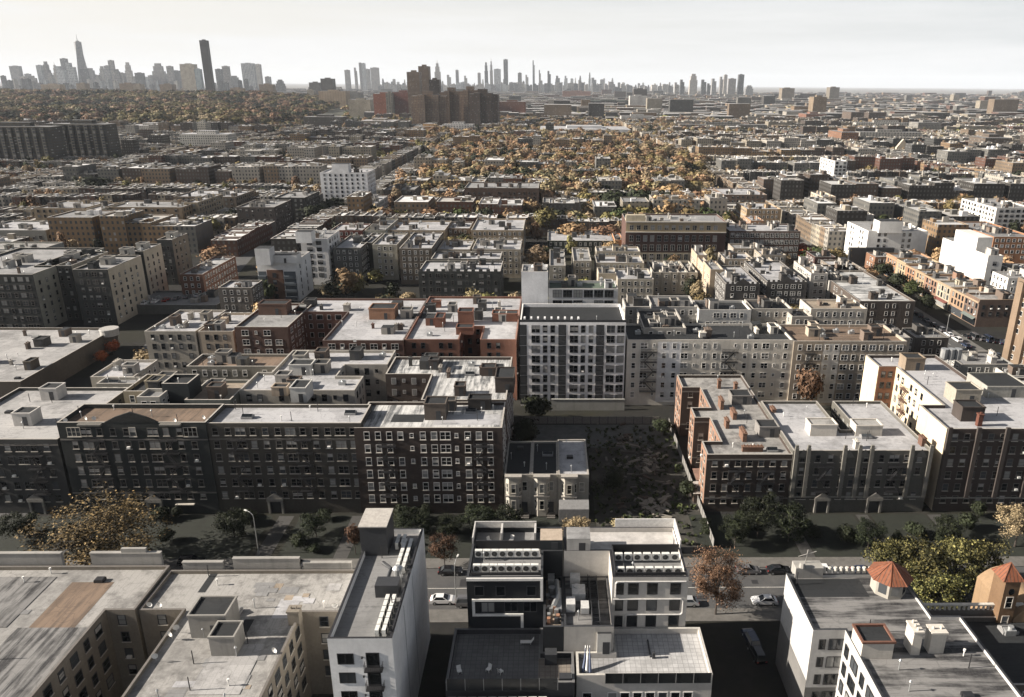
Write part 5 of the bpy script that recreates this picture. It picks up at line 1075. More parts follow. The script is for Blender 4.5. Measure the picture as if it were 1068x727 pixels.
# sunlit shop row along the avenue (fronts face west)
ys = [283, 294, 305, 316, 328, 341, 355, 372, 394, 419]
z = 10.5; xf = at(1022, 314, z).x; yfr = at(1030, 314, z).y
bounds = [yfr]; 
while bounds[-1] < at(938, 270, z).y: bounds.append(bounds[-1]+random.uniform(8.5, 12))
shopc = [(.36, .2, .13), (.4, .26, .16), (.45, .4, .3), (.3, .17, .11), (.42, .3, .18), (.36, .19, .1), (.48, .38, .24), (.4, .22, .12), (.34, .24, .15), (.42, .3, .2), (.3, .2, .14), (.4, .3, .2), (.4, .25, .15)]
NM = ['brown brick corner shop house nearest on the sunlit avenue', 'second', 'third', 'fourth', 'fifth', 'sixth', 'seventh', 'eighth', 'ninth', 'tenth', 'eleventh', 'twelfth', 'thirteenth', 'fourteenth', 'fifteenth', 'sixteenth', 'seventeenth']
for k in range(len(bounds)-1):
    y0, y1 = bounds[k]+.04, bounds[k+1]-.04; c = [v*.72+.03 for v in shopc[k % len(shopc)]]
    rt = bld(NM[0] if k == 0 else f'{NM[k]} sunlit shop house up the avenue from the brown corner', [(xf, y0), (xf+(17 if k else 18), y0), (xf+(17 if k else 18), y1), (xf, y1)], z+random.uniform(-.5, .6), c if k else (.14, .1, .08), random.choice(('grey', 'dirty', 'silver', 'black')), fl=1, pat=(0,), sp=60, pipes=2, hatches=1, name='shop_house', cat='shop house', group='sunlit shop houses on the avenue', along='Y', capm=plain('cornice_tan', (.3, .22, .145), .8))
    for zz in (4.4, 7.2):
        yy = y0+1.6
        while yy < y1-1: put_window(rt, xf, yy, zz, R_(-90), 1.1, 1.8, DARKM, 1); yy += 2.5
        if k == 0:
            for j in range(5): put_window(rt, xf+2+j*3, y0, zz, 0, 1.0, 1.5, DARKM, 1)
    q = MB(); q.box(xf-.4, xf-.004, y0, y1, z-1.0, z-.4); part('cornice', q, plain('cornice_tan', (.3, .22, .145), .8), rt)
    q = MB(); q.quad((xf-.05, y1-.4, .3), (xf-.05, y0+.4, .3), (xf-.05, y0+.4, 3.2), (xf-.05, y1-.4, 3.2)); part('shop_window', q, GLASS, rt)
    if k % 2 == 0: q = MB(); q.quad((xf-1.3, y1-.6, 2.9), (xf-1.3, y0+.6, 2.9), (xf-.06, y0+.6, 3.7), (xf-.06, y1-.6, 3.7)); part('awning', q, plain('awning_%d' % (k % 3), ((.1, .12, .11), (.3, .3, .28), (.12, .04, .03))[k % 3], .8), rt)
WB = zr_('tall white building with blazing blank side wall on the avenue', 1031, 1047, 266.5, 248, 18, (.6, .59, .56), 'grey', fl=5, fh=3.2, pat=(0,), sp=60, kind='clean', pipes=3)
r = rect_px(1031, 1047, 266.5, 248, 18); 
for k in range(4): put_window(WB, (r[0][0]+r[1][0])/2, r[0][1], 3+3.5*k, 0, 1.6, 1.6, DARKM, 1)
x, y = (r[0][0]+4), (r[0][1]+r[2][1])/2; q = MB(); q.box(x-3.98, x+3, y-10, y+10, 17.2, 24.0); part('stair_tower', q, wall_mat((.6, .59, .56), 'clean'), WB)
YR = at(1050, 377, 0).y; zR = at_y(1062, 289, YR).z; xR = at_y(1062, 289, YR).x
RE = bld('tan bay-windowed apartment house cut by the right edge', [(xR, YR-24), (xR+30, YR-24), (xR+30, YR), (xR, YR)], zR, (.2, .148, .105), 'tan', fl=int(zR/3.05), pat=(1.4, 1.0), sp=2.6, pipes=2)
for k in range(4): q = MB(); yy = YR-5-k*6; q.box(xR-1.1, xR-.004, yy, yy+3, .3, zR-.8); part('bay', q, wall_mat((.2, .148, .105)), RE)
zr_('white corner house behind the sunlit shop row at the right', 1052, 1090, 290, 283, 13, (.6, .58, .54), 'grey', fl=4, pat=(1.0,), **HH)
zr_('orange brick hall with sunlit flank at the right edge', 1037, 1080, 247, 231, 15, (.3, .15, .08), 'grey', fl=4, pat=(1.5,), sp=3, pipes=3)
zr_('white-framed block with two rows of big windows at the right edge', 1040, 1080, 217, 207, 18, (.6, .58, .54), 'silver', fl=5, pat=(2.0,), sp=3.6, pipes=3, frame=DARKM)
MW = zr_('modern white upper block with slot windows over dark base', 906, 968, 241, 231, 18, (.68, .67, .64), 'silver', fl=5, pat=(0, 1.2, 1.2, 0), sp=3.2, kind='clean', pipes=4, frame=DARKM)
r = rect_px(906, 968, 241, 231, 18); q = MB(); q.box(r[0][0]-9, r[0][0]+14, r[0][1]-2, r[0][1]-.01, .1, 9.5); part('dark_base', q, DARKM, MW); x, y = P(927, 228, 24); bulkhead(MW, x, y, 17.2, 12, 8, 6, wall_mat((.66, .65, .62), 'clean'), False, False)
zr_('low orange-brown annex at the head of the sunlit shop row', 913, 934, 268, 263, 8, (.2, .11, .07), 'grey', fl=2, pat=(1.0,), **HH)
ST = zr_('white stepped tower with open dark balconies', 871, 884, 168, 164, 27, (.68, .67, .64), 'white', fl=8, pat=(2.0,), sp=3.4, wh=1.9, kind='clean', frame=DARKM, pipes=0, hatches=0)
WT = zr_('white cubic block with rows of small dark windows, left of centre', 333, 383, 180, 176, 26, (.66, .66, .66), 'white', fl=8, pat=(1.2,), sp=4.0, kind='clean', frame=DARKM, pipes=3)
x, y = P(356, 172, 31); bulkhead(WT, x, y, 25, 12, 8, 7, wall_mat((.64, .64, .64), 'clean'), False, False)
# distant-middle blocks
MD = dict(pipes=2, hatches=0, wincap=70, sp=3.6)
for lab, xl, xr, yf, yb, z, c, rk in (
    ('long tan apartment house with shadowed front, upper left', 34, 88, 217, 209, 16, (.28, .22, .15), 'silver'),
    ('tan apartment house with pale cross wing, second of the tan row', 89, 106, 218, 211, 16, (.34, .28, .19), 'white'),
    ('long tan apartment house joined to the pale cross wing', 107, 190, 216, 209, 16, (.24, .18, .12), 'silver'),
    ('tan end house with white roof beside the yellow-green tree', 191, 206, 211, 202, 17, (.3, .25, .18), 'white'),
    ('dark brick apartment house with rows of pale windows and stepped side', 246, 286, 216, 208, 17, (.07, .06, .055), 'silver'),
    ('very dark apartment house behind the pale-windowed one', 286, 318, 206, 199, 17, (.04, .04, .038), 'silver'),
    ('flat white roofed block across the upper left', 180, 246, 205, 198, 14, (.16, .13, .1), 'white'),
    ('dark brick block with long lit balconies above the tan row', 484, 562, 196, 190, 18, (.1, .07, .055), 'silver'),
    ('dark house with white attic between trees, centre', 566, 604, 211, 206, 13, (.1, .09, .08), 'grey'),
    ('grey terrace house left of the yellow-green tree', 400, 432, 198, 193, 13, (.13, .12, .11), 'silver'),
    ('white wedge-walled garage house below the white cubic block', 373, 393, 212, 204, 11, (.5, .49, .47), 'white'),
    ('brick block with white roof along the left of the far avenue', 755, 800, 203, 196, 13, (.18, .13, .1), 'white'),
    ('white-fronted house left of the modern white upper block', 898, 912, 224, 219, 12, (.55, .52, .47), 'silver'),
    ('cream house with sunlit gable below the white stepped tower', 858, 872, 205, 199, 13, (.5, .42, .32), 'silver'),
    ('low grey block with white roof at the far left edge', -30, 48, 240, 230, 12, (.22, .22, .2), 'white'),
    ('grey cube house with dark upper windows at the left edge', -40, 36, 262, 252, 15, (.28, .28, .25), 'dirty')):
    zr_(lab, xl, xr, yf, yb, z, c, rk, fl=int(z/3), pat=(1.3,), frame=DSTONE, **MD)
# ------------------------------------------------------------------ ground, streets, vacant lot
def ground_mat():
    m, nt, b = newmat('ground'); p = position(nt)
    n1 = noise(nt, p, .02, 5, .7); n2 = noise(nt, p, .3, 4, .7)
    c = mixc(nt, ramp(nt, n1, .4, .62), (.02, .02, .02), (.024, .024, .017)); c = mixc(nt, math_(nt, 'MULTIPLY', ramp(nt, n2, .45, .7), .5), c, (.035, .033, .03))
    nt.links.new(c, b.inputs['Base Color']); b.inputs['Roughness'].default_value = .95; b.inputs['Specular IOR Level'].default_value = .1; return m
def sheet(name, pts, z, mat):
    q = MB(); q.ngon([(x, y, z) for x, y in pts]); o = link(name, q.mesh(name, mat)); o['kind'] = 'structure'; return o
sheet('ground', [(-30000, -300), (30000, -300), (30000, 45000), (-30000, 45000)], 0, ground_mat())
def asphalt_mat():
    m, nt, b = newmat('asphalt'); p = position(nt); n1 = noise(nt, p, .25, 5, .75); n2 = noise(nt, position(nt, (.15, 1.6, 1)), .8, 3, .6)
    c = mixc(nt, ramp(nt, n1, .35, .7), (.045, .046, .048), (.075, .074, .072)); c = mixc(nt, math_(nt, 'MULTIPLY', ramp(nt, n2, .5, .75), .4), c, (.03, .03, .032))
    nt.links.new(c, b.inputs['Base Color']); b.inputs['Roughness'].default_value = .85; return m
ASPH = asphalt_mat(); WALK = plain('concrete_walk', (.11, .105, .097), .9, 0, .3, .7); PAINT = plain('road_paint', (.42, .41, .38), .8, 0, .4, 2)
LAWN = plain('lawn_green', (.009, .012, .007), .95, 0, .5, .6)
def walk(name, x0, x1, y0, y1, h=.13):
    q = MB(); q.box(x0, x1, y0, y1, .002, h); o = link(name, q.mesh(name, WALK)); o['kind'] = 'structure'
def lines(x0, x1, y, along='X', dash=0):
    q = MB(); t = x0
    while t < x1:
        e = min(x1, t+(dash or 1e9)); 
        if along == 'X': q.quad((t, y-.08, .009), (e, y-.08, .009), (e, y+.08, .009), (t, y+.08, .009))
        else: q.quad((y-.08, t, .009), (y+.08, t, .009), (y+.08, e, .009), (y-.08, e, .009))
        t = e+(dash or 0)+.001
    o = link('road_marking', q.mesh('road_marking', PAINT)); o['kind'] = 'structure'
SY0, SY1 = 112.4, 124.6
sheet('street', [(-400, SY0), (400, SY0), (400, SY1), (-400, SY1)], .004, ASPH); lines(-300, 300, (SY0+SY1)/2, 'X')
walk('pavement', -400, 400, SY0-3.4, SY0); walk('pavement', -400, 400, SY1, SY1+3.2)
for x0, x1 in ((-140, -100), (-96, -60), (-54, -43), (-40, -11), (-9, 4)): sheet('lawn', [(x0, SY1+3.4), (x1, SY1+3.4), (x1, 143.8), (x0, 143.8)], .006, LAWN)
for x0, x1 in ((30, 50), (53, 66), (70, 82), (86, 140)): sheet('lawn', [(x0, SY1+3.4), (x1, SY1+3.4), (x1, 143.8), (x0, 143.8)], .006, LAWN)
for x, w in ((-98, 1.6), (-57, 1.6), (-41.5, 1.4), (51.5, 1.3), (68, 1.3), (84, 1.5)): sheet('path', [(x-w, SY1+3.21), (x+w, SY1+3.2), (x+w, 143.6), (x-w, 143.6)], .01, plain('path_dark', (.045, .044, .042), .9))
AX0, AX1 = 139.5, 151.0
sheet('avenue', [(AX0, 127.9), (AX1, 127.9), (AX1, 2400), (AX0, 2400)], .006, ASPH); lines(150, 1500, (AX0+AX1)/2, 'Y', 3)
walk('pavement', AX1, AX1+4, 170, 900); walk('pavement', AX0-3.5, AX0, 225, 900)
SAX = [(-123, 140), (-112, 140), (-163, 420), (-174, 420)]
sheet('side_street', SAX, .0055, ASPH)
# vacant lot with debris
LX0, LX1 = gx(606, 500, 0)+2.5, 33.0
sheet('vacant_lot', [(LX0, 129), (LX1, 129), (LX1, 192), (LX0, 192)], .005, plain('lot_dirt', (.036, .034, .028), .95, 0, .7, .35))
sheet('yard_slab', [(-8, 176), (LX1-2, 176), (LX1-2, 190), (-8, 190)], .012, plain('yard_slab', (.075, .078, .075), .9, 0, .4, .5))
def debris(name, label, pts, n, mats, s=1.0, hmax=.8):
    rt = None; q = MB()
    cx = sum(p[0] for p in pts)/len(pts); cy = sum(p[1] for p in pts)/len(pts); w = max(p[0] for p in pts)-cx; d = max(p[1] for p in pts)-cy
    for k in range(n):
        x, y = random.gauss(cx, w*.55), random.gauss(cy, d*.55); a = random.uniform(0, 3.14); l, t, h = random.uniform(.4, 2.4)*s, random.uniform(.15, .6)*s, random.uniform(.05, hmax)
        e = Vector((math.cos(a), math.sin(a))); f = Vector((-e.y, e.x)); z0 = random.uniform(0, .25); c = Vector((x, y)); cs = [c-e*l/2-f*t/2, c+e*l/2-f*t/2, c+e*l/2+f*t/2, c-e*l/2+f*t/2]; tl = random.uniform(-.2, .4)
        B = [(*v, z0) for v in cs]; T_ = [(*v, z0+h+(tl*.3 if i in (1, 2) else 0)) for i, v in enumerate(cs)]; mi = k % len(mats)
        q.quad(*T_, mi); 
        for i in range(4): j = (i+1) % 4; q.quad(B[i], B[j], T_[j], T_[i], mi)
    o = link(name, q.mesh(name, mats, (cx, cy, 0)), None, (cx, cy, 0)); tag(o, label, 'debris'); o['kind'] = 'stuff'; return o
DB = [plain('timber_grey', (.06, .055, .048), .9), plain('timber_pale', (.17, .155, .13), .9), DSTONE, plain('rust_metal', (.06, .04, .03), .8)]
lotp = lambda *pp: [tuple(at(x, y, 0)[:2]) for x, y in pp]
debris('rubble', 'scattered rubble and boards across the vacant lot', [(LX0+2, 135), (LX1-2, 185)], 130, DB, 1.0, .4)
debris('rubble', 'heap of pale boards in the middle of the vacant lot', lotp((655, 470), (690, 492)), 40, DB[1:2]+DB[:1], 1.6)
debris('rubble', 'stacked planks near the front of the vacant lot', lotp((668, 520), (698, 540)), 36, DB[1:2], 1.8, .5)
debris('rubble', 'low pile of grey scrap at the back of the vacant lot', lotp((640, 455), (665, 468)), 30, DB, 1.2)
LF = plain('fence_grey', (.17, .165, .155), .85)
def fence(label, a, b, h, th=.12, posts=4.0, m=None, name='fence'):
    a, b = Vector(a), Vector(b); L = (b-a).length; rt = root(name, (*a, 0), label, 'fence'); e = (b-a)/L; f = Vector((-e.y, e.x))*th/2
    q = MB(); c = [a-f, b-f, b+f, a+f]; n = int(L/2.4)+1
    for k in range(n):
        p0, p1 = a+e*(L*k/n+.05), a+e*(L*(k+1)/n-.05); cs = [p0-f*.5, p1-f*.5, p1+f*.5, p0+f*.5]
        for i in range(4): j = (i+1) % 4; q.quad((*cs[i], .1), (*cs[j], .1), (*cs[j], h), (*cs[i], h))
        q.quad(*[(*v, h) for v in cs])
    part('panel', q, m or LF, rt)
    q = MB()
    for k in range(n+1): p0 = a+e*L*k/n; q.box(p0.x-.07, p0.x+.07, p0.y-.07, p0.y+.07, 0, h+.12)
    part('post_row', q, DARKM, rt)
fence('pale panel fence closing the back of the vacant lot', (-8, 190.5), (LX1-3, 190.5), 2.2)
fence('long grey board fence down the right side of the vacant lot', (LX1, 131), (LX1-.5, 190), 2.1)
fence('dark site hoarding along the pavement in front of the vacant lot', (LX0, 129.2), (LX1, 129.2), 1.6, m=DARKM)
yw0, yw1 = gx(575, 424, 2), gx(652, 424, 2); rt = root('yard_wall', (yw0, 200, 0), 'concrete yard wall below the gridded white block', 'wall'); q = MB(); q.box(yw0, yw1, 199.6, 200, 0, 3.3); q.box(yw0, yw1, 199.5, 200.1, 3.303, 3.5); part('wall', q, wall_mat((.3, .3, .28), 'plaster'), rt)
for k, (x, y, lab) in enumerate(((734, 494, 'rusty shed roof leaning by the brick walk-up'), (731, 508, 'pale shed roof beside the long lot fence'))):
    p = at(x, y, 2.6); rt = root('shed', (p.x, p.y, 0), lab, 'shed'); q = MB(); q.box(p.x-2, p.x+2, p.y-2.6, p.y+2.6, 0, 2.4); part('wall', q, DB[3], rt); q = MB(); q.quad((p.x-2.2, p.y-2.8, 2.45), (p.x+2.2, p.y-2.8, 2.7), (p.x+2.2, p.y+2.8, 2.7), (p.x-2.2, p.y+2.8, 2.45)); part('roof', q, plain('shed_roof_%d' % k, ((.2, .12, .09), (.36, .33, .3))[k], .8, 0, .4, 1), rt)

# ------------------------------------------------------------------ cars
_CAR = {}
def car_parts(col, kind):
    key = (col, kind)
    if key in _CAR: return _CAR[key]
    L, W, H = {'sedan': (4.6, 1.82, 1.45), 'suv': (4.8, 1.9, 1.78), 'van': (5.4, 2.0, 2.3)}[kind]
    paint, nt, b = newmat('car_paint'); b.inputs['Base Color'].default_value = c4(col); b.inputs['Roughness'].default_value = .25; b.inputs['Coat Weight'].default_value = .6
    if kind == 'sedan': prof = [(-2.3, .35), (-2.28, .75), (-2.1, .92), (-1.55, 1.0), (1.0, .98), (1.75, .9), (2.22, .72), (2.3, .4)]; cab = [(-1.75, .98), (-1.15, 1.42), (.15, 1.45), (.95, .98)]
    elif kind == 'suv': prof = [(-2.4, .4), (-2.38, .95), (-2.25, 1.1), (1.1, 1.08), (1.9, 1.0), (2.35, .8), (2.4, .42)]; cab = [(-2.25, 1.09), (-1.95, 1.74), (.3, 1.78), (1.15, 1.08)]
    else: prof = [(-2.7, .4), (-2.7, 1.2), (1.6, 1.2), (2.3, 1.0), (2.7, .75), (2.7, .4)]; cab = [(-2.68, 1.19), (-2.6, 2.25), (1.0, 2.3), (1.75, 1.19)]
    def ext(pr, w0, w1=None, taper=0):
        q = MB(); w1 = w1 if w1 is not None else w0; zmin = min(z for _, z in pr); zmax = max(z for _, z in pr)
        ww = lambda z: w0+(w1-w0)*(z-zmin)/(zmax-zmin+1e-6)
        n = len(pr); Lf = [(x, -ww(z), z) for x, z in pr]; Rt = [(x, ww(z), z) for x, z in pr]
        q.ngon(Lf[::-1]); q.ngon(Rt)
        for i in range(n): j = (i+1) % n; q.quad(Lf[i], Lf[j], Rt[j], Rt[i])
        return q
    body = ext(prof, W/2, W/2-.06); glass = ext(cab, W/2-.1, W/2-.3)
    zc = max(z for _, z in cab); xs = [x for x, z in cab if z > zc-.06]
    roof = MB(); roof.box(min(xs)-.05, max(xs)+.05, -W/2+.32, W/2-.32, zc-.02, zc+.04)
    for (xa, za), (xb, zb) in ((cab[0], cab[1]), (cab[3], cab[2])):
        for s in (-1, 1): roof.bar((xa, s*(W/2-.1), za), (xb, s*(W/2-.29), zb), .06)
    wh = MB(); n = 14
    for k in range(n):
        t0, t1 = 2*math.pi*k/n, 2*math.pi*(k+1)/n; a = (.33*math.cos(t0), .33*math.sin(t0)); c = (.33*math.cos(t1), .33*math.sin(t1))
        wh.quad((a[0], -.11, a[1]), (a[0], .11, a[1]), (c[0], .11, c[1]), (c[0], -.11, c[1]))
    for s in (-.11, .11): wh.ngon([(.33*math.cos(2*math.pi*k/n), s, .33*math.sin(2*math.pi*k/n)) for k in range(n)]); 
    for s in (-.115, .115): wh.ngon([(.2*math.cos(2*math.pi*k/n), s, .2*math.sin(2*math.pi*k/n)) for k in range(n)], 1)
    hl = MB(); hl.box(L/2-.14, L/2+.01, -.18, .18, .58, .74); tl = MB(); tl.box(-L/2-.01, -L/2+.12, -.16, .16, .66, .84)
    _CAR[key] = (body.mesh('body', paint), glass.mesh('glasshouse', GLASS), roof.mesh('roof', paint), wh.mesh('wheel', [RUBBER, STEEL]), hl.mesh('headlight', STEEL), tl.mesh('tail_light', plain('tail_red', (.25, .02, .015), .4)), L, W)
    return _CAR[key]
def car(x, y, rz, col, kind, label, group=None):
    b, g, r, w, h, t, L, W = car_parts(col, kind); rt = root('parked_car', (x, y, .006), label, 'car', group, rz)
    bo = link('body', b, rt); link('glasshouse', g, rt); link('roof', r, rt)
    for sx in (-1, 1):
        for sy in (-1, 1): link('wheel', w, rt, (sx*L*.3, sy*(W/2-.1), .33))
    for s in (-1, 1): link('headlight', h, bo, (0, s*W*.36, 0)); link('tail_light', t, bo, (0, s*W*.37, 0))
    return rt
WHT, BLK, SLV, GRY, NVY, REDC = (.62, .62, .62), (.012, .012, .014), (.32, .33, .34), (.1, .1, .105), (.02, .03, .06), (.2, .02, .02)
def carpx(x, y, rz, col, kind, lab, group=None): p = at(x, y+1, 0); return car(p.x, p.y, rz, col, kind, lab, group)
carpx(462, 627, 0, WHT, 'sedan', 'white saloon parked left of the black clad block'); carpx(797, 628, R_(180), WHT, 'sedan', 'white saloon driving on the street left of the white corner block')
carpx(780, 596, 0, GRY, 'sedan', 'grey saloon parked at the far kerb right of the orange tree'); carpx(812, 596, 0, BLK, 'sedan', 'black saloon parked behind the grey one at the far kerb')
carpx(470, 597, 0, BLK, 'sedan', 'black saloon in the shade at the far kerb behind the street lamp'); carpx(789, 683, R_(96), BLK, 'suv', 'black off-roader with pale roof in the driveway by the white corner block')
carpx(783, 668, R_(96), NVY, 'suv', 'dark blue car nose to tail behind the pale-roofed one in the driveway')
carpx(310, 590, 0, GRY, 'sedan', 'grey saloon at the far kerb in front of the stained parapet house'); carpx(200, 588, 0, BLK, 'suv', 'black off-roader at the far kerb below the gabled house'); carpx(150, 589, 0, SLV, 'sedan', 'silver saloon at the far kerb by the big brown tree')
for k_, x_, lb_ in ((0, 20, 'below the left white dish roof'), (1, 60, 'left of the big brown tree base'), (3, 255, 'by the steel lamp behind the stained roofs'), (2, 350, 'behind the black stair tower'), (4, 560, 'before the bay-fronted houses'), (3, 610, 'before the lilac-roofed house'), (5, 690, 'before the site hoarding'), (0, 860, 'behind the cupola block, left'), (4, 900, 'behind the red cupola')):
    carpx(x_, 597, R_(180) if k_ % 2 else 0, [WHT, BLK, SLV, GRY, NVY, GRY][k_], 'suv' if k_ % 3 == 0 else 'sedan', ['white', 'black', 'silver', 'grey', 'navy', 'dark grey'][k_]+' car at the far kerb '+lb_)
for k_, (x_, y_, w_, d_) in enumerate(((-60, 116, 6, 1.5), (-17, 119, 3, 2.2), (24, 115, 5, 1.1), (30, 121, 2.2, 3), (44, 117, 7, 1.3), (38, 119.5, 1.2, 1.2), (-15, 114.4, 1, 1), (26.5, 118.7, .8, .8))):
    sheet('road_patch', [(x_, y_), (x_+w_, y_), (x_+w_, y_+d_), (x_, y_+d_)], .0085+.0005*k_, plain('tar_patch', (.022, .022, .024), .7))
car(-14.6, SY0+1.3, 0, GRY, 'suv', 'dark grey car at the near kerb behind the black clad block'); car(24.4, SY0+1.25, R_(180), SLV, 'sedan', 'silver car at the near kerb beside the orange street tree')
carpx(1000, 598, 0, BLK, 'sedan', 'black saloon at the far kerb behind the tree clump')
rnd = random.Random(5); cols = [WHT, BLK, SLV, GRY, NVY, GRY, BLK, REDC]; cn = ['white', 'black', 'silver', 'grey', 'navy', 'grey', 'black', 'red']
k = 0; ORD = ['nearest', 'second', 'third', 'fourth', 'fifth', 'sixth', 'seventh', 'eighth', 'ninth', 'tenth', 'eleventh', 'twelfth', 'thirteenth', 'fourteenth', 'fifteenth', 'sixteenth', 'seventeenth', 'eighteenth', 'nineteenth', 'twentieth']
for side, xx in (('shop', AX1-1.2), ('house', AX0+1.2)):
    y = 256.0 if side == 'shop' else 286.0; k = 0
    while y < 400 and k < 16:
        i = rnd.randrange(8); car(xx, y, R_(90 if side == 'shop' else -90), cols[i], rnd.choice(('sedan', 'suv', 'sedan')), f'{ORD[k]} of the cars parked on the {side} side of the avenue, {cn[i]}', 'cars parked along the avenue'); y += rnd.choice((6.2, 6.2, 6.4, 12.5)); k += 1
for k in range(9):
    i = rnd.randrange(8); p = at(1008+k*7, 352+k*1.2, 0); car(p.x, p.y, R_(90)+rnd.uniform(-.05, .05), cols[i], rnd.choice(('sedan', 'suv', 'van')), f'{ORD[k]} from the left in the car yard row, {cn[i]}', 'cars in the yard by the avenue')
for k in range(7):
    i = rnd.randrange(8); p = at(1040+k*6, 372+k*5, 0); car(p.x, p.y, R_(80), cols[i], 'sedan', f'{ORD[k]} car down the row at the right edge, {cn[i]}', 'cars at the right edge')
for k in range(7):
    i = rnd.randrange(8); p = at(140+k*11, 317-k*1.6, 4); o = car(p.x, p.y, R_(90), cols[i], 'sedan', f'{ORD[k]} from the left on the rooftop parking, {cn[i]}', 'cars on the garage roof'); o.location.z = 3.27
for k in range(8):
    t = .22+.085*k; i = rnd.randrange(8); x = -114.5-51*t*1.0; y = 140+280*t; car(x, y, R_(100), cols[i], 'sedan', f'{ORD[k]} car up the left side street, {cn[i]}', 'cars on the left side street')
# street lamps
def lamp_proto():
    r = link('street_lamp', None)
    q = MB(); q.cyl(0, 0, 0, .9, .16, .12, 10); q.tube([(0, 0, .9), (0, 0, 8.2), (.15, 0, 8.9), (.9, 0, 9.3), (2.0, 0, 9.35)], [.1, .075, .065, .05, .04], 8); link('pole', q.mesh('pole', STEEL), r)
    q = MB(); q.box(1.7, 2.45, -.14, .14, 9.27, 9.42); link('lamp_head', q.mesh('lamp_head', plain('lamp_white', (.55, .55, .52), .5)), r); return r
LP = lamp_proto(); ln = 0
for x, y, rz, lab in ((476, 633, R_(80), 'slender steel street lamp between the white block and the black block'), (270, 578, R_(150), 'steel street lamp behind the stained roofs, below the grey-brown house'), (986, 352, R_(20), 'street lamp at the avenue corner by the car yard'), (845, 262, R_(10), 'tall pole lamp among trees by the school annex')):
    p = at(x, y, 0); o = LP if ln == 0 else dup(LP, (0, 0, 0)); ln += 1; o.location = p; o.rotation_euler = (0, 0, rz); tag(o, lab, 'street lamp', 'street lamps')

sheet('far_plain', [(-30000, 8500), (30000, 8500), (30000, 44900), (-30000, 44900)], .5, plain('far_plain', (.13, .125, .115), .95, 0, .5, .002))
# ------------------------------------------------------------------ trees placed by hand
def tpx(x, yb, h, r, leaf, label, **kw): p = at(x, yb, 0); return tree(p.x, p.y, h, r, leaf, label, **kw)
tpx(105, 600, 14.5, 11.5, 'umber', 'big spreading brown tree in front of the gabled house', q=14000, trunk=.3)
tpx(746, 641, 14.0, 4.6, 'orange', 'tall orange street tree right of the pale twin block', q=14000, trunk=.22)
for k, (x, yb, h, r, lf) in enumerate(((925, 618, 9.5, 4.5, 'moss'), (958, 622, 9.5, 5.0, 'moss'), (992, 620, 10.0, 5, 'moss'), (1022, 622, 9.8, 4.5, 'moss'), (972, 640, 7.5, 5.0, 'moss'))):
    tpx(x, yb, h+3, r, lf, ('olive-yellow tree closest to the red cupola', 'olive tree second from the red cupola', 'yellow-green tree in the middle of the clump', 'olive-yellow tree closest to the bell tower', 'low olive tree at the near side of the clump')[k], q=6000, shape='broad', trunk=.12, group='tree clump behind the white corner block')
tpx(600, 563, 5.5, 3.2, 'tan', 'small pale tan tree in front of the lilac-roofed row house', q=6000, trunk=.15)
tpx(646, 556, 3.6, 2.2, 'yellow', 'low yellow shrub-like tree at the front of the vacant lot', q=1500, trunk=.1)
wr = random.Random(8); V = []
for k in range(420):                # weeds
    x, y = wr.uniform(LX0, LX1-1), wr.uniform(131, 188); h = wr.uniform(.3, 1.3)
    for j in range(5): V.append([[x+wr.uniform(-.6, .6), y+wr.uniform(-.6, .6), wr.uniform(0, h)] for _ in range(4)])
o = link('weeds', quads_mesh('weeds', np.array(V), [LEAF['green']])); tag(o, 'weeds growing over the vacant lot', 'weeds'); o['kind'] = 'stuff'
tpx(464, 592, 8, 2.6, 'brown', 'slim reddish brown tree beside the lamp and black car', q=6000)
tpx(371, 578, 7.5, 2.0, 'brown', 'narrow brown tree behind the black stair tower', q=1500, shape='vase')
tpx(1058, 570, 10, 4.4, 'tan', 'tan tree at the right edge in front of the brick corner house', q=6000)
for k, (x, yb, h, r, lf, lab) in enumerate(((430, 556, 6, 3.4, 'dark', 'dark tree left of the brown brick house door'), (500, 556, 7, 3.6, 'dark', 'dark green tree at the right corner of the brown brick house'), (470, 558, 5, 3, 'dark', 'dark bush tree below the white sash windows'), (330, 560, 6, 3.2, 'dark', 'dark tree right of the carved portal'), (245, 560, 7, 3.4, 'dark', 'dark tree right of the big brown tree'), (20, 560, 6, 3.4, 'dark', 'dark tree left of the big brown tree'),
    (790, 560, 11, 3.8, 'dark', 'tall dark tree before the orange-flanked walk-up'), (822, 565, 10, 4, 'dark', 'dark tree before the pinnacled house, left end'), (766, 570, 8, 3, 'dark', 'dark tree left of the tall one on the walk-up lawn'), (905, 572, 7, 3, 'dark', 'dark tree before the pinnacled house, middle'), (985, 566, 7, 3.2, 'dark', 'dark tree before the brick corner house'),
    (560, 440, 9, 4.5, 'dark', 'dark tree in the yard left of the concrete wall'), (548, 470, 10, 4, 'dark', 'dark tree in the gap beside the striped roof house'), (640, 510, 5, 3, 'dark', 'scrubby tree left side of the vacant lot'), (690, 455, 6, 3, 'dark', 'scrubby tree at the back of the vacant lot'), (716, 520, 5, 2.4, 'dark', 'scrubby tree by the long lot fence'), (530, 555, 7, 3.2, 'dark', 'dark green tree before the first bay-fronted house'))):
    tpx(x, yb, h, r, lf, lab, q=6000 if yb > 540 else 1500, trunk=.15)
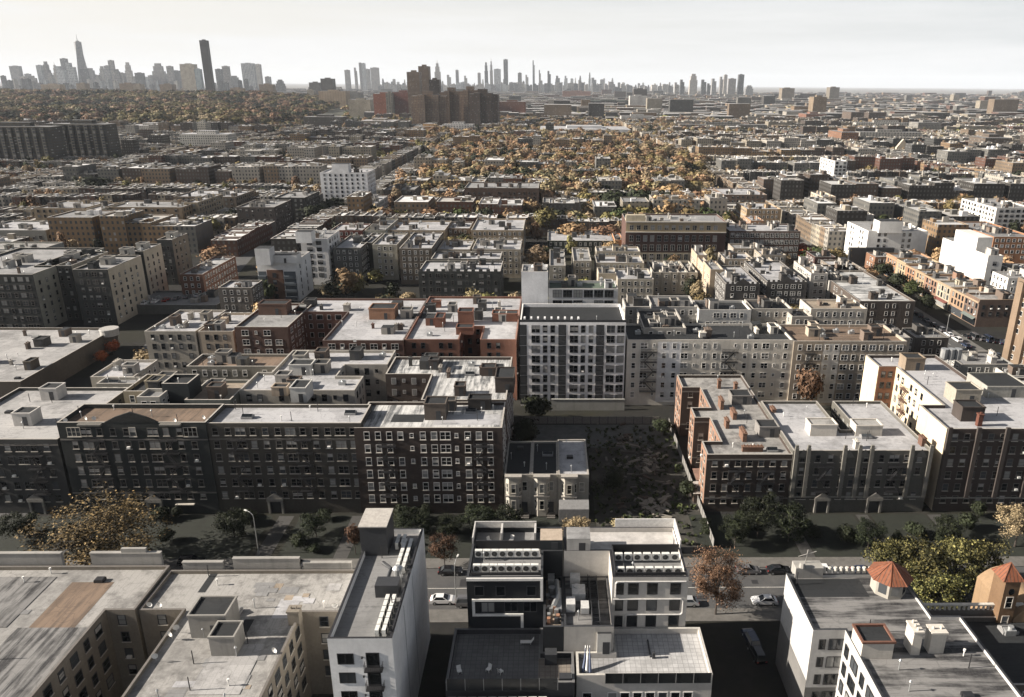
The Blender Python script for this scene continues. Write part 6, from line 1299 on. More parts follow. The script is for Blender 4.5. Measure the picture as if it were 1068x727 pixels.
for x, yb, h, r, lf, lab in ((841, 428, 15, 4.2, 'brown', 'half bare brown tree against the tan rear facade'), (362, 313, 15, 6.8, 'brown', 'rusty brown tree before the dark grey apartment house'), (345, 312, 8, 5, 'tan', 'lower tan tree left of the rusty one'), (404, 322, 7, 5, 'olive', 'olive tree behind the red roof tower room'), (427, 318, 6, 4, 'tan', 'small tan tree left of the crenellated house'),
    (226, 280, 12, 8.5, 'orange', 'orange tree beside the dark row houses, left of centre'), (119, 370, 6, 2.6, 'red', 'red tree beside the supermarket wall'), (107, 379, 5, 2.4, 'red', 'smaller red tree below the other red one'), (597, 256, 14, 10, 'orange', 'round orange tree behind the low white roof, left'), (632, 256, 14, 10, 'orange', 'round orange tree behind the low white roof, right'), (561, 285, 15, 8, 'tan', 'pale tan tree behind the white stair tower'),
    (569, 245, 18, 9, 'yellowgreen', 'yellow-green tree behind the tan apartment row'), (575, 212, 22, 10, 'yellow', 'pale yellow tree above the yellow-green one'), (690, 236, 22, 12, 'orange', 'broad orange tree behind the school roof, left'), (712, 236, 22, 12, 'orange', 'broad orange tree behind the school roof, right'), (668, 228, 24, 15, 'dark', 'huge dark tree left of the school'), (640, 228, 22, 13, 'dark', 'dark tree behind the two round orange ones'),
    (850, 285, 14, 9, 'green', 'green tree by the school annex corner'), (866, 283, 14, 8, 'olive', 'olive tree left of the modern white upper block'), (836, 272, 10, 6, 'red', 'reddish tree before the school annex'), (905, 214, 16, 10, 'orange', 'orange tree right of the white stepped tower'), (928, 214, 15, 8, 'orange', 'bright orange tree next to it'), (958, 236, 15, 12, 'tan', 'big tan tree behind the modern white upper block'),
    (1005, 222, 14, 9, 'olive', 'olive tree left of the white-framed block'), (800, 318, 6, 4, 'yellow', 'yellow street tree, left end of the yellow strip'), (818, 318, 6, 4, 'yellow', 'yellow street tree in the middle of the yellow strip'), (835, 318, 5, 4, 'tan', 'tan street tree, right end of the yellow strip'), (905, 296, 8, 5, 'orange', 'small orange tree at the head of the avenue'), (935, 303, 9, 5, 'dark', 'dark street tree in front of the sunlit shop row'), (950, 312, 9, 5, 'green', 'green street tree in front of the sunlit shop row'), (920, 290, 9, 5, 'dark', 'dark street tree near the avenue head'), (966, 325, 8, 4, 'dark', 'dark street tree lower down the sunlit shop row'),
    (218, 246, 12, 9, 'yellowgreen', 'yellow-green tree beside the tan end house'), (58, 218, 12, 12, 'yellow', 'yellow tree behind the long tan apartment house'), (455, 228, 12, 6, 'orange', 'orange tree behind the tan apartment row, left'), (440, 228, 12, 8, 'dark', 'dark tree behind the tan apartment row'), (330, 232, 14, 11, 'dark', 'dark tree behind the taller modern white block'), (350, 225, 14, 11, 'dark', 'dark tree left of the wedge-walled garage house'), (418, 214, 11, 9, 'brown', 'brown tree between grey terraces'), (290, 178, 16, 14, 'dark', 'dark tree far left of the white cubic block'), (100, 203, 16, 16, 'dark', 'dark round tree above the tan apartment row')):
    tpx(x, yb, h, r, lf, lab, q=1500, trunk=.16)

sr_ = random.Random(12)
for x0, x1, n, lb in ((-103, -62, 14, 'dark shrub in the front garden of the gabled dark house'), (-60, -43, 7, 'dark shrub in the front garden of the grey-brown house'), (-40, -11, 15, 'dark shrub in the front garden of the brown brick house'), (-140, -105, 8, 'dark shrub in the front garden of the plain grey house'), (31, 50, 9, 'dark shrub before the orange-flanked walk-up'), (53, 82, 13, 'dark shrub before the pinnacled stone-trimmed house'), (86, 125, 9, 'dark shrub before the brick corner house')):
    for k in range(n*2//3):
        sh = tree(sr_.uniform(x0, x1), sr_.choice((sr_.uniform(140, 143.2), sr_.uniform(129.5, 139))), sr_.uniform(1.8, 4.2), sr_.uniform(1.2, 2.4), 'dark', lb.replace('dark shrub', 'leafy shrub'), q=1500, trunk=.08, group='shrubs '+lb.split('shrub ')[1]); sh.name = 'shrub'; sh['category'] = 'shrub'; NT[0] -= 1
# ------------------------------------------------------------------ far landmarks
_EX = []
def tower(label, xl, xr, yt, yb, depth_m, col, name='apartment_tower', cat='apartment tower', sp=3.0, fh=3.0, wf=.45, hf=.5, roofk='grey', shape=None, group=None, Y=None, top=(), glass=(.03, .035, .04)):
    Y = at((xl+xr)/2, yb, 0).y if Y is None else Y
    a = at_y(xl, yt, Y); b = at_y(xr, yt, Y); z = (a.z+b.z)/2; x0, x1 = a.x, b.x; cx = (x0+x1)/2
    q = MB(); mats = [far_wall(col, sp, fh, wf, hf, glass), roof_mat(roofk)]
    def blk(x0, x1, y0, y1, z0, z1): q.box(x0, x1, y0, y1, z0, z1, 0, 1, bottom=False)
    w = x1-x0
    if shape == 'spire':
        h = z; blk(x0, x1, Y, Y+depth_m, 0, h*.62); blk(cx-w*.36, cx+w*.36, Y+depth_m*.15, Y+depth_m*.85, h*.62, h*.78); blk(cx-w*.22, cx+w*.22, Y+depth_m*.3, Y+depth_m*.7, h*.78, h*.88); q.cyl(cx, Y+depth_m*.5, h*.88, h, w*.08, .3, 8)
    elif shape == 'taper':
        h = z/1.16; q.v += []; r = w/2*1.3
        for k in range(8):
            pass
        B = [(x0, Y), (x1, Y), (x1, Y+depth_m), (x0, Y+depth_m)]; cx_, cy_ = cx, Y+depth_m/2
        Tp = [(cx+w*.36*math.sin(t), cy_-w*.36*math.cos(t)) for t in (0, math.pi/2, math.pi, -math.pi/2)]
        for i in range(4):
            j = (i+1) % 4; ii = len(q.v)
            q.v += [(*B[i], 0), (*B[j], 0), (*Tp[j if i != 3 else 0], h)]; q.f.append((ii, ii+1, ii+2)); q.m.append(0); q.uv += [(0, 0), (w, 0), (w/2, h)]
            ii = len(q.v); q.v += [(*B[i], 0), (*Tp[j if i != 3 else 0], h), (*Tp[i], h)]; q.f.append((ii, ii+1, ii+2)); q.m.append(0); q.uv += [(0, 0), (w/2, h), (0, h)]
        q.ngon([(*t, h) for t in Tp], 1); q.cyl(cx, cy_, h, h+8, w*.16, w*.16, 10, 0); q.cyl(cx, cy_, h+8, z, 3.2, .5, 8, 0)
    elif shape == 'cross':
        for k in range(5):
            dy = (7, 0, 9, 2, 8)[k]; blk(x0+w*k/5, x0+w*(k+1)/5-.02, Y+dy, Y+depth_m+dy, 0, z-(2, 0, 4, 0, 2)[k])
        blk(x0+w*.3, x0+w*.62, Y+depth_m*.4, Y+depth_m*.9, z-4, z+7)
    elif shape == 'setback': blk(x0, x1, Y, Y+depth_m, 0, z*.72); blk(x0+w*.12, x1-w*.12, Y+depth_m*.12, Y+depth_m*.88, z*.72, z*.9); blk(x0+w*.25, x1-w*.25, Y+depth_m*.25, Y+depth_m*.75, z*.9, z)
    elif shape == 'step': blk(x0, x1, Y, Y+depth_m, 0, z*.86); blk(x0, x0+w*.55, Y, Y+depth_m, z*.86, z)
    else:
        blk(x0, x1, Y, Y+depth_m, 0, z)
        if w > 8: blk(cx-w*.2, cx+w*.2, Y+depth_m*.3, Y+depth_m*.7, z, z+4)
    o = link(name, q.mesh(name, mats, (cx, Y, 0)), None, (cx, Y, 0)); tag(o, label, cat, group); occ(x0, Y, x1, Y+depth_m, 3); _EX.append(o)
    return o
BRN = (.2, .145, .105)
EB = 'brown tower cluster'
for lab, xl, xr, yt, yb, d in (('wide brown tower at the left front of the brown cluster', 428, 464, 99, 137, 30), ('brown tower with lift house, second in the brown cluster', 458, 484, 95, 134, 28), ('brown tower in the middle of the brown cluster', 478, 503, 94, 136, 30), ('dark brown shaded tower at the right front of the brown cluster', 488, 519, 97, 138, 40), ('tall brown slab rising behind the brown cluster, left', 424, 437, 75, 126, 30), ('tallest brown slab behind the brown cluster', 436, 447, 69, 124, 30), ('square dark brown tower behind the cluster, right of the tall slabs', 447, 458, 83, 126, 30)):
    tower(lab, xl, xr, yt, yb, d, BRN if 'dark' not in lab else (.09, .065, .05), group=EB, shape='cross' if 'slab' not in lab and 'square' not in lab else None)
tower('orange-tan low hall before the brown cluster', 431, 461, 132, 141, 40, (.42, .26, .13), 'hall', 'hall', sp=8, wf=.1); tower('white low block with roof room before the brown cluster', 461, 493, 130, 140, 40, (.55, .53, .5), 'low_block', 'low block', sp=5)
tower('pale green low roofed hall right of the brown cluster', 504, 526, 130, 138, 50, (.3, .42, .38), 'hall', 'hall', sp=9, wf=.1)
tower('red brick block with orange end, left of the brown cluster', 389, 409, 98, 124, 40, (.3, .11, .065)); tower('red upper slab beside the brown cluster', 409, 429, 96, 124, 40, (.26, .1, .075)); tower('grey concrete core between red blocks', 402, 409, 97, 124.5, 20, (.26, .24, .2), sp=6)
tower('cream stepped apartment block left of the red brick block', 363, 386, 104, 122, 40, (.4, .36, .28)); tower('tan civic block with blank walls, upper left of centre', 332, 360, 95, 114, 60, (.42, .32, .22), sp=9, wf=.1); tower('dark tower behind the tan civic block', 334, 347, 82, 108, 40, (.12, .11, .1)); tower('grey office block right of the tan civic block', 358, 375, 96, 112, 60, (.24, .23, .21)); tower('small dark tower left of the tan civic block', 322, 333, 86, 106, 40, (.14, .13, .12)); tower('pale round-cornered block before the small dark tower', 320, 327, 94, 110, 30, (.45, .4, .32))
tower('long dark low block with tan roof, left of the brown cluster', 316, 357, 122, 134, 40, (.07, .06, .05), 'low_block', 'low block'); tower('pale low shed roof left of the brown cluster', 376, 412, 126, 136, 50, (.35, .31, .25), 'low_block', 'low block', roofk='white')
SL = tower('long dark slab of flats with striped front, upper left', -30, 52, 132, 176, 20, (.075, .07, .062), 'slab_block', 'apartment slab', sp=4, wf=.6, hf=.35); tower('right half of the long striped slab of flats', 52.3, 110, 129.5, 171, 22, (.085, .08, .07), 'slab_block', 'apartment slab', sp=4, wf=.6, hf=.35)
for so_ in _EX[-2:]:
    xs_ = [v.co.x for v in so_.data.vertices]; zt = max(v.co.z for v in so_.data.vertices if True)-4.2; xa = min(xs_)+3
    while xa < max(xs_)-4:
        q = MB(); q.box(xa, xa+3.6, -1.6, -.01, 3, zt-1); link('balcony_stack', q.mesh('balcony_stack', far_wall((.15, .14, .125), 50, 3.0, .96, .5)), so_); xa += 8.4
tower('white low offices above the striped slab', 131, 178, 131, 141, 40, (.5, .47, .42), 'low_block', 'low block', roofk='white'); tower('row of white stepped flats below the park gap', 187, 237, 140, 158, 30, (.5, .48, .43), 'low_block', 'low block', roofk='white'); tower('small white tower at the foot of the park road', 205, 214, 128, 145, 20, (.42, .39, .33))
tower('very long low white-roofed hall in the centre distance', 563, 658, 135, 143, 110, (.6, .6, .6), 'hall', 'hall', sp=200, wf=.01, roofk='white'); tower('long dark green vaulted hall in the distance', 614, 656, 105, 111, 60, (.05, .05, .045), 'hall', 'hall', sp=20, wf=.2, roofk='green'); tower('white blocky tower by the distant avenue', 657, 675, 100, 114, 40, (.5, .48, .45)); tower('dark tower behind the white blocky one by the distant avenue', 661, 675, 93, 110, 40, (.07, .06, .055))
tower('red brick long block right of the brown cluster', 587, 616, 95, 103, 60, (.26, .13, .09)); tower('dark round-ended red block just right of the brown cluster', 520, 548, 106, 124, 50, (.2, .09, .06)); tower('white pair of blocks beside the dark avenue', 648, 682, 121, 130, 30, (.55, .53, .5), 'low_block', 'low block')
tower('dark apartment row right of the dark avenue, far', 709, 800, 130, 139, 20, (.2, .19, .17), 'slab_block', 'apartment slab', sp=6, wf=.4)
tower('tall brown tower alone on the right plain', 849, 863, 101, 124, 40, (.2, .15, .1)); tower('orange stepped base left of the lone brown tower', 841, 862, 119, 130, 60, (.24, .12, .08)); tower('brown flats pair on the right horizon', 866, 876, 91, 106, 60, (.2, .17, .13)); tower('left brown flats on the right horizon', 816, 829, 92, 106, 60, (.22, .18, .13)); tower('brown dark long school block right of the lone tower', 888, 925, 117, 130, 60, (.13, .1, .08)); tower('grey pier-fronted block at the right, far rows', 958, 982, 128, 140, 40, (.22, .21, .19)); tower('orange brick end block in the far right row', 878, 896, 138, 152, 60, (.22, .12, .075))
tower('long pale apartment row in the far right', 893, 958, 128, 137, 20, (.4, .38, .34), 'slab_block', 'apartment slab', sp=5); tower('long cream-grey apartment row before it in the far right', 897, 962, 138, 150, 20, (.38, .36, .32), 'slab_block', 'apartment slab', sp=5); tower('brown brick wide block at the far right edge', 1028, 1056, 144, 166, 40, (.12, .095, .075))
# church with white gable
p = at(940, 163, 0); z = at_y(940, 150, p.y).z; x1 = at_y(976, 150, p.y).x; rt = root('church', (p.x, p.y, 0), 'dark-roofed church with pale gabled front in the far right rows', 'church'); w = 16
q = MB(); q.box(p.x-8, p.x+8, p.y, p.y+4, 0, z*.7); q.ngon([(p.x-8, p.y, z*.7), (p.x+8, p.y, z*.7), (p.x, p.y, z+6)]); q.quad((p.x-8, p.y+4, z*.7), (p.x, p.y+4, z+6), (p.x, p.y, z+6), (p.x-8, p.y, z*.7)); q.quad((p.x+8, p.y, z*.7), (p.x, p.y, z+6), (p.x, p.y+4, z+6), (p.x+8, p.y+4, z*.7)); part('front', q, wall_mat((.55, .47, .36), 'plaster'), rt)
q = MB(); q.box(p.x+8.1, x1, p.y+1, p.y+18, 0, z*.45); part('nave', q, far_wall((.2, .15, .11), 5, 8), rt); q = MB(); zr = z*.45; q.quad((p.x+8.1, p.y+1, zr), (x1, p.y+1, zr), (x1, p.y+9.5, zr+7), (p.x+8.1, p.y+9.5, zr+7)); q.quad((x1, p.y+18, zr), (p.x+8.1, p.y+18, zr), (p.x+8.1, p.y+9.5, zr+7), (x1, p.y+9.5, zr+7)); q.ngon([(x1, p.y+1, zr), (x1, p.y+18, zr), (x1, p.y+9.5, zr+7)]); part('roof', q, roof_mat('black'), rt); occ(p.x-8, p.y, x1, p.y+20, 2)

# ------------------------------------------------------------------ the skyline
GRYT = [(.22, .215, .21), (.34, .33, .31), (.14, .145, .15), (.46, .43, .39), (.28, .265, .25), (.08, .085, .09), (.4, .42, .43), (.3, .3, .3)]
sk = [(0, 3, 79), (9, 19, 68.8), (25, 30, 77), (37, 42, 68), (43, 47.5, 64), (57, 65, 69), (62, 68, 61), (68, 76, 65.5), (83, 90, 72), (88, 97, 71), (102, 107, 69), (108, 113, 68.5), (112, 117, 63), (117.5, 123, 72), (123, 128, 76), (128.5, 135, 65), (140, 149, 76), (154, 159, 78.6), (157, 169, 66), (173, 179, 69), (179, 186, 73.6), (186, 190, 67), (214, 219, 62), (224, 230, 72), (231, 238, 69), (238, 249, 79), (251, 264.5, 66), (265.5, 270.5, 67), (276, 281, 80), (287, 295, 83), (359, 364, 73), (369, 371.3, 70.5), (374, 376.5, 65.5), (377, 380, 66), (379.5, 385, 72), (386, 394.5, 70.5), (20, 25, 80), (31, 36, 79), (48, 53, 76), (91, 96, 74), (98, 103, 78), (136, 141, 80), (149, 154, 80), (170, 174, 77), (191, 195, 75),
      (505, 508.5, 65), (525, 529.5, 62), (515, 522, 72), (555.4, 557.6, 63), (571, 574.5, 74), (562, 564, 73), (604, 606.5, 79), (614, 616.3, 75.6), (475, 478, 73), (466, 470, 78), (484, 487, 79), (498, 501, 76), (540, 544, 76), (580, 584, 79), (589, 592, 79), (548, 551, 78), (595, 598, 82), (617, 622, 81), (626, 630, 83),
      (710, 714, 83), (720, 728, 77), (732, 737, 83), (743, 747.5, 82), (751.5, 755, 80), (755.5, 759, 78), (760, 768, 82), (771, 776.5, 77.7), (704, 708, 86), (738, 742, 87), (778, 786, 89)]
RS = random.Random(3); SKN = 0
def where(x):
    for a, b, t in ((0, 70, 'left of the tallest spire'), (70, 125, 'just right of the tallest spire'), (125, 204, 'left of the dark needle tower'), (204, 300, 'right of the dark needle tower'), (300, 424, 'left of the brown cluster'), (424, 510, 'above the brown cluster'), (510, 640, 'over the centre trees'), (640, 800, 'in the small right-hand cluster')):
        if a <= x < b: return t
    return 'on the right'
from collections import defaultdict
SKB = defaultdict(list)
for xl, xr, yt in sk:
    d = RS.uniform(6200, 7600) if xl < 300 else RS.uniform(7500, 9500)
    if xl > 700: d = RS.uniform(6000, 7000)
    o = tower('x', xl, xr, yt, 0, RS.uniform(25, 45), RS.choice(GRYT), 'skyscraper', 'skyscraper', sp=RS.choice((7, 9, 12)), fh=RS.choice((8, 12)), wf=.5, hf=.6, Y=d, shape=RS.choice((None, None, 'setback', 'step')), group='distant skyline')
    SKB[where(xl)].append((xl, yt, o))
for x in np.arange(396, 706, 2.8):
    x = x+RS.uniform(-1, 1); yt = (88.5-7.5*RS.random()**2.2) if x < 640 else RS.uniform(86, 91)
    o = tower('x', x, x+RS.uniform(1.1, 3.0), yt, 0, 40, RS.choice(GRYT), 'skyscraper', 'skyscraper', sp=12, fh=12, Y=RS.uniform(8200, 9800), shape=RS.choice((None, 'setback')), group='distant skyline'); SKB[where(x)].append((x, yt, o))
for x in np.arange(394, 712, 6.2):
    x = x+RS.uniform(-1, 1); yt = RS.uniform(85.5, 89.5)+(1.5 if x > 640 else 0)
    o = tower('x', x, x+RS.uniform(3.5, 7), yt, 0, 60, RS.choice(GRYT), 'skyscraper', 'skyscraper', sp=12, fh=12, Y=RS.uniform(7600, 8100), shape=RS.choice((None, 'step')), group='distant skyline'); SKB[where(x)].append((x, yt, o))
for x in list(np.arange(0, 270, 6.5)):
    x = x+RS.uniform(-1, 1); o = tower('x', x, x+RS.uniform(1.6, 3.4), RS.uniform(82, 93), 0, 40, RS.choice(GRYT), 'skyscraper', 'skyscraper', sp=9, fh=9, Y=RS.uniform(5200, 6100), group='distant skyline'); SKB[where(x)].append((x, 85, o))
NUM = ['first', 'second', 'third', 'fourth', 'fifth', 'sixth', 'seventh', 'eighth', 'ninth', 'tenth'] + ['eleventh', 'twelfth', 'thirteenth', 'fourteenth', 'fifteenth', 'sixteenth', 'seventeenth', 'eighteenth', 'nineteenth', 'twentieth']
TENS = {2: 'twenty', 3: 'thirty', 4: 'forty', 5: 'fifty', 6: 'sixty', 7: 'seventy', 8: 'eighty', 9: 'ninety', 10: 'hundred'}
def ordn(i):
    if i < 20: return NUM[i]
    t, u = (i+1)//10, (i+1) % 10
    return (TENS[t]+'-'+NUM[u-1]) if u else TENS[t][:-1]+'ieth'
for w, L_ in SKB.items():
    L_.sort(key=lambda t: t[0])
    for i, (xl, yt, o) in enumerate(L_): o['label'] = ('tall' if yt < 70 else 'mid-height' if yt < 79 else 'low')+f' hazy grey tower, {ordn(i)} from left among those {w}'
tower('tallest tapering glass tower with mast in the left skyline', 71.5, 82.5, 35, 0, 62, (.3, .3, .3), 'skyscraper', 'skyscraper', Y=7300, shape='taper', sp=9, fh=12, group='distant skyline')
tower('lone dark needle tower in front of the left skyline', 207.5, 215, 42, 0, 26, (.055, .05, .048), 'skyscraper', 'skyscraper', Y=3600, sp=3, fh=500, wf=.3, hf=1.0, group='distant skyline', glass=(.02, .02, .02))
tower('stone tower with stepped crown and thin spire above the brown cluster', 452.5, 458.5, 62, 0, 40, (.36, .33, .29), 'skyscraper', 'skyscraper', Y=8600, shape='spire', sp=6, fh=300, hf=1, group='distant skyline')
tower('thin spired tower right of the brown cluster', 510.5, 513.5, 59.5, 0, 40, (.36, .34, .32), 'skyscraper', 'skyscraper', Y=8800, shape='spire', sp=6, fh=300, hf=1, group='distant skyline')
tower('small pointed tower left of the tallest spire', 53, 56.5, 64, 0, 30, (.3, .28, .25), 'skyscraper', 'skyscraper', Y=6900, shape='spire', group='distant skyline')
tower('cream tower with bright vertical stripes left of the dark needle', 187, 202, 66.8, 0, 40, (.55, .48, .38), 'skyscraper', 'skyscraper', Y=4400, sp=6, fh=500, hf=1, wf=.35, group='distant skyline'); tower('pale blue glass tower at the foot of the dark needle', 202.5, 208, 72, 0, 30, (.4, .46, .48), 'skyscraper', 'skyscraper', Y=4300, sp=4, fh=4, group='distant skyline')
for lab, xl, xr, yt in (('brown block with blank cream side above the park, far left', 42, 62, 88), ('cream and brown block below the tallest spire', 79, 88, 87), ('red-brown block with stepped top above the park trees', 124, 138, 87), ('cream block next to the red-brown one above the park', 138, 146, 88), ('dark brown broad block above the park, left of the needle', 166, 179, 88), ('low tan block above the park, right of the needle', 240, 252, 92), ('dark low block above the park edge', 270, 284, 88)):
    tower(lab, xl, xr, yt, 0, 40, (.3, .22, .15) if 'cream' not in lab else (.42, .34, .25), Y=3700)
# ------------------------------------------------------------------ the rest of the city, block by block
WC = [((.22, .165, .115), 'tan'), ((.1, .075, .06), 'brown'), ((.05, .046, .042), 'dark'), ((.34, .3, .235), 'cream'), ((.17, .165, .15), 'grey'), ((.12, .06, .042), 'red brick'), ((.42, .39, .34), 'pale'), ((.08, .06, .05), 'brownstone'), ((.25, .17, .1), 'ochre'), ((.07, .07, .068), 'charcoal')]
RC = ['white', 'silver', 'streaky', 'grey', 'silver', 'white', 'white', 'dirty']
RCN = {'white': 'white', 'silver': 'silver', 'streaky': 'streaked', 'grey': 'grey', 'black': 'black', 'dirty': 'weathered', 'tan': 'tan'}
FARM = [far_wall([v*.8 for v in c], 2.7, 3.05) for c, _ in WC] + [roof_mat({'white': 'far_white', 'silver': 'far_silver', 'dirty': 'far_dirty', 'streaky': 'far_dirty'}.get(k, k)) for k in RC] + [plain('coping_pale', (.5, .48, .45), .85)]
NW, NR = len(WC), len(RC)
def house_geo(q, x0, x1, y0, y1, h, wi, ri, rnd, kind):
    P4 = [(x0, y0), (x1, y0), (x1, y1), (x0, y1)]; t = .4; I4 = [(x0+t, y0+t), (x1-t, y0+t), (x1-t, y1-t), (x0+t, y1-t)]; zr = h-.6
    for i in range(4):
        j = (i+1) % 4; L = math.dist(P4[i], P4[j]); o = rnd.randrange(40)*2.7
        q.quad((*P4[i], 0), (*P4[j], 0), (*P4[j], h), (*P4[i], h), wi, [(o, 0), (o+L, 0), (o+L, h), (o, h)])
        q.quad((*I4[j], zr), (*I4[i], zr), (*I4[i], h), (*I4[j], h), wi, [(0, .1)]*4)
        q.quad((*P4[i], h), (*P4[j], h), (*I4[j], h), (*I4[i], h), NW+NR)
    q.quad(*[(*p, zr) for p in I4], NW+ri)
    for k in range(rnd.choice((1, 2, 3)) if kind == 'row_house' else rnd.choice((3, 4, 5, 6))):
        w, d, hh = (rnd.choice((.7, 1.2, 2)), rnd.choice((.8, 1.4, 2.4)), rnd.uniform(.9, 2.2)) if kind == 'row_house' else (rnd.uniform(.8, 4.4), rnd.uniform(.8, 4.4), rnd.uniform(1, 3.2))
        if x1-x0 > w+2 and y1-y0 > d+2:
            a = rnd.uniform(x0+.8, x1-w-.8); b = rnd.uniform(y0+1, y1-d-1); i = len(q.v); q.box(a, a+w, b, b+d, zr, zr+hh, rnd.choice((6, 6, 3, 4, wi, NW)), NW+rnd.randrange(NR), bottom=False)
            for m in range(i, len(q.uv)): q.uv[m] = (0, .05)
items = []; TREES = []
rnd = random.Random(21)
def inview(x, y, m=60):
    c = (x/y) if y > 0 else 9
    return -0.80-m/y < c < 0.66+m/y
AVX = [-1500, -1240, -980, -720, -440, -158, 146, 420, 690, 960, 1230, 1500]
PARKP = lambda x, y: (x < -430 and y > 1450) 
def slopey(x, y):
    p = proj((x, y, 0)); return p
y = 232.0; row = 0
ROWS = []; AVO = []
while y < 1950: ROWS.append(y); y += 84 if y < 1200 else 92
for ry in ROWS:
    for a, b in zip(AVX, AVX[1:]):
        xl, xr = a+27, b-27
        if not (inview(xl, ry+40, 200) or inview(xr, ry+40, 200) or xl*xr < 0): continue
        for side in (0, 1):
            x = xl; typ = rnd.random()
            cx_ = (a+b)/2
            pr = proj((cx_, ry+40, 10)); dense_tree = pr is not None and 430 < pr[0] < 740 and 120 < pr[1] < 215
            mode = 'row' if typ < (.7 if ry > 420 else .4) else 'apt'
            base_h = rnd.uniform(9.5, 12.5) if mode == 'row' else rnd.uniform(14, 20)
            wi0, ri0 = rnd.randrange(NW), rnd.randrange(NR); left = rnd.randrange(2, 7)
            while x < xr-4:
                if left <= 0: wi0, ri0 = rnd.randrange(NW), rnd.randrange(NR); left = rnd.randrange(2, 7); base_h += rnd.uniform(-1.5, 1.5)
                left -= 1
                if mode == 'row': w, d, h = rnd.choice((5.6, 6.0, 6.1, 7.2)), rnd.uniform(12, 15), base_h+rnd.choice((0, 0, 0, .4, -.5))
                else: w, d, h = rnd.uniform(10, 24), rnd.uniform(18, 30), base_h+rnd.uniform(-3, 4)
                if rnd.random() < .006 and ry > 900: h += rnd.uniform(6, 14); w = max(w, 14)
                y0 = ry+8 if side == 0 else ry+76-d
                if x+w > xr: break
                if dense_tree and rnd.random() < .38: x += w; continue
                if inview(x, y0, 25) and free(x, y0, x+w, y0+d):
                    items.append((x, x+w-.05, y0+rnd.uniform(-.4, .4), y0+d, h, wi0 if rnd.random() < .8 else rnd.randrange(NW), ri0 if rnd.random() < .6 else rnd.randrange(NR), 'row_house' if mode == 'row' else 'apartment_house'))
                x += w + (0 if mode == 'row' or rnd.random() < .6 else rnd.uniform(2, 6))
                if rnd.random() < .03: x += rnd.uniform(5, 12)
            # street and yard trees
            dens = .1 if dense_tree else .05
            for k in range(int((xr-xl)*dens*2.2)):
                tx = rnd.uniform(xl, xr); ty = ry+(rnd.uniform(-6, 6) if side == 0 else rnd.uniform(26, 58))
                if inview(tx, ty, 10) and free(tx-3, ty-3, tx+3, ty+3): TREES.append((tx, ty, rnd.uniform(7, 14) if not dense_tree else rnd.uniform(10, 17), rnd.uniform(3.2, 7.0) if not dense_tree else rnd.uniform(6, 10)))
for a in AVX:                      # houses that line the avenues
    for ry in ROWS:
        for s_ in (-1, 1):
            yy = ry+1; wi0, ri0 = (rnd.choice((0, 3, 6, 8, 3)) if a == 146 and s_ > 0 else rnd.randrange(NW)), rnd.randrange(NR); hh = rnd.uniform(9, 13) if s_ > 0 or a != 146 else 8
            while yy < ry+80:
                w = rnd.choice((6, 6.5, 7, 8, 12)); x0, x1 = (a+9, a+9+rnd.uniform(13, 17)) if s_ > 0 else (a-9-rnd.uniform(13, 17), a-9)
                if yy+w > ry+82: break
                if inview(x0, yy, 25) and free(x0, yy, x1, yy+w): items.append((x0, x1, yy, yy+w-.05, hh+rnd.choice((0, 0, .5, -.6, 1)), wi0 if rnd.random() < .7 else (rnd.choice((0, 3, 6, 8)) if a == 146 and s_ > 0 else rnd.randrange(NW)), ri0 if rnd.random() < .6 else rnd.randrange(NR), 'row_house')); AVO.append((x0, yy, x1, yy+w))
                yy += w
                if rnd.random() < .06: yy += 10
items = [t for t in items if not (t[0] < -400 and t[2] > 1500) and (t[2] > 395 or t[0] > 190 or t[1] < -265)]
def score(t): d = math.hypot(t[0], t[2]); return (t[1]-t[0])*(t[4]+8)/d/d
byk = {'row_house': [], 'apartment_house': []}
for t in items: byk[t[7]].append(t)
def usedmesh(q, name, org):      # keep only the slots that the mesh uses
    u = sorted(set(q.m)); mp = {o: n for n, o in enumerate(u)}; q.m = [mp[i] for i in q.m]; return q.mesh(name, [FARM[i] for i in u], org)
FARB = []
for kd, L_ in byk.items():
    L_.sort(key=score, reverse=True)
    lim = 270
    for t in L_[:lim]:
        q = MB(); house_geo(q, *t[:7], rnd, kd); o = (( t[0]+t[1])/2, t[2], 0)
        ob = link(kd, usedmesh(q, kd, o), None, o); ob['category'] = 'row house' if kd == 'row_house' else 'apartment house'; ob['group'] = 'terraced row houses in the middle distance' if kd == 'row_house' else 'apartment houses in the middle distance'
        FARB.append((ob, t))
    q = MB()
    for t in L_[lim:]: house_geo(q, *t[:7], rnd, kd)
    nm = 'distant_row_houses' if kd == 'row_house' else 'distant_apartments'
    o = link(nm, q.mesh(nm, FARM)); tag(o, 'mass of distant '+('terraced houses with pale roofs' if kd == 'row_house' else 'flat-roofed apartment blocks')+' towards the skyline', 'houses' if kd == 'row_house' else 'apartments'); o['kind'] = 'stuff'
print('ITEMS', {k: len(v) for k, v in byk.items()})
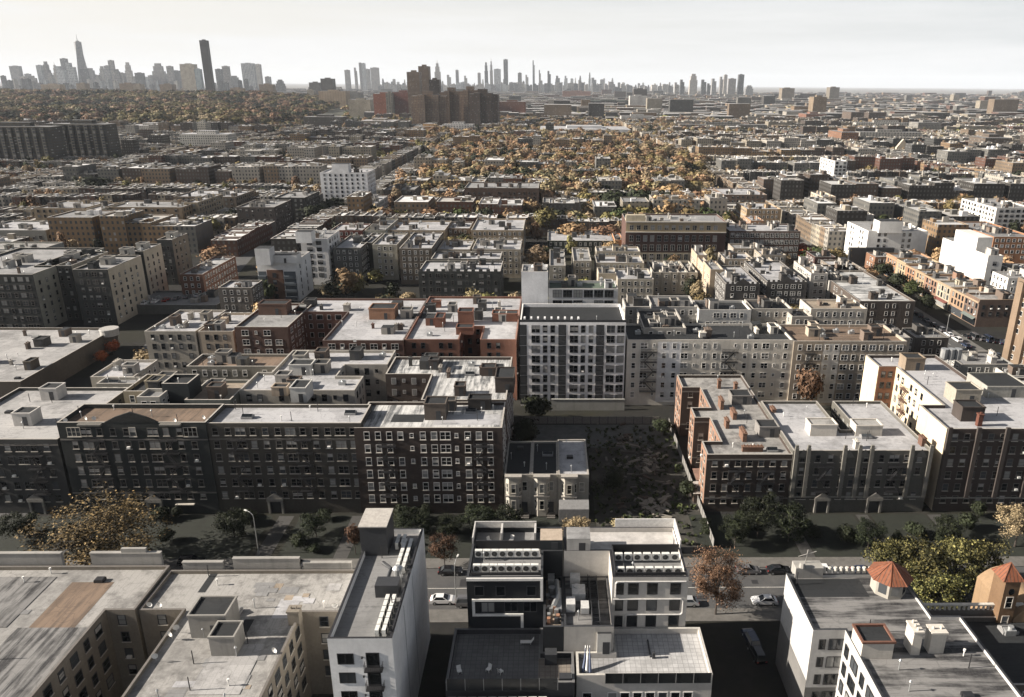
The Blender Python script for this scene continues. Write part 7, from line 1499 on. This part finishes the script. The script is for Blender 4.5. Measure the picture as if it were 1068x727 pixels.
# far plain of roofs out to the horizon
q = MB(); rf = random.Random(9)
def farbox(x, y, w, d, h):
    wi = rf.randrange(NW); i = len(q.v); o = rf.randrange(50)*2.7; q.box(x, x+w, y, y+d, 0, h, wi, NW+rf.choice((0, 0, 1, 1, 2, 3, 4, 5, 7)), bottom=False)
Y = 1950.0
while Y < 9000:
    st = max(34, Y*.019); x = -.82*Y
    while x < .68*Y:
        w = rf.uniform(14, 60)*(1+Y/9000); p = proj((x, Y, 0))
        park = (x < -380*Y/1500*.95 and Y < 3700)
        if not park and free(x, Y, x+w, Y+18) and rf.random() < .8: farbox(x, Y+rf.uniform(-st*.3, st*.3), w, rf.uniform(14, 30)*(1+Y/9000), rf.choice((9, 10, 12, 14, 16, 18, 22))*rf.uniform(.8, 1.1)+(rf.uniform(8, 40) if rf.random() < .025 else 0))
        x += w+rf.uniform(2, 26)*(1+Y/6000)
    Y += st
o = link('far_city', q.mesh('far_city', FARM)); tag(o, 'far plain of low rooftops stretching to the horizon', 'rooftops'); o['kind'] = 'stuff'
# ---- trees of the middle distance
LW = ['orange', 'tan', 'tan', 'olive', 'brown', 'orange', 'yellow', 'green', 'dark', 'dark', 'yellowgreen']
TN = {'orange': 'orange', 'tan': 'tan', 'olive': 'olive', 'brown': 'brown', 'yellow': 'yellow', 'green': 'green', 'dark': 'dark', 'yellowgreen': 'yellow-green'}
def leafpick(t):
    p = proj((t[0], t[1], 5))
    if p and 430 < p[0] < 760 and p[1] < 225: return rnd.choice(('orange', 'tan', 'orange', 'tan', 'orange', 'yellow', 'brown', 'dark', 'olive'))
    return rnd.choice(LW)
TREES = [t+(leafpick(t),) for t in TREES]
for k in range(650):     # the thick belt of street trees in the centre
    p = at(rnd.uniform(440, 735), rnd.uniform(136, 208), 0)
    if free(p.x-2, p.y-2, p.x+2, p.y+2): TREES.append((p.x, p.y, rnd.uniform(12, 19), rnd.uniform(7.5, 12.5), rnd.choice(('orange', 'tan', 'orange', 'tan', 'yellow', 'brown', 'olive', 'dark'))))
for k in range(110):
    p = at(rnd.uniform(225, 445), rnd.uniform(138, 172), 0)
    if free(p.x-2, p.y-2, p.x+2, p.y+2): TREES.append((p.x, p.y, rnd.uniform(10, 16), rnd.uniform(5, 9), rnd.choice(('dark', 'tan', 'olive', 'dark', 'brown', 'yellowgreen'))))
TREES.sort(key=lambda t: -(t[2]*t[3])/(t[0]**2+t[1]**2))
NTREE_BEFORE = NT[0]; FART = []
lim = max(0, 296-NT[0])
for t in TREES[:lim]: FART.append((tree(t[0], t[1], t[2], t[3], t[4], 'x', q=1500 if t[1] < 420 else 500, group='trees among the far houses', trunk=.12), t))
def hill_z(x, y):
    return 34*math.exp(-((y-3050)/620)**2)*min(1, max(0, (-x-.2*y)/500)) + 9*math.exp(-((y-1900)/300)**2)*min(1, max(0, (-x-.27*y)/250))*(.6+.4*math.sin(x*.006))
hx_ = np.linspace(-3600, -380, 70); hy_ = np.linspace(1250, 4700, 60); q = MB()
for i in range(69):
    for j in range(59):
        q.quad(*[(a, b, hill_z(a, b)-.6 if hill_z(a, b) < .6 else hill_z(a, b)) for a, b in ((hx_[i], hy_[j]), (hx_[i+1], hy_[j]), (hx_[i+1], hy_[j+1]), (hx_[i], hy_[j+1]))])
o = link('hill', q.mesh('hill', plain('hill_grass', (.035, .036, .02), .95, 0, .5, .05))); o['kind'] = 'structure'
def tree_mass(name, label, L_, n, size):
    rng = np.random.default_rng(5); proto = {}
    for lf in LEAF: proto[lf] = None
    V = []; M_ = []; names = list(LEAF)
    base = [crown_arrays(np.random.default_rng(100+i), n, size, 9, 'broad')[0] for i in range(5)]
    for i, t in enumerate(L_):
        v = base[i % 5]; a = rng.uniform(0, 6.28); c, s = math.cos(a), math.sin(a)
        vx = (v[..., 0]*c-v[..., 1]*s)*t[3]+t[0]; vy = (v[..., 0]*s+v[..., 1]*c)*t[3]+t[1]; vz = v[..., 2]*t[2]*.5+t[2]*.06+hill_z(t[0], t[1])
        V.append(np.stack([vx, vy, vz], -1)); M_.append(np.full(n, names.index(t[4])))
    if not V: return
    o = link(name, quads_mesh(name, np.concatenate(V), [LEAFF[k] for k in names], np.concatenate(M_))); tag(o, label, 'trees'); o['kind'] = 'stuff'
tree_mass('distant_trees', 'autumn trees scattered far among the roofs', TREES[lim:], 520, .128)
far = []
rt_ = random.Random(4)
for k in range(2600):
    Y = rt_.uniform(1300, 6500); x = rt_.uniform(-.78, .64)*Y
    if free(x-2, Y-2, x+2, Y+2) and not (x < -.26*Y and Y < 3700): far.append((x, Y, rt_.uniform(9, 15), rt_.uniform(6, 12)*(1+Y/8000), rt_.choice(LW)))
tree_mass('distant_trees', 'thin tree cover between the farthest roofs', far, 60, .36)
# park woods
def pkleaf(x, y):
    s_ = math.sin(x*.011+1)*math.sin(y*.0061)+.6*math.sin(x*.004-y*.009)+rt_.uniform(-.7, .7)
    return rt_.choice(('yellowgreen', 'yellowgreen', 'olive', 'moss', 'yellow')) if s_ > .15 else rt_.choice(('orange', 'tan', 'orange', 'tan', 'brown')) if s_ > -.35 else rt_.choice(('dark', 'green', 'moss', 'dark', 'brown'))
pk = []
def lowerY(x_px): 
    return np.interp(x_px, [-60, 0, 60, 110, 125, 180, 200, 230, 260, 300, 335, 360], [134, 134, 133, 132, 133, 133, 140, 137, 134, 130, 122, 112])
tries = 0
while len(pk) < 3600 and tries < 60000:
    tries += 1; Y = 1150+2500*rt_.random()**.8; x = rt_.uniform(-.80, -.26)*Y; p = proj((x, Y, 0))
    if p is None or p[0] < -60 or p[0] > 352 or p[1] > lowerY(p[0]): continue
    if abs(p[0]-(206+(p[1]-112)*.12)) < 1.3+ (p[1]-104)*.1 and p[1] > 104: continue
    if free(x-1, Y-1, x+1, Y+1): pk.append((x, Y, rt_.uniform(14, 26), rt_.uniform(11, 21), pkleaf(x, Y)))
tree_mass('park_woods', 'autumn woods of the big park below the left skyline', pk, 420, .14)
print('TREES', NT[0], len(TREES), len(far), len(pk), 'WIN', NWIN[0])

# ---- labels of the many far houses and trees: what they look like, and where from a landmark
LMK = [('the long dark school', (705, 240)), ('the white cubic block', (358, 190)), ('the white stepped tower', (882, 190)), ('the striped slab of flats', (55, 150)), ('the brown tower cluster', (472, 117)), ('the modern white pair', (312, 270)), ('the long white-roofed hall', (610, 137)), ('the tan apartment row, upper left', (110, 225)), ('the sunlit shop row', (985, 310)), ('the modern white upper block', (935, 240)), ('the white block with blazing side wall', (1015, 275)), ('the lone brown tower', (855, 113)), ('the gabled church', (955, 155)), ('the balcony block, centre', (520, 207)), ('the low white hall', (605, 247)), ('the pale-windowed dark house', (265, 220)), ('the white-framed block, right edge', (1050, 212)), ('the dark flats with tan flanks', (110, 290))]
used = defaultdict(list)
def describe(p):
    b = min(LMK, key=lambda l: (l[1][0]-p[0])**2+((l[1][1]-p[1])*1.6)**2); dx, dy = p[0]-b[1][0], p[1]-b[1][1]
    if abs(dx) > abs(dy)*1.6: w = 'left of' if dx < 0 else 'right of'
    else: w = 'beyond' if dy < 0 else 'in front of'
    return b, w, math.hypot(dx, dy*1.6)
for ob, t in FARB:
    p = proj(((t[0]+t[1])/2, t[2], t[4])); b, w, d = describe(p); cols = WC[t[5]][1]
    used[(cols, RCN[RC[t[6]]], 'row house' if t[7] == 'row_house' else 'apartment house', b[0], w)].append((d, ob))
for (c, r, k, lm, w), L_ in used.items():
    L_.sort(key=lambda t: t[0])
    for i, (_, ob) in enumerate(L_): ob['label'] = f'{c} {k}, {r} roof, ' + ('' if len(L_) == 1 else f'{ordn(i)} ') + (f'{w} {lm}')
used = defaultdict(list)
for ob, t in FART:
    p = proj((t[0], t[1], t[2]*.6)); b, w, d = describe(p); used[(TN[t[4]], 'tall' if t[2] > 13 else 'low', b[0], w)].append((d, ob))
for (c, h, lm, w), L_ in used.items():
    L_.sort(key=lambda t: t[0])
    for i, (_, ob) in enumerate(L_): ob['label'] = f'{h} {c} tree, ' + ('' if len(L_) == 1 else f'{ordn(i)} ') + f'{w} {lm}'

# ------------------------------------------------------------------ light, sky, air
SUN_EL, SUN_AZ = R_(26), R_(3.5)          # the sun stands to the left and a little behind the camera
sd = bpy.data.lights.new('sun', 'SUN'); sd.energy = 5.0; sd.angle = R_(.5); sd.color = (1.0, .905, .79)
so = bpy.data.objects.new('sun', sd); COL.objects.link(so)
sv = Vector((-math.cos(SUN_EL)*math.cos(SUN_AZ), -math.cos(SUN_EL)*math.sin(SUN_AZ), math.sin(SUN_EL)))
so.rotation_euler = sv.to_track_quat('Z', 'Y').to_euler(); so.location = (-200, -100, 300)
wd = bpy.data.worlds.new('World'); SC.world = wd; wd.use_nodes = True; nt = wd.node_tree; bg = nt.nodes['Background']
sk_ = nt.nodes.new('ShaderNodeTexSky'); sk_.sky_type = 'NISHITA'; sk_.sun_disc = False; sk_.sun_elevation = SUN_EL; sk_.sun_rotation = math.atan2(sv.x, sv.y)
sk_.altitude = 50; sk_.air_density = .55; sk_.dust_density = 1.2; sk_.ozone_density = 1.0
hs = nt.nodes.new('ShaderNodeHueSaturation'); hs.inputs['Saturation'].default_value = .42; nt.links.new(sk_.outputs[0], hs.inputs['Color'])
tc = nt.nodes.new('ShaderNodeTexCoord'); mp = nt.nodes.new('ShaderNodeMapping'); mp.inputs['Scale'].default_value = (1.2, 1.2, 16); nt.links.new(tc.outputs['Generated'], mp.inputs[0])
cn_ = noise(nt, mp.outputs[0], 1.6, 5, .6)
sz = nt.nodes.new('ShaderNodeSeparateXYZ'); nt.links.new(tc.outputs['Generated'], sz.inputs[0])
cl = mixc(nt, math_(nt, 'MULTIPLY', ramp(nt, cn_, .45, .75), .3), hs.outputs[0], (5.0, 5.0, 4.9))
veil = math_(nt, 'POWER', ramp(nt, sz.outputs[2], .18, .08), 1.2)        # thin bright veil of cloud low over the horizon
vc = mixc(nt, ramp(nt, sz.outputs[0], -.7, .7), (7.3, 7.0, 6.45), (5.35, 5.6, 5.75)); vc = mixc(nt, math_(nt, 'MULTIPLY', ramp(nt, cn_, .42, .62), .7), vc, (7.2, 7.2, 7.2))
cl = mixc(nt, veil, cl, vc)
nt.links.new(cl, bg.inputs['Color']); bg.inputs['Strength'].default_value = .05
HZ = newmat('haze_air')[0]; nt = HZ.node_tree; 
for n in list(nt.nodes):
    if n.type == 'BSDF_PRINCIPLED': nt.nodes.remove(n)
pv = nt.nodes.new('ShaderNodeVolumePrincipled'); pv.inputs['Color'].default_value = (.84, .91, 1.0, 1); pv.inputs['Density'].default_value = 2.9e-5; pv.inputs['Anisotropy'].default_value = 0
nt.links.new(pv.outputs[0], nt.nodes['Material Output'].inputs['Volume'])
q = MB(); q.box(-32000, 32000, -400, 47000, -1.0, 650); ho = link('haze', q.mesh('haze', HZ)); ho['kind'] = 'stuff'
SC.view_settings.view_transform = 'Standard'; SC.view_settings.look = 'None'; SC.view_settings.exposure = 1.38; SC.view_settings.gamma = 1; SC.view_settings.use_curve_mapping = False
cy = SC.cycles; cy.max_bounces = 5; cy.diffuse_bounces = 3; cy.glossy_bounces = 2; cy.volume_bounces = 0; cy.transparent_max_bounces = 8; cy.use_denoising = True; cy.caustics_reflective = False; cy.caustics_refractive = False
try: cy.denoiser = 'OPENIMAGEDENOISE'; cy.denoising_input_passes = 'RGB_ALBEDO_NORMAL'
except Exception: pass
